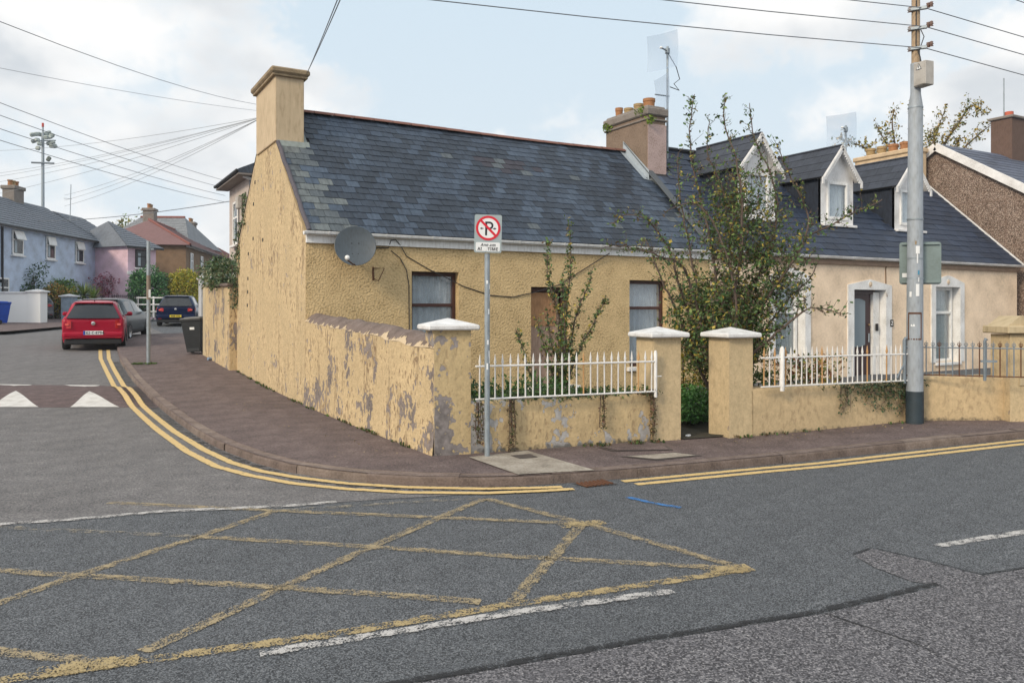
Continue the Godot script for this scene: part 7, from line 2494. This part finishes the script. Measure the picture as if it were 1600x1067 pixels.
	for c in [Vector3(0, 1.4, 0), Vector3(-0.5, 1.1, 0.2), Vector3(0.5, 1.2, -0.2)]:
		for k in 90:
			var d := (rv() + Vector3(0, 0.45, 0)).normalized()
			mb.color(pick([Color(0.14, 0.2, 0.05), Color(0.2, 0.24, 0.08), Color(0.08, 0.12, 0.03), Color(0.26, 0.22, 0.08)]))
			var sd := d.cross(Vector3.UP).normalized() * 0.03
			var a: Vector3 = c + d * 0.5
			var e: Vector3 = c + d * 1.0 + Vector3(0, -0.12, 0)
			mb.tri(c - sd, c + sd, a + sd)
			mb.tri(c - sd, a + sd, a - sd)
			mb.tri(a - sd, a + sd, e)
	part("fronds", mb, M.leaf, pm)
	part("trunk", tubed([Vector3(0, 0, 0), Vector3(0, 1.4, 0)], 0.09, 8), M.bark, pm)
	bush("maple", "purple red maple in front of the pink house", "tree", W(3.0, 1.15, 55.0), Vector3(0.95, 0.8, 0.7), 1700, 0.12, [Color(0.16, 0.035, 0.055), Color(0.22, 0.05, 0.08), Color(0.1, 0.025, 0.045), Color(0.28, 0.1, 0.14)], 66, 1.1, 0.7)
	bush("large_bush", "big round dark green bush in front of the pink wing", "bush", W(4.5, 1.15, 50.5), Vector3(1.1, 1.4, 0.9), 6500, 0.15, [Color(0.035, 0.1, 0.04), Color(0.05, 0.13, 0.05), Color(0.07, 0.15, 0.055), Color(0.02, 0.055, 0.028)], 67, 0.15, 0.25)
	bush("golden_conifer", "round golden green conifer behind the navy car", "conifer", W(6.45, 1.15, 50.5), Vector3(0.98, 1.4, 0.9), 7000, 0.13, [Color(0.2, 0.2, 0.025), Color(0.26, 0.23, 0.03), Color(0.14, 0.16, 0.025), Color(0.3, 0.22, 0.03)], 68, 0.1, 0.12)
	part("garden_hut", bx(Vector3(0, 0, 0), Vector3(1.6, 1.4, 0.1), 0.01), M.whitepaint, thing("white_gate", "white gate seen between the round green bush and golden conifer", "gate", W(5.6, 1.9, 52.5), -0.4))
	bush("distant_tree", "rounded tree top showing over the roofs behind the pink house", "tree", W(6.9, 7.0, 100), Vector3(1.7, 2.2, 1.4), 900, 0.34, [Color(0.07, 0.11, 0.03), Color(0.1, 0.13, 0.04), Color(0.16, 0.12, 0.05)], 69, 0.6, 0.8)

# ------------------------------------------------------------------ right background
func right_side():
	var o := thing("pebble_dash_house", "pebble dashed house gable with white verge boards at the right edge", "house", W(26.2, 0, 16.6))
	# local z: +z towards the main road; gable plane at x=0
	var mb := MB.new()
	var xf := Transform3D(Basis(Vector3(0, 0, 1), Vector3.UP, Vector3(1, 0, 0)), Vector3.ZERO)
	mb.prism(PackedVector2Array([Vector2(-4.4, -0.5), Vector2(4.4, -0.5), Vector2(4.4, 4.45), Vector2(0, 7.18), Vector2(-4.4, 4.45)]), 0, 11.0, xf)
	part("walls", mb, M.pebbledash, o)
	mb = MB.new()
	for s in [-1.0, 1.0]:
		var e := Vector3(-0.12, 4.3, s * 4.75)
		var r := Vector3(-0.12, 7.28, 0)
		mb.quad(e, r, r + Vector3(11.3, 0, 0), e + Vector3(11.3, 0, 0), Vector3(0, 1, s))
		mb.quad(e - Vector3(0, 0.06, 0), r - Vector3(0, 0.06, 0), r + Vector3(11.3, -0.06, 0), e + Vector3(11.3, -0.06, 0), Vector3(0, -1, -s))
	var roof := part("roof", mb, M.slatebase, o)
	var e := Vector3(-0.1, 4.33, 4.72)
	var r := Vector3(-0.1, 7.31, 0)
	var up := (r - e).normalized()
	var n := 18
	rng.seed = 33
	for k in n:
		for c in 14:
			var t := rng.randf_range(0.1, 0.15)
			var b := Basis(Vector3.RIGHT, up, Vector3.RIGHT.cross(up)) * Basis(Vector3.RIGHT, -0.04)
			var x := (c + 0.5 * (k % 2)) * 0.6 + 0.3
			part("slate", slate_shared(), slate_tone(snappedf(t, 0.01)), roof, Transform3D(b, e + up * (5.58 * (k + 0.5) / n) + Vector3(x, 0.02, 0)))
	for s in [-1.0, 1.0]:
		var a := Vector3(-0.14, 4.22, s * 4.8)
		var q := Vector3(-0.14, 7.22, 0)
		var d := (q - a).normalized()
		part("verge_board", bx((a + q) / 2, Vector3(0.05, 0.26, a.distance_to(q)), 0.006, Basis(Vector3.RIGHT, Vector3.RIGHT.cross(d) * -s, d * s).orthonormalized()), M.whitepaint, o)
	mb = MB.new()
	mb.lathe([Vector2(0.0, 0.03), Vector2(0.2, 0.03), Vector2(0.23, 0.0)], 20, Transform3D(Basis(Vector3.BACK, PI / 2), Vector3(0, 5.95, -0.1)))
	part("round_vent", mb, M.pebbledash, o)
	part("vent_brick", bx(Vector3(-0.02, 4.75, 0.35), Vector3(0.06, 0.12, 0.24), 0.01), M.stackcream, o)
	mb = MB.new()
	mb.box(Vector3(5.2, 7.6, 0.0), Vector3(2.2, 2.3, 0.78), Basis.IDENTITY, 0.02)
	var ch := part("chimney", bx(Vector3(4.9, 7.55, 0.02), Vector3(2.2, 2.2, 0.76), 0.02), M.stackbrown, o)
	part("chimney_cap", bx(Vector3(4.9, 8.66, 0.02), Vector3(2.34, 0.1, 0.9), 0.02), M.stackgrey, ch)
	mb = MB.new()
	mb.lathe([Vector2(0.15, 0), Vector2(0.15, 0.25), Vector2(0.12, 0.25), Vector2(0.12, 0)], 12, Transform3D(Basis.IDENTITY, Vector3(4.35, 8.7, 0)), true)
	part("chimney_pot", mb, mat(Color(0.5, 0.12, 0.07), 0.8), ch)
	part("mast", tubed([Vector3(4.2, 8.4, -0.1), Vector3(4.2, 10.2, -0.1)], 0.025, 6), M.galv, ch)
	# cream stack at the end of the dormer house
	var cs := thing("cream_chimney", "long cream chimney stack with a row of clay pots behind the third dormer", "chimney", W(25.3, 5.6, 17.0))
	part("stack", bx(Vector3(0.3, 0.8, -1.0), Vector3(0.6, 1.5, 2.4), 0.03), M.stackcream, cs)
	part("chimney_cap", bx(Vector3(0.3, 1.5, -1.0), Vector3(0.72, 0.16, 2.5), 0.03), M.stackcream, cs)
	for k in 5:
		mb = MB.new()
		mb.lathe([Vector2(0.14, 0), Vector2(0.16, 0.2), Vector2(0.18, 0.22), Vector2(0.18, 0.3), Vector2(0.14, 0.3), Vector2(0.13, 0.05)], 12, Transform3D(Basis.IDENTITY, Vector3(0.3, 1.57, 0.05 - 0.45 * k)), true)
		part("chimney_pot", mb, M.pot2 if k > 2 else M.pot, cs)
	# aerials with clear panels
	aerial("roof_aerial", "tall mast with a clear square aerial panel beside the old chimney", W(13.89, 5.6, 16.2), 2.95, true)
	aerial("roof_aerial", "short mast with a clear square aerial panel between the second and third dormers", W(21.2, 6.0, 16.4), 1.35, false)
	# autumn tree behind the houses
	rng.seed = 404
	var stems := [
 [W(31.93, 8.01, 20.96), W(31.74, 9.37, 21.07), W(31.58, 10.33, 21.17)],
 [W(32.64, 8.29, 20.56), W(33.35, 9.65, 20.16), W(33.82, 10.33, 19.89), W(33.29, 9.68, 19.04)],
 [W(33.23, 8.48, 21.37), W(33.79, 10.44, 21.06)],
 [W(33.11, 8.01, 20.29), W(34.06, 9.10, 19.76), W(34.53, 9.51, 19.49)],
 [W(30.53, 7.56, 20.61), W(29.84, 8.36, 21.00), W(29.38, 9.28, 21.26)],
 [W(30.30, 7.70, 20.74), W(29.96, 9.15, 20.93), W(30.03, 9.94, 20.90)],
 [W(30.07, 7.30, 20.87), W(29.15, 8.22, 21.39), W(27.16, 8.54, 21.37)],
 [W(32.4, 7.9, 20.7), W(32.7, 8.9, 20.9), W(32.9, 9.4, 21)],
 [W(33.3, 8.2, 20.4), W(33.6, 9.0, 20.3)]]
	var base := W(32.4, 0.0, 20.7)
	var tr := thing("autumn_tree", "half bare tree with yellowing leaves behind the houses on the right", "tree", base)
	var wood := MB.new()
	var twig := MB.new()
	var lv := MB.new()
	var pal := [Color(0.2, 0.15, 0.02), Color(0.13, 0.12, 0.02), Color(0.06, 0.08, 0.02), Color(0.26, 0.17, 0.03), Color(0.1, 0.07, 0.03)]
	wood.tube([Vector3.ZERO, Vector3(0, 3, 0), Vector3(0, 6.65, 0)], [0.3, 0.22, 0.14], 8)
	for s in stems:
		var st := [Vector3(0, 6.4, 0)]
		for q in s:
			st.append(q - base)
		var loc := smooth_line(st, 4)
		var rr := []
		for k in loc.size():
			rr.append(lerpf(0.07, 0.012, float(k) / (loc.size() - 1)))
		wood.tube(loc, rr, 5, false)
		shoots(twig, lv, loc, 0.05, 0.8, 2.2, 0.13, pal, 0.05, 0.45, 0.2)
	part("trunk", wood, M.bark, tr)
	part("twigs", twig, M.twig, tr)
	part("leaves", lv, M.leaf, tr).set_meta("kind", "stuff")

var _slate: ArrayMesh
func slate_shared() -> ArrayMesh:
	if _slate == null:
		_slate = bx(Vector3.ZERO, Vector3(0.594, 0.36, 0.012), 0.002).mesh()
	return _slate

func aerial(called: String, label: String, at: Vector3, h: float, two: bool):
	var o := thing(called, label, "aerial", at)
	part("mast", tubed([Vector3.ZERO, Vector3(0, h, 0)], 0.028, 8), M.galv, o)
	var b := Basis(Vector3.UP, -1.2)
	var gr := []
	for i in 7:
		var row := []
		for j in 7:
			var u := i / 6.0 - 0.5
			var v := j / 6.0 - 0.5
			row.append(Vector3(u * 0.9, v * 0.95, 0.22 * (u * u + v * v)))
		gr.append(row)
	var mb := MB.new()
	mb.sheet(gr, Vector3.BACK)
	part("clear_panel", mb, M.panelclear, o, Transform3D(b, Vector3(-0.02, h - 0.12, -0.12)))
	part("feed_arm", tubed([Vector3(0, h - 0.12, 0), b * Vector3(0, 0, 0.32) + Vector3(0, h - 0.12, 0)], 0.022, 6), M.galv, o)
	part("feed_tip", bx(b * Vector3(0, 0, 0.34) + Vector3(0, h - 0.12, 0), Vector3(0.07, 0.06, 0.08), 0.02), M.signwhite, o)
	part("clamp", bx(Vector3(0, h - 0.12, 0), Vector3(0.12, 0.16, 0.1), 0.02), M.galv, o)
	if two:
		part("feed_cable", tubed([Vector3(0.04, h - 0.2, 0), Vector3(0.3, h - 0.5, 0), Vector3(0.42, h - 0.8, 0), Vector3(0.22, h - 0.95, 0), Vector3(0.4, h - 1.1, 0), Vector3(0.08, h - 1.05, 0)], 0.012, 6), M.cable, o)
		var b2 := Basis(Vector3.UP, -1.85)
		part("clear_panel", mb_copy(gr), M.panelclear, o, Transform3D(b2, Vector3(-0.05, h - 1.25, -0.05)))
		part("feed_arm", tubed([Vector3(0.06, h - 1.3, 0), Vector3(-0.5, h - 1.35, 0.1)], 0.018, 6), M.galv, o)
		part("stay", tubed([Vector3(-0.35, 0.75, -0.1), Vector3(0, 0.75, 0)], 0.018, 6), M.galv, o)
		part("stay", tubed([Vector3(-0.35, 0.35, -0.1), Vector3(0, 0.35, 0)], 0.018, 6), M.galv, o)

func mb_copy(gr: Array) -> MB:
	var mb := MB.new()
	mb.sheet(gr, Vector3.BACK)
	return mb

# ------------------------------------------------------------------ wires
func wire(label: String, a: Vector3, b: Vector3, sag: float, r: float, m: Material, group: String):
	var pts := []
	for k in 13:
		var f := k / 12.0
		pts.append((b - a) * f - Vector3(0, sag * 4.0 * f * (1.0 - f), 0))
	var mb := MB.new()
	mb.tube(pts, r, 5, false)
	single("overhead_wire", label, "overhead wire", mb, m, a, 0.0, group)

func wires():
	# timber pole behind the cottage that the side street wires spring from
	var p := thing("utility_pole", "timber pole behind the cottage chimney carrying the side street wires", "utility pole", W(6.72, 0.6, 30.7))
	part("shaft", tubed([Vector3.ZERO, Vector3(0, 8.6, 0)], [0.14, 0.1], 10), M.polewood, p)
	var fan := [[W(-3.44, 10.58, 53.71), 0.25], [W(-3.44, 9.25, 53.71), 0.2], [W(-3.44, 9.07, 53.71), 0.2], [W(-3.44, 8.74, 53.71), 0.22], [W(-3.44, 8.06, 53.71), 0.22], [W(0.35, 8.81, 57.31), 0.3], [W(0.35, 8.49, 57.31), 0.3], [W(0.35, 8.13, 57.31), 0.35]]
	var fl := ["uppermost faint wire fanning left from behind the chimney", "second wire from the top of the fan left of the chimney", "third wire from the top of the fan left of the chimney", "fourth wire of the fan, reaching the left edge above the blue terrace", "fifth wire of the fan, lowest at the left edge", "upper of three wires from the chimney to the pink house roof", "middle of three wires from the chimney to the pink house roof", "lowest of three wires from the chimney to the pink house roof"]
	for k in fan.size():
		wire(fl[k], W(6.72, 8.9, 30.68), fan[k][0], fan[k][1], 0.009, M.wirefaint, "wires fanning out over the side street")
	var dn := [[W(-1.15, 5.92, 17.90), W(5.2, 6.2, 29.6)], [W(-1.15, 5.68, 17.90), W(5.3, 6.02, 30.2)], [W(-1.15, 5.42, 17.90), W(5.35, 5.85, 30.8)], [W(-1.15, 5.20, 17.90), W(5.4, 5.65, 31.1)]]
	var dl := ["uppermost of four grey wires dropping from the left edge to the pale house", "second of four grey wires dropping from the left edge to the pale house", "third of four grey wires, crossing the floodlight mast lamps", "lowest of four grey wires dropping from the left edge to the pale house"]
	for k in dn.size():
		wire(dl[k], dn[k][0] * 1.9 - dn[k][1] * 0.9, dn[k][1], 0.3, 0.007, M.wire, "service wires crossing the side street")
	wire("long grey wire from the top left corner to behind the chimney", W(-0.63, 6.74, 15.31) * 1.8 - W(6.26, 9.10, 29.80) * 0.8, W(6.26, 9.10, 29.80), 0.5, 0.007, M.wire, "")
	wire("faint upper wire above the side street running to the chimney", W(-4.03, 6.41, 17.47), W(6.58, 9.11, 30.77), 0.15, 0.006, M.wirefaint, "")
	wire("dark cable from the blue terrace chimney to the pale house", W(-1.6, 6.75, 53.81), W(5.45, 5.6, 30.4), 0.2, 0.016, M.wire, "")
	wire("left of two close wires running up from the cottage chimney", W(2.20, 4.58, 6.80) * 2.0 - W(4.32, 6.35, 15.95), W(4.32, 6.35, 15.95), 0.08, 0.006, M.wire, "pair of wires from the chimney")
	wire("right of two close wires running up from the cottage chimney", W(2.24, 4.67, 7.01) * 2.0 - W(4.34, 6.40, 15.94), W(4.34, 6.40, 15.94), 0.08, 0.006, M.wire, "pair of wires from the chimney")
	var d := Vector3(-1.0, 0, -0.184)
	var b := W(10.47, 0, 6.97)
	var ys := [5.86, 5.6, 5.3]
	for k in 3:
		wire(["topmost wire held by the tall pole brackets", "middle wire held by the tall pole brackets", "lowest wire held by the tall pole brackets"][k], b + d * 30 + Vector3(0, ys[k] + 0.45, 0), b + Vector3(0, ys[k], 0.1), 0.45, 0.0065, M.wire, "")
		wire(["topmost wire running right from the tall pole", "middle wire running right from the tall pole", "lowest wire running right from the tall pole"][k], b + Vector3(0.06, ys[k], 0.12), b - d * 30 + Vector3(0, ys[k] - 0.2, 0), 0.8, 0.0065, M.wire, "")
	wire("upper wire crossing the top right corner right of the pole", b + Vector3(0.03, 6.5, 0), b - d * 30 + Vector3(0, 6.2, 0), 1.0, 0.0065, M.wire, "")
	wire("uppermost wire clipping the top right corner", b + Vector3(0.03, 6.85, 0), b - d * 30 + Vector3(0, 6.5, 0), 1.0, 0.0065, M.wire, "")

func _ready():
	setup()
	make_materials()
	make_ground()
	cottage()
	peach_house()
	right_side()
	background()
	boundary()
	dish()
	signs()
	cars()
	plants()
	wires()
